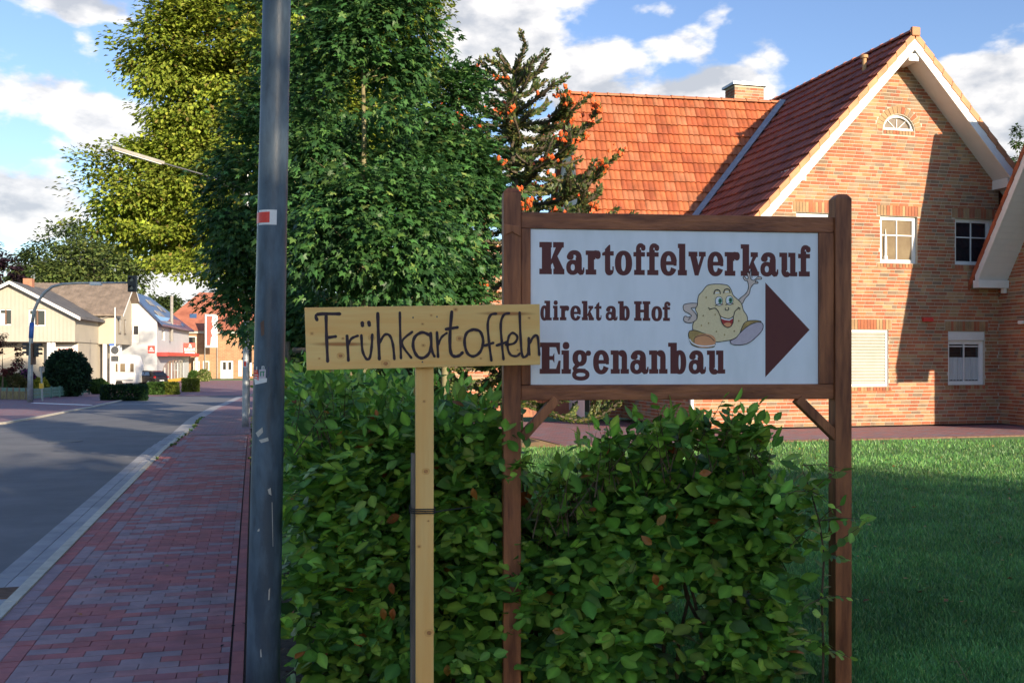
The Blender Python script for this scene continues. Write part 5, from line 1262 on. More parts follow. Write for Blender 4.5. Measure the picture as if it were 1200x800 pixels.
# ---- trees
def tree(name, label, base, height, trunk_r, crowns, n_cl, per, leaf, tm, pal, pw, material='leaf', bark='bark', cl_r=.6, group=None, limb=True, flat=.6, lean=(0, 0), cat='tree', trunk_top=.85, hollow=.55, cover=None):
    """crowns: list of (centre, (rx, ry, rz)) ellipsoids; leaf clusters ride on real limbs"""
    t = thing(name, label, cat, tuple(base), group); b = Vector(base)
    cen, rad = [], []
    w = np.array([c[1][0]*c[1][1]*c[1][2] for c in crowns])**.67; w /= w.sum()
    for i in range(n_cl):
        c, r = crowns[RNG.choice(len(crowns), p=w)]; d = unit(RNG.normal(size=(1, 3)))[0]; q = RNG.uniform(hollow, 1)**.6
        wob = 1+.22*mnoise.noise(Vector(d)*2.3+Vector(c)); cen.append(np.array(c)+d*np.array(r)*q*wob); rad.append(d)
    cen = np.array(cen); rad = np.array(rad)
    m = MB(); tt = b+Vector((lean[0], lean[1], height*trunk_top)); tr = [b-Vector((0, 0, .1))]+[b+(tt-b)*f+Vector((RNG.normal(0, trunk_r*.5), RNG.normal(0, trunk_r*.5), 0))*f for f in (.1, .25, .4, .55, .7, .85, 1)]
    m.tube(tr, [trunk_r*1.35, trunk_r*1.1, trunk_r, trunk_r*.85, trunk_r*.7, trunk_r*.5, trunk_r*.32, trunk_r*.12], 12)
    trunk = m.build('trunk', bark, t, smooth=True)
    if limb:
        m = MB(); sel = RNG.permutation(n_cl)[:min(n_cl, 70)]
        for i in sel:
            c = Vector(cen[i]); zf = max(b.z+height*.15, min(c.z-(c-b).xy.length*.45, tt.z)); f = (zf-b.z)/max(1e-3, tt.z-b.z); s = b+(tt-b)*f
            mid = (s+c)/2+Vector((0, 0, -.06*(c-s).length)); r = trunk_r*.34*max(.25, 1-f)
            m.tube([s, mid, c], [r, r*.6, r*.15], 6)
        m.build('limbs', bark, t)['kind'] = 'stuff'
    N = n_cl*per; ci = np.repeat(np.arange(n_cl), per); rd = rad[ci]
    clr = (cl_r*RNG.uniform(.55, 1.25, n_cl))[ci]
    off = RNG.normal(size=(N, 3)); off = unit(off)*(RNG.random((N, 1))**.45); off[:, 2] *= flat
    pos = cen[ci]+off*clr[:, None]
    ax = unit(off*np.array([1, 1, .3])+rd*.5+np.array([0, 0, -.45])+RNG.normal(0, .3, (N, 3))); nr = unit(np.array([0, 0, .75])+rd*.45+off*.4+RNG.normal(0, .3, (N, 3)))
    tn = tints(N, pal, pw)*(1+RNG.uniform(-.35, .28, (n_cl, 1)))[ci]
    sz = leaf*RNG.uniform(.7, 1.2, N)
    V, F, T = leaf_arrays(tm, pos, ax, nr, sz, tn)
    o = link('crown', np_mesh('crown', V, F, material, T, org=ORG[t.name]), t); o['kind'] = 'stuff'
    return t
MP = [(.048, .13, .040), (.068, .17, .046), (.036, .10, .034), (.12, .23, .058), (.2, .28, .08)]; MW = [.36, .28, .2, .12, .02]
def at(px, D): x, y = XY(px, D); return (x, y, hgt(y))
def C(px, py, D): return tuple(PT(px, py, D))
def sc_r(r, D): return r/FOC*D
def crown(px, py, D, rx, ry, dy=None): return (C(px, py, D), (sc_r(rx, D), dy or sc_r(rx, D)*.9, sc_r(ry, D)))
tree('maple_tree', 'dark green maple standing behind the plank sign, middle one of three', at(427, 10.3), 6.6, .048, [crown(425, 120, 10.3, 74, 170), crown(440, 270, 10.3, 105, 95), crown(455, 20, 10.3, 70, 110), crown(375, 200, 10.6, 60, 130)], 230, 78, .095, MAPLE, MP, MW, bark='bark_pale', cl_r=.34, flat=.75, group='maple trees behind the hedge')
tree('maple_tree', 'round topped green maple beside the monkey puzzle tree, rightmost of three', at(522, 11.6), 5.2, .045, [crown(532, 160, 11.4, 44, 90), crown(520, 240, 11.4, 75, 120), crown(495, 340, 11.4, 70, 70), crown(556, 112, 11.4, 20, 38)], 165, 76, .095, MAPLE, MP, MW, bark='bark_pale', cl_r=.32, flat=.75, group='maple trees behind the hedge')
tree('maple_tree', 'brighter green maple whose low branches hang behind the big lamp post, leftmost of three', at(345, 14), 6.8, .055, [crown(330, 230, 14, 75, 140), crown(285, 250, 13.6, 45, 85), crown(345, 90, 14, 60, 150), crown(310, 350, 13.8, 55, 50), crown(385, 380, 12.5, 60, 50)], 200, 76, .115, MAPLE, MP, [.25, .32, .1, .26, .07], bark='bark_pale', cl_r=.40, flat=.75, group='maple trees behind the hedge')
LP_ = [(.20, .26, .03), (.25, .31, .04), (.14, .20, .028), (.30, .35, .055), (.20, .16, .045)]
tree('linden_tree', 'huge yellow green linden tree overhanging the street behind the lamp post', at(345, 31), 17.5, .38,
     [crown(360, -60, 31, 150, 130), crown(270, 80, 30, 85, 90), crown(195, 68, 29, 42, 42), crown(165, 222, 29, 48, 52), crown(225, 215, 29.5, 60, 60), crown(330, 180, 31, 130, 130), crown(445, 60, 33, 70, 120), crown(255, 270, 29, 50, 35), crown(108, 192, 28.5, 14, 12), crown(140, 250, 29, 32, 34), crown(195, 280, 29, 48, 34), crown(245, 318, 28, 24, 26), crown(230, 130, 29.5, 50, 50)],
     760, 270, .155, SIMPLE, LP_, [.3, .3, .2, .15, .04], material='leaf_far', cl_r=1.05, flat=.42, hollow=.7)
# stakes and pale trunks behind the hedge
for i, (px, D, w, yt, lb) in enumerate(((388, 9.9, 16, 385, 'pale weathered round tree stake under the left end of the plank sign'), (362, 11.5, 8, 395, 'thin pale stake just right of the big lamp post'), (413, 11, 8, 350, 'thin greenish stake behind the middle of the plank sign'), (336.5, 12, 6, 400, 'narrow tan stake touching the edge of the big lamp post'))):
    x, y = XY(px, D); t = thing('tree_stake', lb, 'stake', (x, y, 0)); m = MB(); ztp = EYE+(HOR-yt)/FOC*D; m.tube([(x, y, -.1), (x, y, ztp*.5), (x+.01, y, ztp-.02), (x+.01, y, ztp)], [w/2/FOC*D, w/2/FOC*D, w/2/FOC*D*.97, w/2/FOC*D*.8], 14); m.build('stake', 'bark_pale' if i in (0, 2) else 'old_wood', t, smooth=False)
m = MB(); m.tube([PT(345, 410, 11.0), PT(395, 412, 10.2)], .03, 8); props(m.build('cross_bar', 'bark'), 'dark wooden cross bar between the stakes left of the plank sign', 'cross bar')

# ---- monkey puzzle tree
apx, AD = 603, 17.0
ab = Vector((*XY(apx, AD), 0)); arau = thing('monkey_puzzle_tree', 'monkey puzzle tree with rope like spiny branches and orange cones against the sky', 'tree', tuple(ab))
TOP = PT(598, 68, AD).z
m = MB(); tp = [ab+Vector((.03*math.sin(k), .03*math.cos(k*1.7), TOP*k/14)) for k in range(15)]; m.tube(tp, [.13*(1-.062*k) for k in range(15)], 12); m.build('trunk', 'bark', arau, smooth=True)
segs = []; tips = []
def ropes(P, Dd, L, r, lev):
    n = max(4, int(L/.12)); p = P.copy(); d = Dd.normalized(); pts = [p.copy()]
    for k in range(n):
        d = (d+Vector((RNG.normal(0, .07), RNG.normal(0, .07), RNG.normal(0, .05)+.075*(k/n)*2))).normalized(); p = p+d*(L/n); pts.append(p.copy())
        if lev < 2 and k > n*.28 and RNG.random() < (.34 if lev == 0 else .12):
            s = d.cross(Vector((0, 0, 1))).normalized()*(1 if RNG.random() < .5 else -1); ropes(p, (d*.7+s*.8+Vector((0, 0, .25))), L*(1-k/n)*.55+.2, r*.85, lev+1)
    segs.append((pts, r)); tips.append((pts[-1], d, lev))
nz_ = 26
for k in range(nz_):
    z = TOP*(.14+.82*k/(nz_-1)); f = 1-z/TOP; R_ = (.50+1.6*min(1, f*1.9)**.8)*(1 if f > .12 else .75)
    nb_ = 5
    for j in range(nb_):
        a = 2*PI*j/nb_+k*1.1+RNG.normal(0, .2); el = .15-.55*min(1, f*1.4)+(.55 if f < .12 else 0)
        ropes(ab+Vector((0, 0, z)), Vector((math.cos(a), math.sin(a), el)), R_*RNG.uniform(.8, 1.15), .050, 0)
ropes(ab+Vector((0, 0, TOP*.93)), Vector((.1, 0, 1)), .5, .05, 1)
m = MB(); sp_p, sp_a, sp_n = [], [], []
for pts, r in segs:
    m.tube(pts, [r*.62]*(len(pts)-1)+[r*.3], 5, cap=False)
    for a, b in zip(pts, pts[1:]):
        d = (b-a); L = d.length; d.normalize(); s = d.orthogonal().normalized(); u = d.cross(s)
        for q in range(int(L*150)):
            th = RNG.uniform(0, 2*PI); o_ = s*math.cos(th)+u*math.sin(th); sp_p.append(tuple(a+d*L*RNG.random()+o_*r*.5)); sp_a.append(tuple(d*.75+o_*.85)); sp_n.append(tuple(o_-d*.3))
m.build('branches', 'bark', arau)['kind'] = 'stuff'
sp_p, sp_a, sp_n = map(np.array, (sp_p, sp_a, sp_n)); NS = len(sp_p)
V, F, T = leaf_arrays(SIMPLE, sp_p, sp_a, sp_n, .074*RNG.uniform(.7, 1.2, NS), tints(NS, [(.08, .13, .04), (.14, .17, .05), (.24, .22, .07), (.05, .085, .035)], [.35, .32, .15, .18]))
link('spines', np_mesh('spines', V, F, 'leaf', T, org=ORG[arau.name]), arau)['kind'] = 'stuff'
# orange cone clusters, each a part
cms = []
for v in range(4):
    mm = MB()
    for q in range(9):
        c = Vector((RNG.normal(0, .045), RNG.normal(0, .045), RNG.normal(0, .024))); r = RNG.uniform(.018, .034)
        mm._add([tuple(c+Vector(d)*r) for d in ((1, 0, 0), (0, 1, 0), (-1, 0, 0), (0, -1, 0), (0, 0, 1.2), (0, 0, -1))], [(0, 1, 4), (1, 2, 4), (2, 3, 4), (3, 0, 4), (1, 0, 5), (2, 1, 5), (3, 2, 5), (0, 3, 5)])
    me = bpy.data.meshes.new('cone_cluster'); me.from_pydata([tuple(p) for p in mm.v], [], mm.f); me.materials.append(MAT['cone_orange']); cms.append(me)
cand = [(p-d*.10) for p, d, l in tips]+[pts[int(len(pts)*.6)] for pts, r in segs if len(pts) > 6]
RNG.shuffle(cand)
for p in cand[:290]:
    if Vector(p).z > TOP-.25 or Vector(p).z < 2.2: continue
    o = bpy.data.objects.new('cone_cluster', cms[RNG.integers(0, 4)]); COL.objects.link(o); o.parent = arau
    o.location = Vector(p)-ab+Vector((0, 0, .035)); o.rotation_euler = (RNG.normal(0, .3), RNG.normal(0, .3), RNG.uniform(0, 6)); s = RNG.uniform(1.1, 1.7); o.scale = (s, s, s)

# ---- lawn grass (uncountable)
def blades(n, f, size, name, seed_z=0):
    pts = f(n); N = len(pts); pts[:, 2] = [lz(v) for v in pts[:, 1]]; h = size(pts)*RNG.uniform(.6, 1.25, N); a = RNG.uniform(0, 2*PI, N); w = h*.13
    ln = np.stack([RNG.normal(0, .38, N)*h, RNG.normal(0, .38, N)*h, h], 1); s = np.stack([np.cos(a)*w, np.sin(a)*w, np.zeros(N)], 1)
    V = np.stack([pts-s, pts+s, pts+ln*.55+s*.6, pts+ln*.55-s*.6, pts+ln], 1).reshape(-1, 3); base = (np.arange(N)*5)[:, None]
    F = [np.array([[0, 1, 2, 3]])+base, np.array([[3, 2, 4]])+base]
    pat = np.array([mnoise.noise(Vector((p[0]*.55, p[1]*.8, 2)))*.5+mnoise.noise(Vector((p[0]*2.3, p[1]*2.9, 7)))*.3 for p in pts[::1]])
    T = tints(N, [(.13, .32, .085), (.17, .37, .09), (.10, .25, .08), (.27, .38, .11)], [.4, .3, .22, .08])*(1+.7*pat)[:, None]
    me = np_mesh(name, V, F, 'blade', np.repeat(T, 5, 0)); return me
def lawn_pts(n):
    # denser near the viewer; only where the lawn can be seen
    D = 3.8/(1-RNG.random(n*2)*(1-3.8/19.0)); px = RNG.uniform(585, 1480, n*2); x = (SA+(px-600)/FOC*CA)*D; y = (CA-(px-600)/FOC*SA)*D
    ok = (y < 16.85) & (x > 1.3); return np.stack([x[ok], y[ok], np.zeros(ok.sum())], 1)[:n]
me = blades(290000, lawn_pts, lambda p: .028+.0016*(p @ np.array([SA, CA, 0])), 'grass')
go = link('grass', me); props(go, 'short mown dewy green lawn grass in front of the brick house', 'grass', kind='stuff')
# weeds, litter and fallen leaves
def scat(n, f, zf=0.012):
    p = f(n); return p
q = np.stack([RNG.uniform(.0, .42, 900), RNG.uniform(4.3, 20, 900), np.zeros(900)], 1); q[:, 2] = [hgt(v)-.02 for v in q[:, 1]]
V, F, T = leaf_arrays(SIMPLE, q, unit(RNG.normal(size=(900, 3))*np.array([1, 1, .15])), unit(np.array([0, 0, 1.])+RNG.normal(0, .3, (900, 3))), RNG.uniform(.02, .055, 900), tints(900, [(.12, .07, .03), (.06, .035, .02), (.2, .11, .04), (.05, .1, .03)], [.4, .3, .1, .2]))
props(link('leaf_litter', np_mesh('leaf_litter', V, F, 'leaf', T)), 'brown leaf litter on the soil strip between pavement and hedge', 'leaf litter', kind='stuff')
for i, (px, py, c) in enumerate(((96, 723, (.45, .16, .03)), (195, 663, (.35, .28, .1)), (238, 792, (.35, .08, .04)), (240, 694, (.3, .25, .16)), (262, 757, (.03, .02, .02)), (258, 724, (.03, .02, .02)), (110, 677, (.03, .02, .02)), (271, 680, (.2, .1, .05)), (283, 732, (.05, .03, .02)), (276, 735, (.04, .03, .02)), (216, 690, (.05, .04, .03)), (1035, 720, (.3, .3, .2)))[:11]):
    p = gp(px, py); me = np_mesh('fallen_leaf', HORN[0]*np.array([1, 1, 1.5]), HORN[1], 'leaf', np.tile(c, (len(HORN[0]), 1))); o = link('fallen_leaf', me); o.location = p+Vector((0, 0, .012)); o.rotation_euler = (RNG.normal(0, .12), RNG.normal(0, .12), RNG.uniform(0, 6)); o.scale = (.045, .045, .045) if i in (0, 1, 2) else (.028, .028, .028)
    props(o, 'orange fallen leaf lying on the left of the brick pavement' if i == 0 else ('yellow fallen leaf on the brick pavement near the lamp post' if i == 1 else ('small reddish fallen leaf beside the foot of the lamp post' if i == 2 else 'small dark dry leaf fragment on the brick pavement')), 'leaf', group='dry leaf fragments on the pavement' if i > 2 else None)
q = []
while len(q) < 160:
    D = RNG.uniform(6, 19); p = XY(RNG.uniform(880, 1300), D)
    if p[1] < 16.7: q.append((p[0], p[1], lz(p[1])+.045))
q = np.array(q); V, F, T = leaf_arrays(SIMPLE, q, unit(RNG.normal(size=(160, 3))*np.array([1, 1, .2])), unit(np.array([0, 0, 1.])+RNG.normal(0, .35, (160, 3))), RNG.uniform(.03, .06, 160), tints(160, [(.30, .16, .05), (.18, .09, .03), (.35, .27, .10)], [.4, .3, .3]))
props(link('lawn_leaves', np_mesh('lawn_leaves', V, F, 'leaf', T)), 'small dry leaves scattered over the green lawn before the brick house', 'fallen leaves', kind='stuff')
# clover and daisy-leaf patches
q = []
for k in range(26):
    D = RNG.uniform(5.5, 15); c = XY(RNG.uniform(860, 1260), D)
    for j in range(46):
        p = (c[0]+RNG.normal(0, .13), c[1]+RNG.normal(0, .2)); q.append((p[0], p[1], lz(p[1])+RNG.uniform(.02, .045)))
q = np.array(q); N_ = len(q); V, F, T = leaf_arrays(SIMPLE, q, unit(RNG.normal(size=(N_, 3))*np.array([1, 1, .2])), unit(np.array([0, 0, 1.])+RNG.normal(0, .3, (N_, 3))), RNG.uniform(.02, .034, N_), tints(N_, [(.10, .26, .06), (.14, .32, .08)], [.5, .5]))
props(link('clover', np_mesh('clover', V, F, 'leaf', T)), 'low clover patches growing in the mown lawn grass', 'clover', kind='stuff')
# weeds in the kerb joint and along the pavement edge
q, a = [], []
for y in list(RNG.uniform(15, 34, 22))+list(RNG.uniform(24, 34, 26)):
    x0 = (roadR(y)+.37 if RNG.random() < .7 else -.03)+RNG.normal(0, .012)
    for j in range(RNG.integers(6, 26)):
        q.append((x0+RNG.normal(0, .015), y+RNG.normal(0, .05), hgt(y)-.01)); a.append((RNG.normal(0, .6), RNG.normal(0, .6), 1))
q, a = np.array(q), unit(np.array(a)); N_ = len(q); V, F, T = leaf_arrays(SIMPLE, q, a, unit(RNG.normal(size=(N_, 3))), RNG.uniform(.025, .07, N_), tints(N_, [(.10, .20, .05), (.18, .24, .06), (.22, .18, .07)], [.5, .3, .2]))
props(link('weeds', np_mesh('weeds', V, F, 'leaf', T)), 'small green weeds sprouting from the kerb joint and pavement edge', 'weeds', kind='stuff')
# stray tall grass stalk on the lawn at the bottom right
m = MB(); P_ = [PT(1139, 806, 4.75), PT(1130, 790, 4.7), PT(1122, 775, 4.7), PT(1113, 765, 4.7)]; m.tube(P_, [.0025, .002, .0018, .001], 5)
for a, b in (((1130, 790), (1137, 780)), ((1122, 775), (1131, 772)), ((1122, 775), (1112, 774)), ((1130, 790), (1120, 790))): m.tube([PT(*a, 4.7), PT(*b, 4.68)], [.0014, .0008], 4)
props(m.build('grass_stalk', 'bark_pale'), 'single pale seeded grass stalk sticking up from the lawn at the bottom right', 'grass stalk')
# ================================================================== far side of the street
def ZP(px, py, D): return EYE+(HOR-py)/FOC*D
def siding_lines(fr, u0, u1, z0, z1, parent, name='siding_board', pitch=.3, mt='siding', v=0.0, proud=.02, limit=300, top=None):
    n = int((u1-u0)/pitch)
    for i in range(n):
        a = u0+(u1-u0)*i/n; b = u0+(u1-u0)*(i+1)/n; m = MB(fr); za, zb = (z1, z1) if top is None else (top(a), top(b))
        m.prism([(a+.012, z0), (b-.012, z0), (b-.012, zb), (a+.012, za)], v-proud, v+.01); m.build(name, mt, parent)
# -- cream gabled house
D1 = 80.0; F1 = Frame(XY(88, D1), vp=400, z=-.97); h1 = thing('cream_house', 'cream two storey gabled house with grey roof at the left edge behind the traffic light', 'house', tuple(F1(-4, 2, 0)))
ze1 = ZP(0, 369, D1)+.97; zr1 = ZP(0, 332, D1)+.97; ov = ZP(0, 400.5, D1)+.97; ua1 = -4.75; ul1 = -9.9
def top1(u): return zr1-(zr1-ze1)*abs(u-ua1)/abs(ua1)
W1a = F1.hit(28-26.5, 382), F1.hit(28-26.5+11.5, 362); 
wins = []
for (a, b, c, d) in ((33.5, 53.5, 362.5, 382), (-1, 14, 362, 381)):
    u0, z1 = F1.hit(a, c); u1, z0 = F1.hit(b, d); wins.append((u0, u1, z0, z1))
m = MB(F1); m.wall([(ul1, ov), (0, ov), (0, ze1), (ua1, zr1), (ul1, top1(ul1))], [rp(w) for w in wins], depth=.2)
m._add([(0, 0, ov), (0, 9, ov), (0, 9, ze1), (0, 0, ze1)], [(0, 1, 2, 3)]); m._add([(ul1, 0, ov), (0, 0, ov), (0, 1.6, ov), (ul1, 1.6, ov)], [(0, 1, 2, 3)])
m.build('upper_wall', 'cream_wall', h1)
ex = [lambda u: any(w[0]-.1 < u < w[1]+.1 for w in wins)]
nn_ = 33
for i in range(nn_):
    a = ul1+(0-ul1)*i/nn_; b = ul1+(0-ul1)*(i+1)/nn_
    for zz0, zz1 in ([(ov, None)] if not any(w[0]-.05 < (a+b)/2 < w[1]+.05 for w in wins) else [(ov, wins[0][2]-.05), (wins[0][3]+.05, None)]):
        m = MB(F1); m.prism([(a+.012, zz0), (b-.012, zz0), (b-.012, (top1(b)-.12) if zz1 is None else zz1), (a+.012, (top1(a)-.12) if zz1 is None else zz1)], -.03, -.004); m.build('siding_board', 'siding', h1)
for w in wins: 
    o = window(F1, w, h1, style='plain', inset=.06, rail=.5, pane='glass_dark')
    m = MB(F1); m.box((w[0]+w[1])/2-.06, (w[0]+w[1])/2+.06, .05, .13, w[2]+.05, w[3]-.05); m.build('mullion', 'rust', o)
    m = MB(F1); m.box(w[0]+.1, w[0]+.45, .085, .095, w[2]+.1, w[2]+.95); m.build('curtain', 'white_board', o)
m = MB(F1); m.wall([(ul1, 0), (-.1, 0), (-.1, ov), (ul1, ov)], [[(-1.95, .2), (-.35, .2), (-.35, 1.95), (-1.95, 1.95)]], y=1.4, depth=.2); m._add([(-.1, 1.4, 0), (-.1, 9, 0), (-.1, 9, ov), (-.1, 1.4, ov)], [(0, 1, 2, 3)]); m.build('lower_wall', 'cream_wall', h1)
m = MB(F1); m.box(-1.95, -.35, 1.5, 1.52, .2, 1.95); m.build('shop_window', 'glass_dark', h1)
fs = F1.hit(65, 404, 1.3), F1.hit(96.5, 413, 1.3)
m = MB(F1); m.box(fs[0][0], -.12, 1.28, 1.36, fs[1][1], fs[0][1]); fb = m.build('shop_sign', 'white_paint', h1)
m = MB(F1); uu = fs[0][0]+.1; 
while uu < -.3:
    w_ = RNG.uniform(.05, .12); hh = RNG.uniform(.16, .26); m.box(uu, uu+w_*.4, 1.268, 1.278, fs[1][1]+.16, fs[1][1]+.16+hh); m.box(uu, uu+w_, 1.2685, 1.278, fs[1][1]+.16+hh*.45, fs[1][1]+.2+hh*.5); uu += w_+.035
m.build('lettering', 'red_paint', fb)
for px in (57.3, 62.6):
    u, _ = F1.hit(px, 430, .3); m = MB(F1); m.cyl((u, .3, 0), .16, ov, 14); m.build('column', 'white_paint', h1)
m = MB(F1); e = .55
m.prism([(ua1, zr1+.12), (e, zr1+.12-(zr1-ze1)*(e-ua1)/abs(ua1)), (e, zr1-.05-(zr1-ze1)*(e-ua1)/abs(ua1)), (ua1, zr1-.05), (ul1-e, top1(ul1-e)-.05), (ul1-e, top1(ul1-e)+.12)], -.62, 10); rf = m.build('roof', 'roof_slate', h1)
m = MB(F1); m.prism([(ua1, zr1+.1), (e, zr1+.1-(zr1-ze1)*(e-ua1)/abs(ua1)), (e, zr1-.16-(zr1-ze1)*(e-ua1)/abs(ua1)), (ua1, zr1-.16), (ul1-e, top1(ul1-e)-.16), (ul1-e, top1(ul1-e)+.1)], -.68, -.625); m.build('verge_board', 'white_paint', rf)
for i in range(34):      # tile courses on the right slope
    f0 = i/34; za = zr1+.125-(zr1-ze1)*(e-ua1)/abs(ua1)*f0; ux = ua1+(e-ua1)*f0
    m = MB(F1); s_ = (zr1-ze1)/abs(ua1); du = (e-ua1)/34*1.02; m.prism([(ux, za), (ux+du, za-s_*du+.03), (ux+du, za-s_*du), (ux, za-.01)], -.6, 10); m.build('tile_course', 'roof_slate', rf)
m = MB(F1); m.box(ua1-.35, ua1+.35, 4, 4.7, zr1-.4, zr1+.65); m.build('chimney', 'caster_brick', h1)
# -- brown roofed house with colonnade
D2_ = 88.0; F2 = Frame(XY(136, D2_), vp=400, z=-.98); h2 = thing('colonnade_house', 'cream house with brown tiled roof and white columns beside the round traffic signs', 'house', tuple(F2(-3, 2, 0)))
ze2 = ZP(0, 367, D2_)+.98; ov2 = ZP(0, 403, D2_)+.98; dp2 = 8.5; zr2 = ze2+2.75
m = MB(F2); m.box(-8, 0, 0, dp2, ov2, ze2); w_h2 = m.build('upper_wall', 'cream_wall', h2)
m = MB(F2); m.prism([(0, ze2-.05), (dp2, ze2-.05), (dp2/2, zr2-.1)], -.1, -.002, axis='x'); m.build('gable_wall', 'cream_wall', h2)
FE2 = Frame(tuple(F2(0, 0, 0))[:2], to=tuple(F2(0, dp2, 0))[:2], z=-.98)   # east side, seen obliquely
for (a, b) in ((.9, 1.9), (3.2, 4.0)):
    m = MB(FE2); m.box(a, b, -.04, .05, ov2+.9, ov2+2.3); o = m.build('window', 'old_wood', h2); m = MB(FE2); m.box(a+.1, b-.1, -.06, -.045, ov2+1.0, ov2+2.2); m.build('pane', 'glass_warm', o)
m = MB(F2); th = .1
m.prism([(-.5, ze2-.25), (dp2/2, zr2), (dp2+.5, ze2-.25), (dp2+.5, ze2-.1), (dp2/2, zr2+.16), (-.5, ze2-.1)], -8.3, .7, axis='x'); rf2 = m.build('roof', 'roof_brown', h2)
m = MB(F2); m.prism([(-.5, ze2-.3), (dp2/2, zr2-.05), (dp2+.5, ze2-.3), (dp2+.5, ze2-.12), (dp2/2, zr2+.12), (-.5, ze2-.12)], .705, .74, axis='x'); m.build('verge_board', 'white_paint', rf2)
for i in range(27):      # ribs of the tiles running down the slope
    x = -8.2+i*.33; m = MB(F2); m.beam((x, -.5, ze2-.08), (x, dp2/2, zr2+.18), .1, .05); m.build('tile_row', 'roof_brown', rf2)
m = MB(F2); m.box(-8, -1.2, 1.6, dp2, 0, ov2); m.build('lower_wall', 'cream_wall', h2)
for (a, b) in ((-3.6, -2.9), (-2.2, -1.7)):
    m = MB(F2); m.box(a, b, 1.52, 1.62, .3, 2.1); o = m.build('window', 'rust', h2); m = MB(F2); m.box(a+.08, b-.08, 1.5, 1.515, .38, 2.02); m.build('pane', 'glass_warm', o)
for px, v_ in ((123, .2), (138.3, 2.2), (131.5, .2), (140.5, 4.2)):
    u, _ = F2.hit(px, 430, v_); u = min(u, -.12) if px > 136 else u; m = MB(F2); m.box(u-.16, u+.16, v_-.15, v_+.15, 0, ov2); m.build('column', 'white_paint', h2, bevel=.02)
m = MB(); a_ = F2(-1.98, -.1, ze2-.3); m.tube([F2(-.4, -.15, ze2-.2), F2(-1.6, -.15, ze2-.7), F2(-1.98, -.15, ze2-1.2), F2(-1.98, -.15, 0)], .06, 8); m.build('drainpipe', 'lamp_grey', h2)
# -- white shop
DA, DB = 95.0, 117.0; FWs = Frame(XY(184, DA), vp=386, z=-1.0); h3 = thing('white_shop', 'white house with dark blue roof, red canopy and arched shop window', 'shop', tuple(FWs(-2, 4, 0)))
ze3 = ZP(0, 373.5, DA)+1.0; zr3 = ZP(0, 341, DA)+1.0; hw3 = -FWs.hit(151, 341)[0]; Ln = (Vector((*XY(222, DB), 0))-Vector((*XY(184, DA), 0))).length
Ln = 22.0
wA = FWs.hit(148, 380)[0], FWs.hit(163, 399)[0], FWs.hit(150, 401)[1], FWs.hit(150, 380.5)[1]
m = MB(FWs); m.wall([(-2*hw3, 0), (0, 0), (0, ze3), (-hw3, zr3-.1), (-2*hw3, ze3)], [rp(wA)], depth=.2)
m.build('wall', 'render_white', h3); m = MB(FWs); m.wall([(-2*hw3, 0), (0, 0), (0, .02), (-2*hw3, .02)], [], y=.0)
FE3 = Frame(tuple(FWs(0, 0, 0))[:2], to=tuple(FWs(0, Ln, 0))[:2], z=-1.0)
# openings along the street side found from their photo positions
def ew(p0, p1, q0, q1): a, b = FE3.hit(p0, q0), FE3.hit(p1, q1); return (a[0], b[0], b[1], a[1])
E1, E2, E3 = ew(189.5, 193.2, 384, 399), ew(198.5, 202.5, 386, 399.5), ew(207, 217, 387.5, 390)
arch = ew(189.5, 215.5, 422, 442)
arcp3 = [(arch[0]+(arch[1]-arch[0])*(.5-.5*math.cos(PI*i/16)), arch[2]+(arch[3]-arch[2])*math.sin(PI*i/16)**.6) for i in range(9)]+[(arch[1], arch[3]), (arch[1], arch[2])]
m = MB(FE3); m.wall([(0, 0), (Ln, 0), (Ln, ze3), (0, ze3)], [rp(E1), rp(E2), arcp3], depth=.3); m.build('street_wall', 'render_white', h3)
for E in (E1, E2): window(FE3, E, h3, style='plain', inset=.1, pane='shutter')
window(FWs, wA, h3, style='plain', inset=.06, pane='glass_dark')
m = MB(FWs); um = (wA[0]+wA[1])/2; m.box(um-.07, um+.07, .05, .13, wA[2], wA[3]); m.box(wA[0]+.1, wA[1]-.1, .06, .1, wA[2]+.05, wA[2]+.75); m.build('curtain', 'white_board', h3)
m = MB(FE3); m.prism(arcp3, .05, .07); sw_ = m.build('shop_window', 'glass_blue', h3)
for i in range(1, 7):
    u = arch[0]+(arch[1]-arch[0])*i/7; hmax = arch[3]-.05 if i > 2 else arch[2]+(arch[3]-arch[2])*(.62 if i == 1 else .9); m = MB(FE3); m.box(u-.08, u+.08, .01, .045, arch[2], hmax); m.build('mullion', 'white_paint' if i % 2 else 'shutter', sw_)
m = MB(FE3); m.box(arch[0], arch[1], -.04, -.005, .1, arch[2]); m.build('sill_panel', 'yellow_paint', h3)
ce = FE3.hit(237, 420)
can0, can1 = FE3.hit(184.5, 414.5), FE3.hit(233, 419)
m = MB(FE3); m.box(-.1, Ln+1.2, -1.0, -.01, can0[1]-.2, can0[1]+.15); m.build('canopy', 'red_paint', h3)
for u in (Ln-.3, Ln+.9):
    m = MB(FE3); m.cyl((u, -.8, 0), .14, can0[1]-.2, 12); m.build('column', 'kerb_cream', h3)
m = MB(FWs)
y3 = Ln
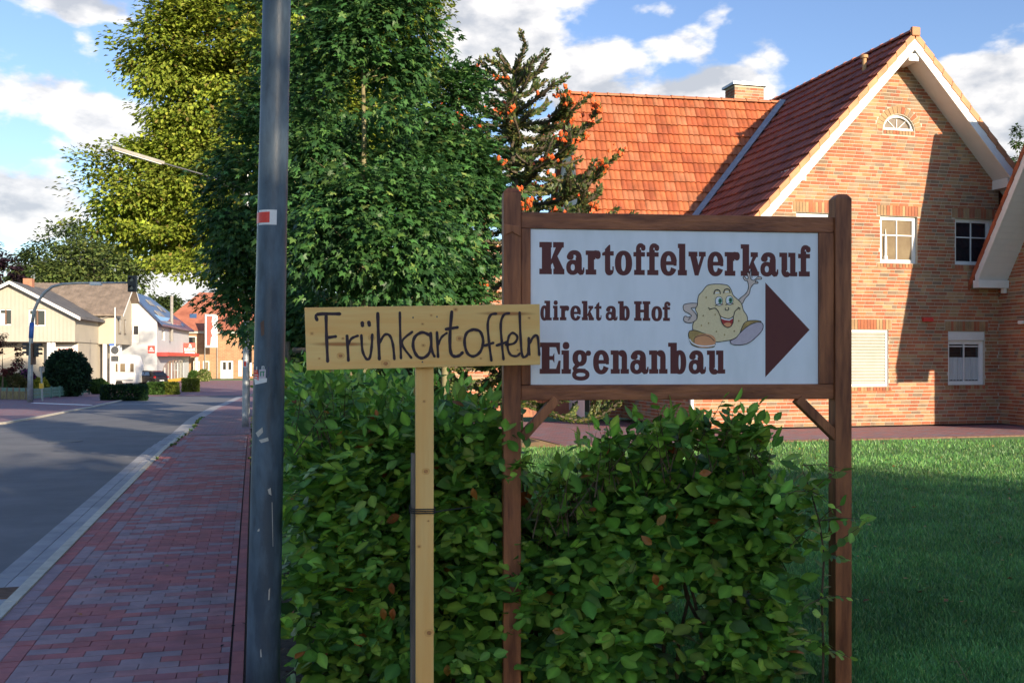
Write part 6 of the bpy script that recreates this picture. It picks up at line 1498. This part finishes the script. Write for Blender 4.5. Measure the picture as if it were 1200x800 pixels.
m._add([(-hw3, -.3, zr3+.05), (.55, -.3, ze3-.5), (.55, y3+.3, ze3-.5), (-hw3, 11.5, zr3+.05), (-2*hw3-.5, -.3, ze3-.5), (-2*hw3-.5, y3+.3, ze3-.5)]+[(-hw3, -.3, zr3-.12), (.55, -.3, ze3-.68), (.55, y3+.3, ze3-.68), (-hw3, 11.5, zr3-.12), (-2*hw3-.5, -.3, ze3-.68), (-2*hw3-.5, y3+.3, ze3-.68)],
       [(0, 1, 2, 3), (0, 3, 5, 4), (3, 2, 5), (6, 9, 8, 7), (6, 10, 11, 9), (9, 11, 8), (0, 6, 7, 1), (1, 7, 8, 2), (2, 8, 11, 5), (4, 5, 11, 10), (0, 4, 10, 6)])
rf3 = m.build('roof', 'roof_blue', h3)
sl3 = (zr3+.05-ze3+.5)/(hw3+.55)
for (u, v, w, h) in ((-.75, 3.0, .5, 3.4), (-1.9, 5.0, .5, 2.6), (-1.5, 9.0, .5, 3.0)):
    m = MB(FWs); z_ = lambda u_: ze3-.5+(.55-u_)*sl3+.04; m.slab([(u, v, z_(u)), (u+w, v, z_(u+w)), (u+w, v+h, z_(u+w)), (u, v+h, z_(u))], (0, 0, 1), .08); m.build('roof_window', 'lamp_grey', rf3)
for i in range(16):       # panels on the slope
    m = MB(FWs); v = .2+i*1.3; z_ = lambda u_: ze3-.5+(.55-u_)*sl3+.02
    if v > 17: break
    m.slab([(-.3, v, z_(-.3)), (.3, v, z_(.3)), (.3, v+1.2, z_(.3)), (-.3, v+1.2, z_(-.3))], (0, 0, 1), .05); m.build('solar_panel', 'glass_blue', rf3)
fl = FE3.hit(198.2, 400); m = MB(FE3); m.tube([(fl[0], -.25, fl[1]), (fl[0], -.25, FE3.hit(198.2, 347)[1])], .16, 12); m.build('flue_pipe', 'lamp_grey', h3)
def flat_sign(fr, p0, p1, q0, q1, v, name, mt, parent, th=.06):
    a, b = fr.hit(p0, q0, v), fr.hit(p1, q1, v); m = MB(fr); m.box(a[0], b[0], v, v+th, b[1], a[1]); return m.build(name, mt, parent), (a[0], b[0], b[1], a[1])
sg, r_ = flat_sign(FWs, 173.3, 181.5, 405, 413.5, -.07, 'wall_sign', 'red_sign', h3)
w_, h_ = r_[1]-r_[0], r_[3]-r_[2]
m = MB(FWs); m.prism([(r_[0]+w_*.2, r_[2]+h_*.45), (r_[0]+w_*.8, r_[2]+h_*.45), (r_[0]+w_*.55, r_[2]+h_*.8), (r_[0]+w_*.42, r_[2]+h_*.8)], -.08, -.072); m.box(r_[0]+w_*.1, r_[0]+w_*.9, -.081, -.072, r_[2]+h_*.2, r_[2]+h_*.36); m.build('emblem', 'print_sole', sg)
FD = Frame(XY(215.3, 112), vp=300, z=0)
shp = thing('shop_sign', 'red square shop sign with white lettering on the end of the canopy', 'sign', (*XY(222, 112), 0))
sg, r_ = flat_sign(FD, 215.3, 229.3, 401.7, 415.2, 0, 'sign_panel', 'red_sign', shp, th=.2)
w_, h_ = r_[1]-r_[0], r_[3]-r_[2]
m = MB(FD)
m.prism([(r_[0]+w_*.42, r_[2]+h_*.62), (r_[0]+w_*.66, r_[2]+h_*.62), (r_[0]+w_*.6, r_[2]+h_*.86), (r_[0]+w_*.5, r_[2]+h_*.93), (r_[0]+w_*.44, r_[2]+h_*.8)], -.012, -.002)
for i in range(7): m.box(r_[0]+w_*(.06+i*.128), r_[0]+w_*(.14+i*.128), -.012, -.002, r_[2]+h_*.3, r_[2]+h_*(.52 if i % 2 else .56)); m.box(r_[0]+w_*(.06+i*.128), r_[0]+w_*(.17+i*.128), -.012, -.002, r_[2]+h_*.3, r_[2]+h_*.37)
m.box(r_[0]+w_*.08, r_[0]+w_*.92, -.012, -.002, r_[2]+h_*.1, r_[2]+h_*.2)
m.build('lettering', 'print_white', sg)
m = MB(FD); m.box((r_[0]+r_[1])/2-.08, (r_[0]+r_[1])/2+.08, .02, .16, ZP(0, 419.5, 112), r_[2]); m.build('bracket', 'lamp_grey', shp)
# -- orange brick hall
D4 = 119.0; F4 = Frame(XY(217, D4), vp=297, z=-.85); h4 = thing('orange_brick_hall', 'orange brick hall with red hipped roof closing the far end of the street', 'building', tuple(F4(6, 3, 0)))
ze4 = F4.hit(240, 387.5)[1]
doors = []; 
def hw_(p0, p1, q0, q1): a, b = F4.hit(p0, q0), F4.hit(p1, q1); return (a[0], b[0], b[1], a[1])
D_ = hw_(258.5, 273.5, 422.5, 443); D_ = (D_[0], D_[1], .02, D_[3]); WL = [hw_(226.5, 233.8, 423, 434), hw_(237.8, 245.2, 423, 434), hw_(219.5, 230, 394, 413)]
m = MB(F4); m.wall([(-3, 0), (22, 0), (22, ze4), (-3, ze4)], [rp(w) for w in [D_]+WL], depth=.25); m.build('wall', 'orange_brick', h4)
for w in WL: window(F4, w, h4, style='plain', inset=.0, pane='glass_dark' if w is WL[2] else 'glass_warm')
m = MB(F4); m.box(D_[0], D_[1], .1, .18, 0, D_[3]); dr = m.build('door', 'white_paint', h4)
for a in (.18, .60): m = MB(F4); m.box(D_[0]+(D_[1]-D_[0])*a, D_[0]+(D_[1]-D_[0])*(a+.24), .085, .095, D_[3]*.5, D_[3]-.15); m.build('pane', 'glass_dark', dr)
m = MB(F4); m.box((D_[0]+D_[1])/2-.03, (D_[0]+D_[1])/2+.03, .09, .1, 0, D_[3]); m.build('mullion', 'lamp_grey', dr)
m = MB(F4); m.box(-3.3, 22.3, -.3, -.02, ze4-.32, ze4); m.build('eave_board', 'shutter', h4)
pk = F4.hit(227, 342); 
m = MB(F4); m._add([(-3.6, -.5, ze4-.02), (22.5, -.5, ze4-.02), (22.5, 12, ze4-.02), (-3.6, 12, ze4-.02), (pk[0]+.4, 5.5, pk[1]+.3), (17.5, 5.5, pk[1]+.3)], [(0, 1, 5, 4), (1, 2, 5), (2, 3, 4, 5), (3, 0, 4), (0, 3, 2, 1)]); rf4 = m.build('roof', 'roof_red', h4)
q = F4.hit(226.3, 371.5, 1.5); m = MB(F4); m.slab([(q[0]-.4, 1.15, q[1]-.7), (q[0]+.4, 1.15, q[1]-.7), (q[0]+.4, 1.9, q[1]+.35), (q[0]-.4, 1.9, q[1]+.35)], (0, -1, .8), .12); m.build('roof_window', 'glass_blue', rf4)
for px in (240, 254.5): u, _ = F4.hit(px, 400); m = MB(F4); m.cyl((u, -.12, 0), .07, ze4-.3, 8); m.build('drainpipe', 'lamp_grey', h4)
for px in (281.5, 287, 293): u, _ = F4.hit(px, 400); m = MB(F4); m.box(u-.22, u+.22, -.04, .05, .3, 2.2); m.build('window', 'white_paint', h4)
bn = thing('street_banner', 'tall red and white banner hanging in front of the orange brick hall', 'banner', (*XY(248, 117), -.85))
FB = Frame(XY(240.8, 117), vp=297, z=-.85)
a, b = FB.hit(240.8, 368.5), FB.hit(255, 407)
m = MB(FB); m.box(a[0], b[0], 0, .03, b[1], a[1]); bs = m.build('banner_cloth', 'white_paint', bn)
m = MB(FB); w_, h_ = b[0]-a[0], a[1]-b[1]
m.prism([(a[0]+w_*.1, b[1]+h_*.06), (a[0]+w_*.42, b[1]+h_*.06), (a[0]+w_*.46, b[1]+h_*.3), (a[0]+w_*.58, b[1]+h_*.34), (a[0]+w_*.45, b[1]+h_*.5), (a[0]+w_*.62, b[1]+h_*.62), (a[0]+w_*.52, b[1]+h_*.78), (a[0]+w_*.58, b[1]+h_*.96), (a[0]+w_*.1, b[1]+h_*.96)], -.012, -.002); m.build('banner_print', 'red_sign', bs)
m = MB(FB); 
for k in range(3): m.beam((a[0]+w_*(.58+.06*k), -.01, b[1]+h_*(.52-.01*k)), (a[0]+w_*(.82+.05*k), -.01, b[1]+h_*(.40+.02*k)), .05, .01)
m.build('banner_lettering', 'print_black', bs)
m = MB(FB); m.box(a[0]-.08, b[0]+.05, -.02, .05, a[1], a[1]+.08); m.cyl((a[0]-.06, .02, 0), .05, a[1]+.1, 8); m.build('banner_pole', 'lamp_grey', bn)

# ---- dark parked car
car = thing('parked_car', 'dark brown hatchback parked in front of the white shop, seen from its rear right', 'car', tuple(PT(172, 452, 91)))
FCa = Frame(XY(189.5, 91), to=XY(150, 93), z=-.985)     # u: from the rear bumper forwards
FCa.V = -FCa.V
prof_c = [(0, .35), (.0, .75), (.12, .95), (.45, 1.35), (.75, 1.43), (1.9, 1.46), (2.5, 1.36), (3.1, .98), (3.9, .82), (4.15, .6), (4.2, .32)]
ws = .85
m = MB(FCa)
def carsec(u, z): 
    k = 0 if z < .95 else (z-.95)/.5*.22
    return k
n = len(prof_c)
Lf = [(u, -ws+carsec(u, z)+(.12 if u < .05 or u > 4.1 else 0), z) for u, z in prof_c]; Rt = [(u, ws-carsec(u, z)-(.12 if u < .05 or u > 4.1 else 0), z) for u, z in prof_c]
belt = [(u, s*ws, z) for s in (-1, 1) for u, z in ((.05, .93), (3.1, .93))]
m._add(Lf+Rt, [tuple(range(n)), tuple(range(2*n-1, n-1, -1))]+[(i, i+n, (i+1) % n+n, (i+1) % n) for i in range(n)])
m.build('body', 'car_paint', car, bevel=.03)
for s in (-1, 1):
    m = MB(FCa); y_ = s*(ws-.06)
    for P in ([(.62, 1.0), (1.35, 1.0), (1.35, 1.34), (.85, 1.33)], [(1.42, 1.0), (2.2, 1.0), (2.2, 1.34), (1.42, 1.35)], [(2.27, 1.0), (2.95, 1.0), (2.45, 1.3), (2.27, 1.33)]):
        m._add([(u, s*(ws-carsec(u, z)+.012), z) for u, z in P], [(0, 1, 2, 3)])
    m.build('side_window', 'glass_blue', car, fix=False)
m = MB(FCa); m._add([(.13, -.62, .98), (.13, .62, .98), (.42, .52, 1.33), (.42, -.52, 1.33)], [(0, 1, 2, 3)]); o = m.build('rear_window', 'glass_dark', car); o.location += FCa.U*-.03
for s in (-1, 1):
    m = MB(FCa); m.box(-.02, .16, s*.82-.12*(s > 0), s*.82+.12*(s < 0), .78, .95); m.build('tail_light', 'tail_red', car)
for s in (-1, 1):
    for u in (.75, 3.3):
        m = MB(FCa); m.tube([(u, s*.66, .32), (u, s*.87, .32)], .33, 20); w_ = m.build('wheel', 'rubber', car)
        m = MB(FCa); m.tube([(u, s*.865, .32), (u, s*.885, .32)], [.22, .2], 12); m.build('rim', 'steel', w_)
m = MB(FCa); m.box(-.035, .0, -.26, .26, .5, .61); m.build('number_plate', 'white_board', car)
m = MB(FCa); m.box(-.06, .15, -.78, .78, .3, .5); m.build('bumper', 'black_plastic', car, bevel=.03)
# ---- white caravan
cv = thing('white_caravan', 'white caravan trailer parked between the colonnade house and the dark car', 'caravan', tuple(PT(150, 453, 89.5)))
FV = Frame(XY(127, 89.5), to=XY(158.5, 89.5), z=-.98)
wv = (Vector((*XY(158.5, 89.5), 0))-Vector((*XY(127, 89.5), 0))).length
m = MB(FV); m.prism([(0, .35), (wv, .35), (wv, 1.9), (wv-.25, 2.75), (wv-.6, 2.9), (.3, 2.9), (0, 2.6)], 0, 2.1); m.build('body', 'white_paint', cv, bevel=.06)
for a, b in ((.35, .9), (1.15, 1.62), (2.12, 2.45)):
    m = MB(FV); m.box(wv*a/2.6, wv*b/2.6, -.02, .02, 1.35, 2.1); m.build('window', 'glass_warm', cv, bevel=.01)
m = MB(FV); m.box(.2, wv-.2, -.025, -.002, .55, .66); m.build('stripe', 'zinc', cv)
m = MB(FV); m.tube([(wv*.4, -.02, .32), (wv*.4, .18, .32)], .32, 16); m.build('wheel', 'rubber', cv)

# ---- traffic lights
b0 = gp(35.2, 471); DT = depth_of(b0); FT = Frame((b0.x, b0.y), vp=600, z=b0.z); s_ = DT/FOC
tl = thing('traffic_light', 'traffic light mast with curved arm reaching over the street at the far left', 'traffic light', tuple(b0))
m = MB(FT); H = lambda px, py: (lambda q: (q[0], 0, q[1]))(FT.hit(px, py))
m.tube([H(35.2, 471.5), H(35.6, 440), H(36.4, 395), H(37.5, 378)], [.15, .135, .11, .10], 14); m.tube([H(37.5, 380), H(40, 364), H(45, 352.5), H(52, 343), H(61, 336), H(73, 332.8), H(90, 331.8), H(150, 331.2)], [.09, .085, .08, .078, .075, .07, .065, .05], 12)
m.build('mast', 'steel', tl, smooth=True)
m = MB(FT); a, b = H(34.9, 396), H(38.3, 377); m.tube([H(36.3, 396), H(37.4, 378)], .125, 14); m.build('sticker_wrap', 'blue_paint', tl, smooth=True)
m = MB(FT); a, b = H(106, 334.5), H(119, 330.5); m.box(a[0], b[0], -.15, .15, a[2], b[2]); m.build('street_lamp', 'white_paint', tl, bevel=.03)
def signal(px0, px1, py0, py1, n, face, parent, dy=0):
    """signal head: n lenses; face -1 left, 0 viewer, 1 right"""
    a, b = H(px0, py1), H(px1, py0); m = MB(FT); m.box(a[0], b[0], dy-.13, dy+.13, a[2], b[2]); o = m.build('signal_head', 'black_plastic', parent, bevel=.02)
    hh = (b[2]-a[2])/n; uc = (a[0]+b[0])/2
    for k in range(n):
        zc = a[2]+hh*(k+.5)
        if face == 0:
            m = MB(FT); m.tube([(uc, dy-.13, zc), (uc, dy-.15, zc)], .1, 14); m.build('lens', 'glass_dark', o)
            m = MB(FT); pts = [(uc+.12*math.cos(t), .12*math.sin(t)+zc) for t in [PI*j/8 for j in range(9)]]
            m._add([(p[0], dy-.13, p[1]) for p in pts]+[(p[0], dy-.32, p[1]) for p in pts], [(j, j+1, j+10, j+9) for j in range(8)]); m.build('visor', 'black_plastic', o, fix=False)
        else:
            x_ = b[0] if face > 0 else a[0]; m = MB(FT); pts = [(.12*math.cos(t)+dy, .12*math.sin(t)+zc) for t in [PI*j/8 for j in range(9)]]
            m._add([(x_, p[0], p[1]) for p in pts]+[(x_+face*.22, p[0], p[1]) for p in pts], [(j, j+1, j+10, j+9) for j in range(8)]); m.build('visor', 'black_plastic', o, fix=False)
    return o
signal(150.5, 160.2, 323, 342, 2, 0, tl)
signal(40.8, 44.2, 402.5, 418, 3, 1, tl); signal(31.8, 34.3, 402, 416.5, 3, -1, tl)
m = MB(FT); a, b = H(38, 427), H(40.2, 402); m.box(a[0], b[0], -.2, .2, a[2], b[2]); m.build('back_plate', 'rust', tl)
# push button post
b1 = gp(49.5, 469.5); FT2 = Frame((b1.x, b1.y), vp=600, z=b1.z); pbp = thing('push_button_post', 'slim grey post with yellow request box in front of the green fence', 'post', tuple(b1))
q = lambda px, py: (lambda r: (r[0], 0, r[1]))(FT2.hit(px, py))
m = MB(FT2); m.tube([q(49.8, 470), q(48.8, 447), q(48, 430)], .05, 10); m.build('post', 'steel', pbp)
m = MB(FT2); a, b = q(46.8, 455), q(50.6, 448.8); m.box(a[0], b[0], -.12, .08, a[2], b[2]); m.build('request_box', 'yellow_paint', pbp, bevel=.02)
m = MB(FT2); a, b = q(46, 435), q(52, 429.4); m.box(a[0], b[0], -.02, .02, a[2], b[2]); m.build('sign_back', 'lamp_grey', pbp)
# round sign seen from behind
b3 = Vector((*XY(134.5, 78), 0)); b3.z = hgt(b3.y); FT3 = Frame((b3.x, b3.y), vp=600, z=b3.z); rs = thing('round_sign', 'round and square traffic signs seen from behind on one white post', 'traffic sign', tuple(b3))
q = lambda px, py: (lambda r: (r[0], 0, r[1]))(FT3.hit(px, py))
m = MB(FT3); m.tube([(0, 0, 0), q(134.8, 360)], .045, 10); m.build('post', 'white_paint', rs)
c = q(134.7, 410.3); m = MB(FT3); m.tube([(c[0], -.02, c[2]), (c[0], -.05, c[2])], .31, 26); m.build('round_plate', 'iron', rs)
a, b = q(130.3, 423.4), q(139, 416.8); m = MB(FT3); m.box(a[0], b[0], -.05, -.02, a[2], b[2]); m.build('square_plate', 'iron', rs)
a, b = q(128, 404.9), q(134.5, 402.6); m = MB(FT3); m.box(a[0], b[0], -.03, .0, a[2], b[2]); m.build('name_plate', 'blue_paint', rs)
# second signal behind the lamp posts
b4 = Vector((*XY(291, 33), 0)); b4.z = hgt(b4.y); s2 = thing('traffic_light', 'dark traffic light half hidden between the two lamp posts', 'traffic light', tuple(b4)); FT = Frame((b4.x, b4.y), vp=600, z=b4.z)
m = MB(FT); m.tube([(0, 0, 0), H(291, 385)], .05, 10); m.build('mast', 'steel', s2)
signal(287.5, 295.5, 403, 425, 3, 0, s2, dy=-.15)

# ---- green panel fence
fn = thing('green_fence', 'low weathered green panel fence in front of the round dark bush', 'fence', tuple(gp(60, 466)))
pA, pM, pB = Vector((*XY(-6, 60), 0)), Vector((*XY(38, 58), 0)), Vector((*XY(112, 74), 0))
nf = 9
for (p, q_, n, pale) in ((pA, pM, 6, True), (pM, pB, 8, False)):
    for i in range(n+1):
        c = p+(q_-p)*i/n; z = hgt(c.y); m = MB(); m.box(c.x-.05, c.x+.05, c.y-.05, c.y+.05, z-.1, z+.72); m.build('post', 'old_wood' if pale else 'green_paint', fn)
    for i in range(n):
        a = p+(q_-p)*(i+.06)/n; b = p+(q_-p)*(i+.94)/n; za, zb = hgt(a.y), hgt(b.y)
        if not pale:
            for k in range(3): m = MB(); z0 = .08+k*.2; m.slab([(a.x, a.y, za+z0), (b.x, b.y, zb+z0), (b.x, b.y, zb+z0+.185), (a.x, a.y, za+z0+.185)], (0, 1, 0), .03); m.build('board', 'green_paint', fn)
        else:
            m = MB(); m.slab([(a.x, a.y, za+.5), (b.x, b.y, zb+.5), (b.x, b.y, zb+.7), (a.x, a.y, za+.7)], (0, 1, 0), .03); m.build('board', 'green_paint', fn)
            for k in range(4): c = a+(b-a)*(k+.5)/4; m = MB(); m.box(c.x-.05, c.x+.05, c.y-.02, c.y+.01, za+.02, za+.5); m.build('picket', 'bark_pale', fn)
# ---- shrubs
def bush(name, label, px, D, w, py_top, py_bot, pal, n=2600, leaf=.10, group=None, cat='bush', boxy=False, depth=None, tm=SIMPLE):
    x, y = XY(px, D); z0 = hgt(y); zt = ZP(px, py_top, D); r = w/2/FOC*D; n = int(n*2.0); leaf = leaf*1.5; t = thing(name, label, cat, (x, y, z0), group)
    h = zt-z0; dpt = depth or r
    m = MB(); m.tube([(x, y, z0-.05), (x+.02, y, z0+h*.4), (x, y, z0+h*.7)], [.06, .04, .015], 6); m.build('stem', 'bark', t)
    if boxy:
        f = RNG.uniform(-1, 1, (n, 3)); ax = RNG.integers(0, 3, n); sg_ = np.sign(RNG.normal(size=n)); nn = np.zeros((n, 3)); nn[np.arange(n), ax] = sg_; f[np.arange(n), ax] = sg_*RNG.uniform(.7, 1.02, n); c = f*.5
        pos = np.stack([c[:, 0]*2*r, c[:, 1]*2*dpt, (c[:, 2]+.5)*h], 1)
        ya = math.atan2(0, 1)
    else:
        nn = unit(RNG.normal(size=(n, 3))); q = RNG.uniform(.6, 1.03, n)[:, None]*(1+.1*np.array([mnoise.noise(Vector(v)*2.6) for v in nn]))[:, None]
        pos = nn*q*np.array([r, dpt, h*.52])+np.array([0, 0, h*.5]); pos[:, 2] = np.maximum(pos[:, 2], .02)
    pos = pos+np.array([x, y, z0]); V, F, T = leaf_arrays(tm, pos, unit(nn+RNG.normal(0, .7, (n, 3))), unit(nn+np.array([0, 0, .4])+RNG.normal(0, .4, (n, 3))), leaf*RNG.uniform(.7, 1.3, n), tints(n, pal, [.5, .3, .2]))
    o = link('foliage', np_mesh('foliage', V, F, 'leaf_far', T, org=ORG[t.name]), t); o['kind'] = 'stuff'; return t
DG = [(.015, .045, .022), (.022, .06, .028), (.010, .03, .018)]; MG = [(.05, .11, .022), (.07, .14, .03), (.035, .08, .018)]; YG = [(.16, .20, .03), (.21, .25, .04), (.10, .14, .025)]
bush('round_yew', 'big round dark green yew bush behind the green fence', 78.5, 66, 50, 412, 458, DG, 6000, .13)
bush('low_hedge', 'longest dark clipped box hedge beside the street, left of the other clipped hedges', 146, 58, 48, 452, 469, DG[:2]+MG[:1], 3600, .09, boxy=True, depth=.45, cat='hedge', group='clipped hedge blocks along the street')
bush('box_ball', 'rounded green bush at the end of the green fence', 115.5, 72, 21, 444.5, 462, MG, 1600, .1)
bush('low_hedge', 'middle clipped hedge block in front of the dark car', 183, 70, 17, 449, 462, MG, 1400, .1, boxy=True, depth=.5, cat='hedge', group='clipped hedge blocks along the street')
bush('low_hedge', 'yellow green clipped hedge block touching the middle one in front of the dark car', 200, 70.5, 16, 449, 461, YG, 1300, .1, boxy=True, depth=.5, cat='hedge', group='clipped hedge blocks along the street')
bush('low_hedge', 'small yellow green clipped hedge block in front of the shop column', 223.5, 77, 17, 444, 457.5, YG, 1400, .1, boxy=True, depth=.6, cat='hedge', group='clipped hedge blocks along the street')
bush('garden_bush', 'round green bush beside the shop column', 227, 108, 11, 435, 447, MG, 900, .14)
bush('garden_bush', 'pale flowering bush in front of the orange brick hall', 239, 108, 14, 434, 447, [(.14, .2, .05), (.3, .3, .14), (.08, .13, .03)], 1000, .15)
bush('garden_bush', 'yellow bush behind the push button post', 47, 64, 19, 444, 458, [(.26, .26, .03), (.32, .3, .04), (.16, .18, .02)], 1200, .1)
bush('garden_bush', 'brownish green bush behind the pale picket fence', 16, 64, 28, 438, 459, [(.10, .09, .03), (.07, .08, .025), (.13, .11, .04)], 1700, .1)
bush('hydrangea_bush', 'purple flowering bush behind the traffic light mast', 31, 67, 22, 434, 458, [(.10, .025, .10), (.02, .05, .02), (.2, .06, .16)], 1400, .11)
bush('garden_bush', 'green bush at the very left edge behind the pickets', -2, 62, 16, 440, 459, MG, 900, .1)
tree('copper_shrub', 'dark red leaved shrub at the left edge in front of the cream house', at(3, 60), 3.2, .06, [crown(4, 415, 60, 18, 24), crown(20, 428, 60, 10, 9)], 34, 40, .16, SIMPLE, [(.07, .015, .018), (.11, .03, .025), (.04, .05, .02)], [.5, .3, .2], material='leaf_far', cl_r=.28, cat='shrub')
tree('plum_tree', 'dark purple plum tree above the roofs at the left edge', at(2, 108), 10, .2, [crown(5, 318, 108, 18, 26), crown(-14, 310, 108, 16, 30)], 60, 50, .42, SIMPLE, [(.022, .012, .022), (.035, .018, .03), (.05, .05, .02)], [.5, .4, .1], material='leaf_far', cl_r=.8)
FGc = [(.055, .085, .03), (.075, .115, .035), (.04, .065, .028), (.10, .14, .04)]
tree('beech_tree', 'broad light green tree rising behind the cream house roofs', at(110, 128), 17, .5, [crown(115, 318, 128, 52, 34), crown(75, 332, 126, 35, 26), crown(150, 325, 126, 22, 24)], 150, 70, .55, SIMPLE, [(.09, .13, .035), (.12, .165, .045), (.065, .10, .03), (.15, .19, .05)], [.3, .3, .25, .15], material='leaf_far', cl_r=2.0, flat=.6, hollow=.75)
tree('ash_tree', 'taller grey green tree behind the broad light green one', at(75, 150), 21, .5, [crown(80, 300, 150, 42, 36), crown(40, 318, 150, 22, 24), crown(118, 318, 150, 34, 30)], 130, 60, .6, SIMPLE, FGc, [.35, .25, .3, .1], material='leaf_far', cl_r=1.9, flat=.8, hollow=.7)
for i, (px, py, rx) in enumerate(((186, 356, 9), (203, 354, 10), (20, 322, 12))):
    tree('distant_tree', ['small hazy tree in the gap left of the flue pipe', 'small hazy tree in the gap right of the flue pipe', 'pale feathery tree above the cream house chimney'][i], at(px, 170), 11, .2, [crown(px, py+4, 170, rx, 12)], 22, 45, .7, SIMPLE, FGc, [.4, .3, .2, .1], material='leaf_far', cl_r=1.2, limb=False)
tree('garden_tree', 'slim treetop showing above the right end of the gable roof', at(1193, 34), 9.6, .07, [crown(1193, 170, 34, 8, 26), crown(1196, 200, 34, 14, 20)], 22, 40, .12, SIMPLE, MG+[(.1, .12, .03)], [.3, .3, .3, .1], material='leaf_far', cl_r=.22, flat=1.0)
# background trees closing the gap behind maples and monkey puzzle
tree('background_tree', 'olive green tree far behind the maples, left of the monkey puzzle', at(470, 52), 13.5, .3, [crown(460, 250, 52, 90, 130), crown(500, 60, 50, 34, 60), crown(400, 330, 52, 70, 60)], 190, 55, .28, SIMPLE, [(.10, .12, .03), (.14, .16, .04), (.06, .09, .025), (.18, .18, .06)], [.3, .3, .25, .15], material='leaf_far', cl_r=1.1)
tree('background_tree', 'low dark tree filling the view beneath the maple crowns', at(430, 30), 5, .15, [crown(430, 400, 30, 110, 48), crown(350, 390, 30, 50, 50)], 110, 45, .2, SIMPLE, MP, MW, material='leaf_far', cl_r=.7)

# ================================================================== unseen trees and house added behind the viewer to throw the long morning shade
shade = [(5.5, -19, 9.6, 5.0), (15.8, -19, 9.8, 4.6), (10.8, -21, 11.0, 4.6)]
proto = None
for i, (x, y, h, r) in enumerate(shade):
    lb = ['shade tree behind the viewer, leftmost of the three', 'shade tree behind the viewer, rightmost of the three beside the brick house', 'tallest shade tree behind the viewer, set back between two others'][i]
    if proto is None:
        proto = tree('shade_tree', lb, (x, y, 0), h, .3, [((x, y, h*.56), (r, r, h*.42))], 260, 60, .5, SIMPLE, LP_, [.3, .3, .2, .15, .04], material='leaf_far', cl_r=1.25, flat=.7, group='shade trees behind the viewer', hollow=.2); pro_h = h
    else:
        o = proto.copy(); COL.objects.link(o); o.location = (x, y, 0); o['label'] = lb; s = h/pro_h; o.scale = (s, s, s); o.rotation_euler.z = i*1.3
        for c in proto.children: d = c.copy(); COL.objects.link(d); d.parent = o
for i, (x0, x1, y0, hh) in enumerate(((16.3, 28.5, -12.5, 6.5),)):  # added unseen house block that shades the lawn
    t = thing('row_house', 'red roofed brick house standing behind the viewer beside the shade trees', 'house', ((x0+x1)/2, y0, 0))
    F_ = Frame((x1, y0), to=(x0, y0)); L_ = x1-x0
    m = MB(F_); m.wall([(0, 0), (L_, 0), (L_, hh-3.2), (0, hh-3.2)], [[(a, 1), (a+1.2, 1), (a+1.2, 2.4), (a, 2.4)] for a in (1.5, 5, 8.5)]+[[(a, 3.6), (a+1.2, 3.6), (a+1.2, 4.8), (a, 4.8)] for a in (1.5, 5, 8.5)], depth=.2)
    m.box(0, L_, .25, 8, 0, hh-3.2); m.build('wall', 'caster_brick', t)
    for a in (1.5, 5, 8.5):
        for z in (1, 3.6): m = MB(F_); m.box(a, a+1.2, .1, .16, z, z+(1.4 if z == 1 else 1.2)); m.build('window', 'glass_dark', t)
    m = MB(F_); m.prism([(-.5, hh-3.3), (4, hh), (8.5, hh-3.3), (8.5, hh-3.45), (4, hh-.2), (-.5, hh-3.45)], -.3, L_+.3, axis='x'); m.build('roof', 'roof_red', t)
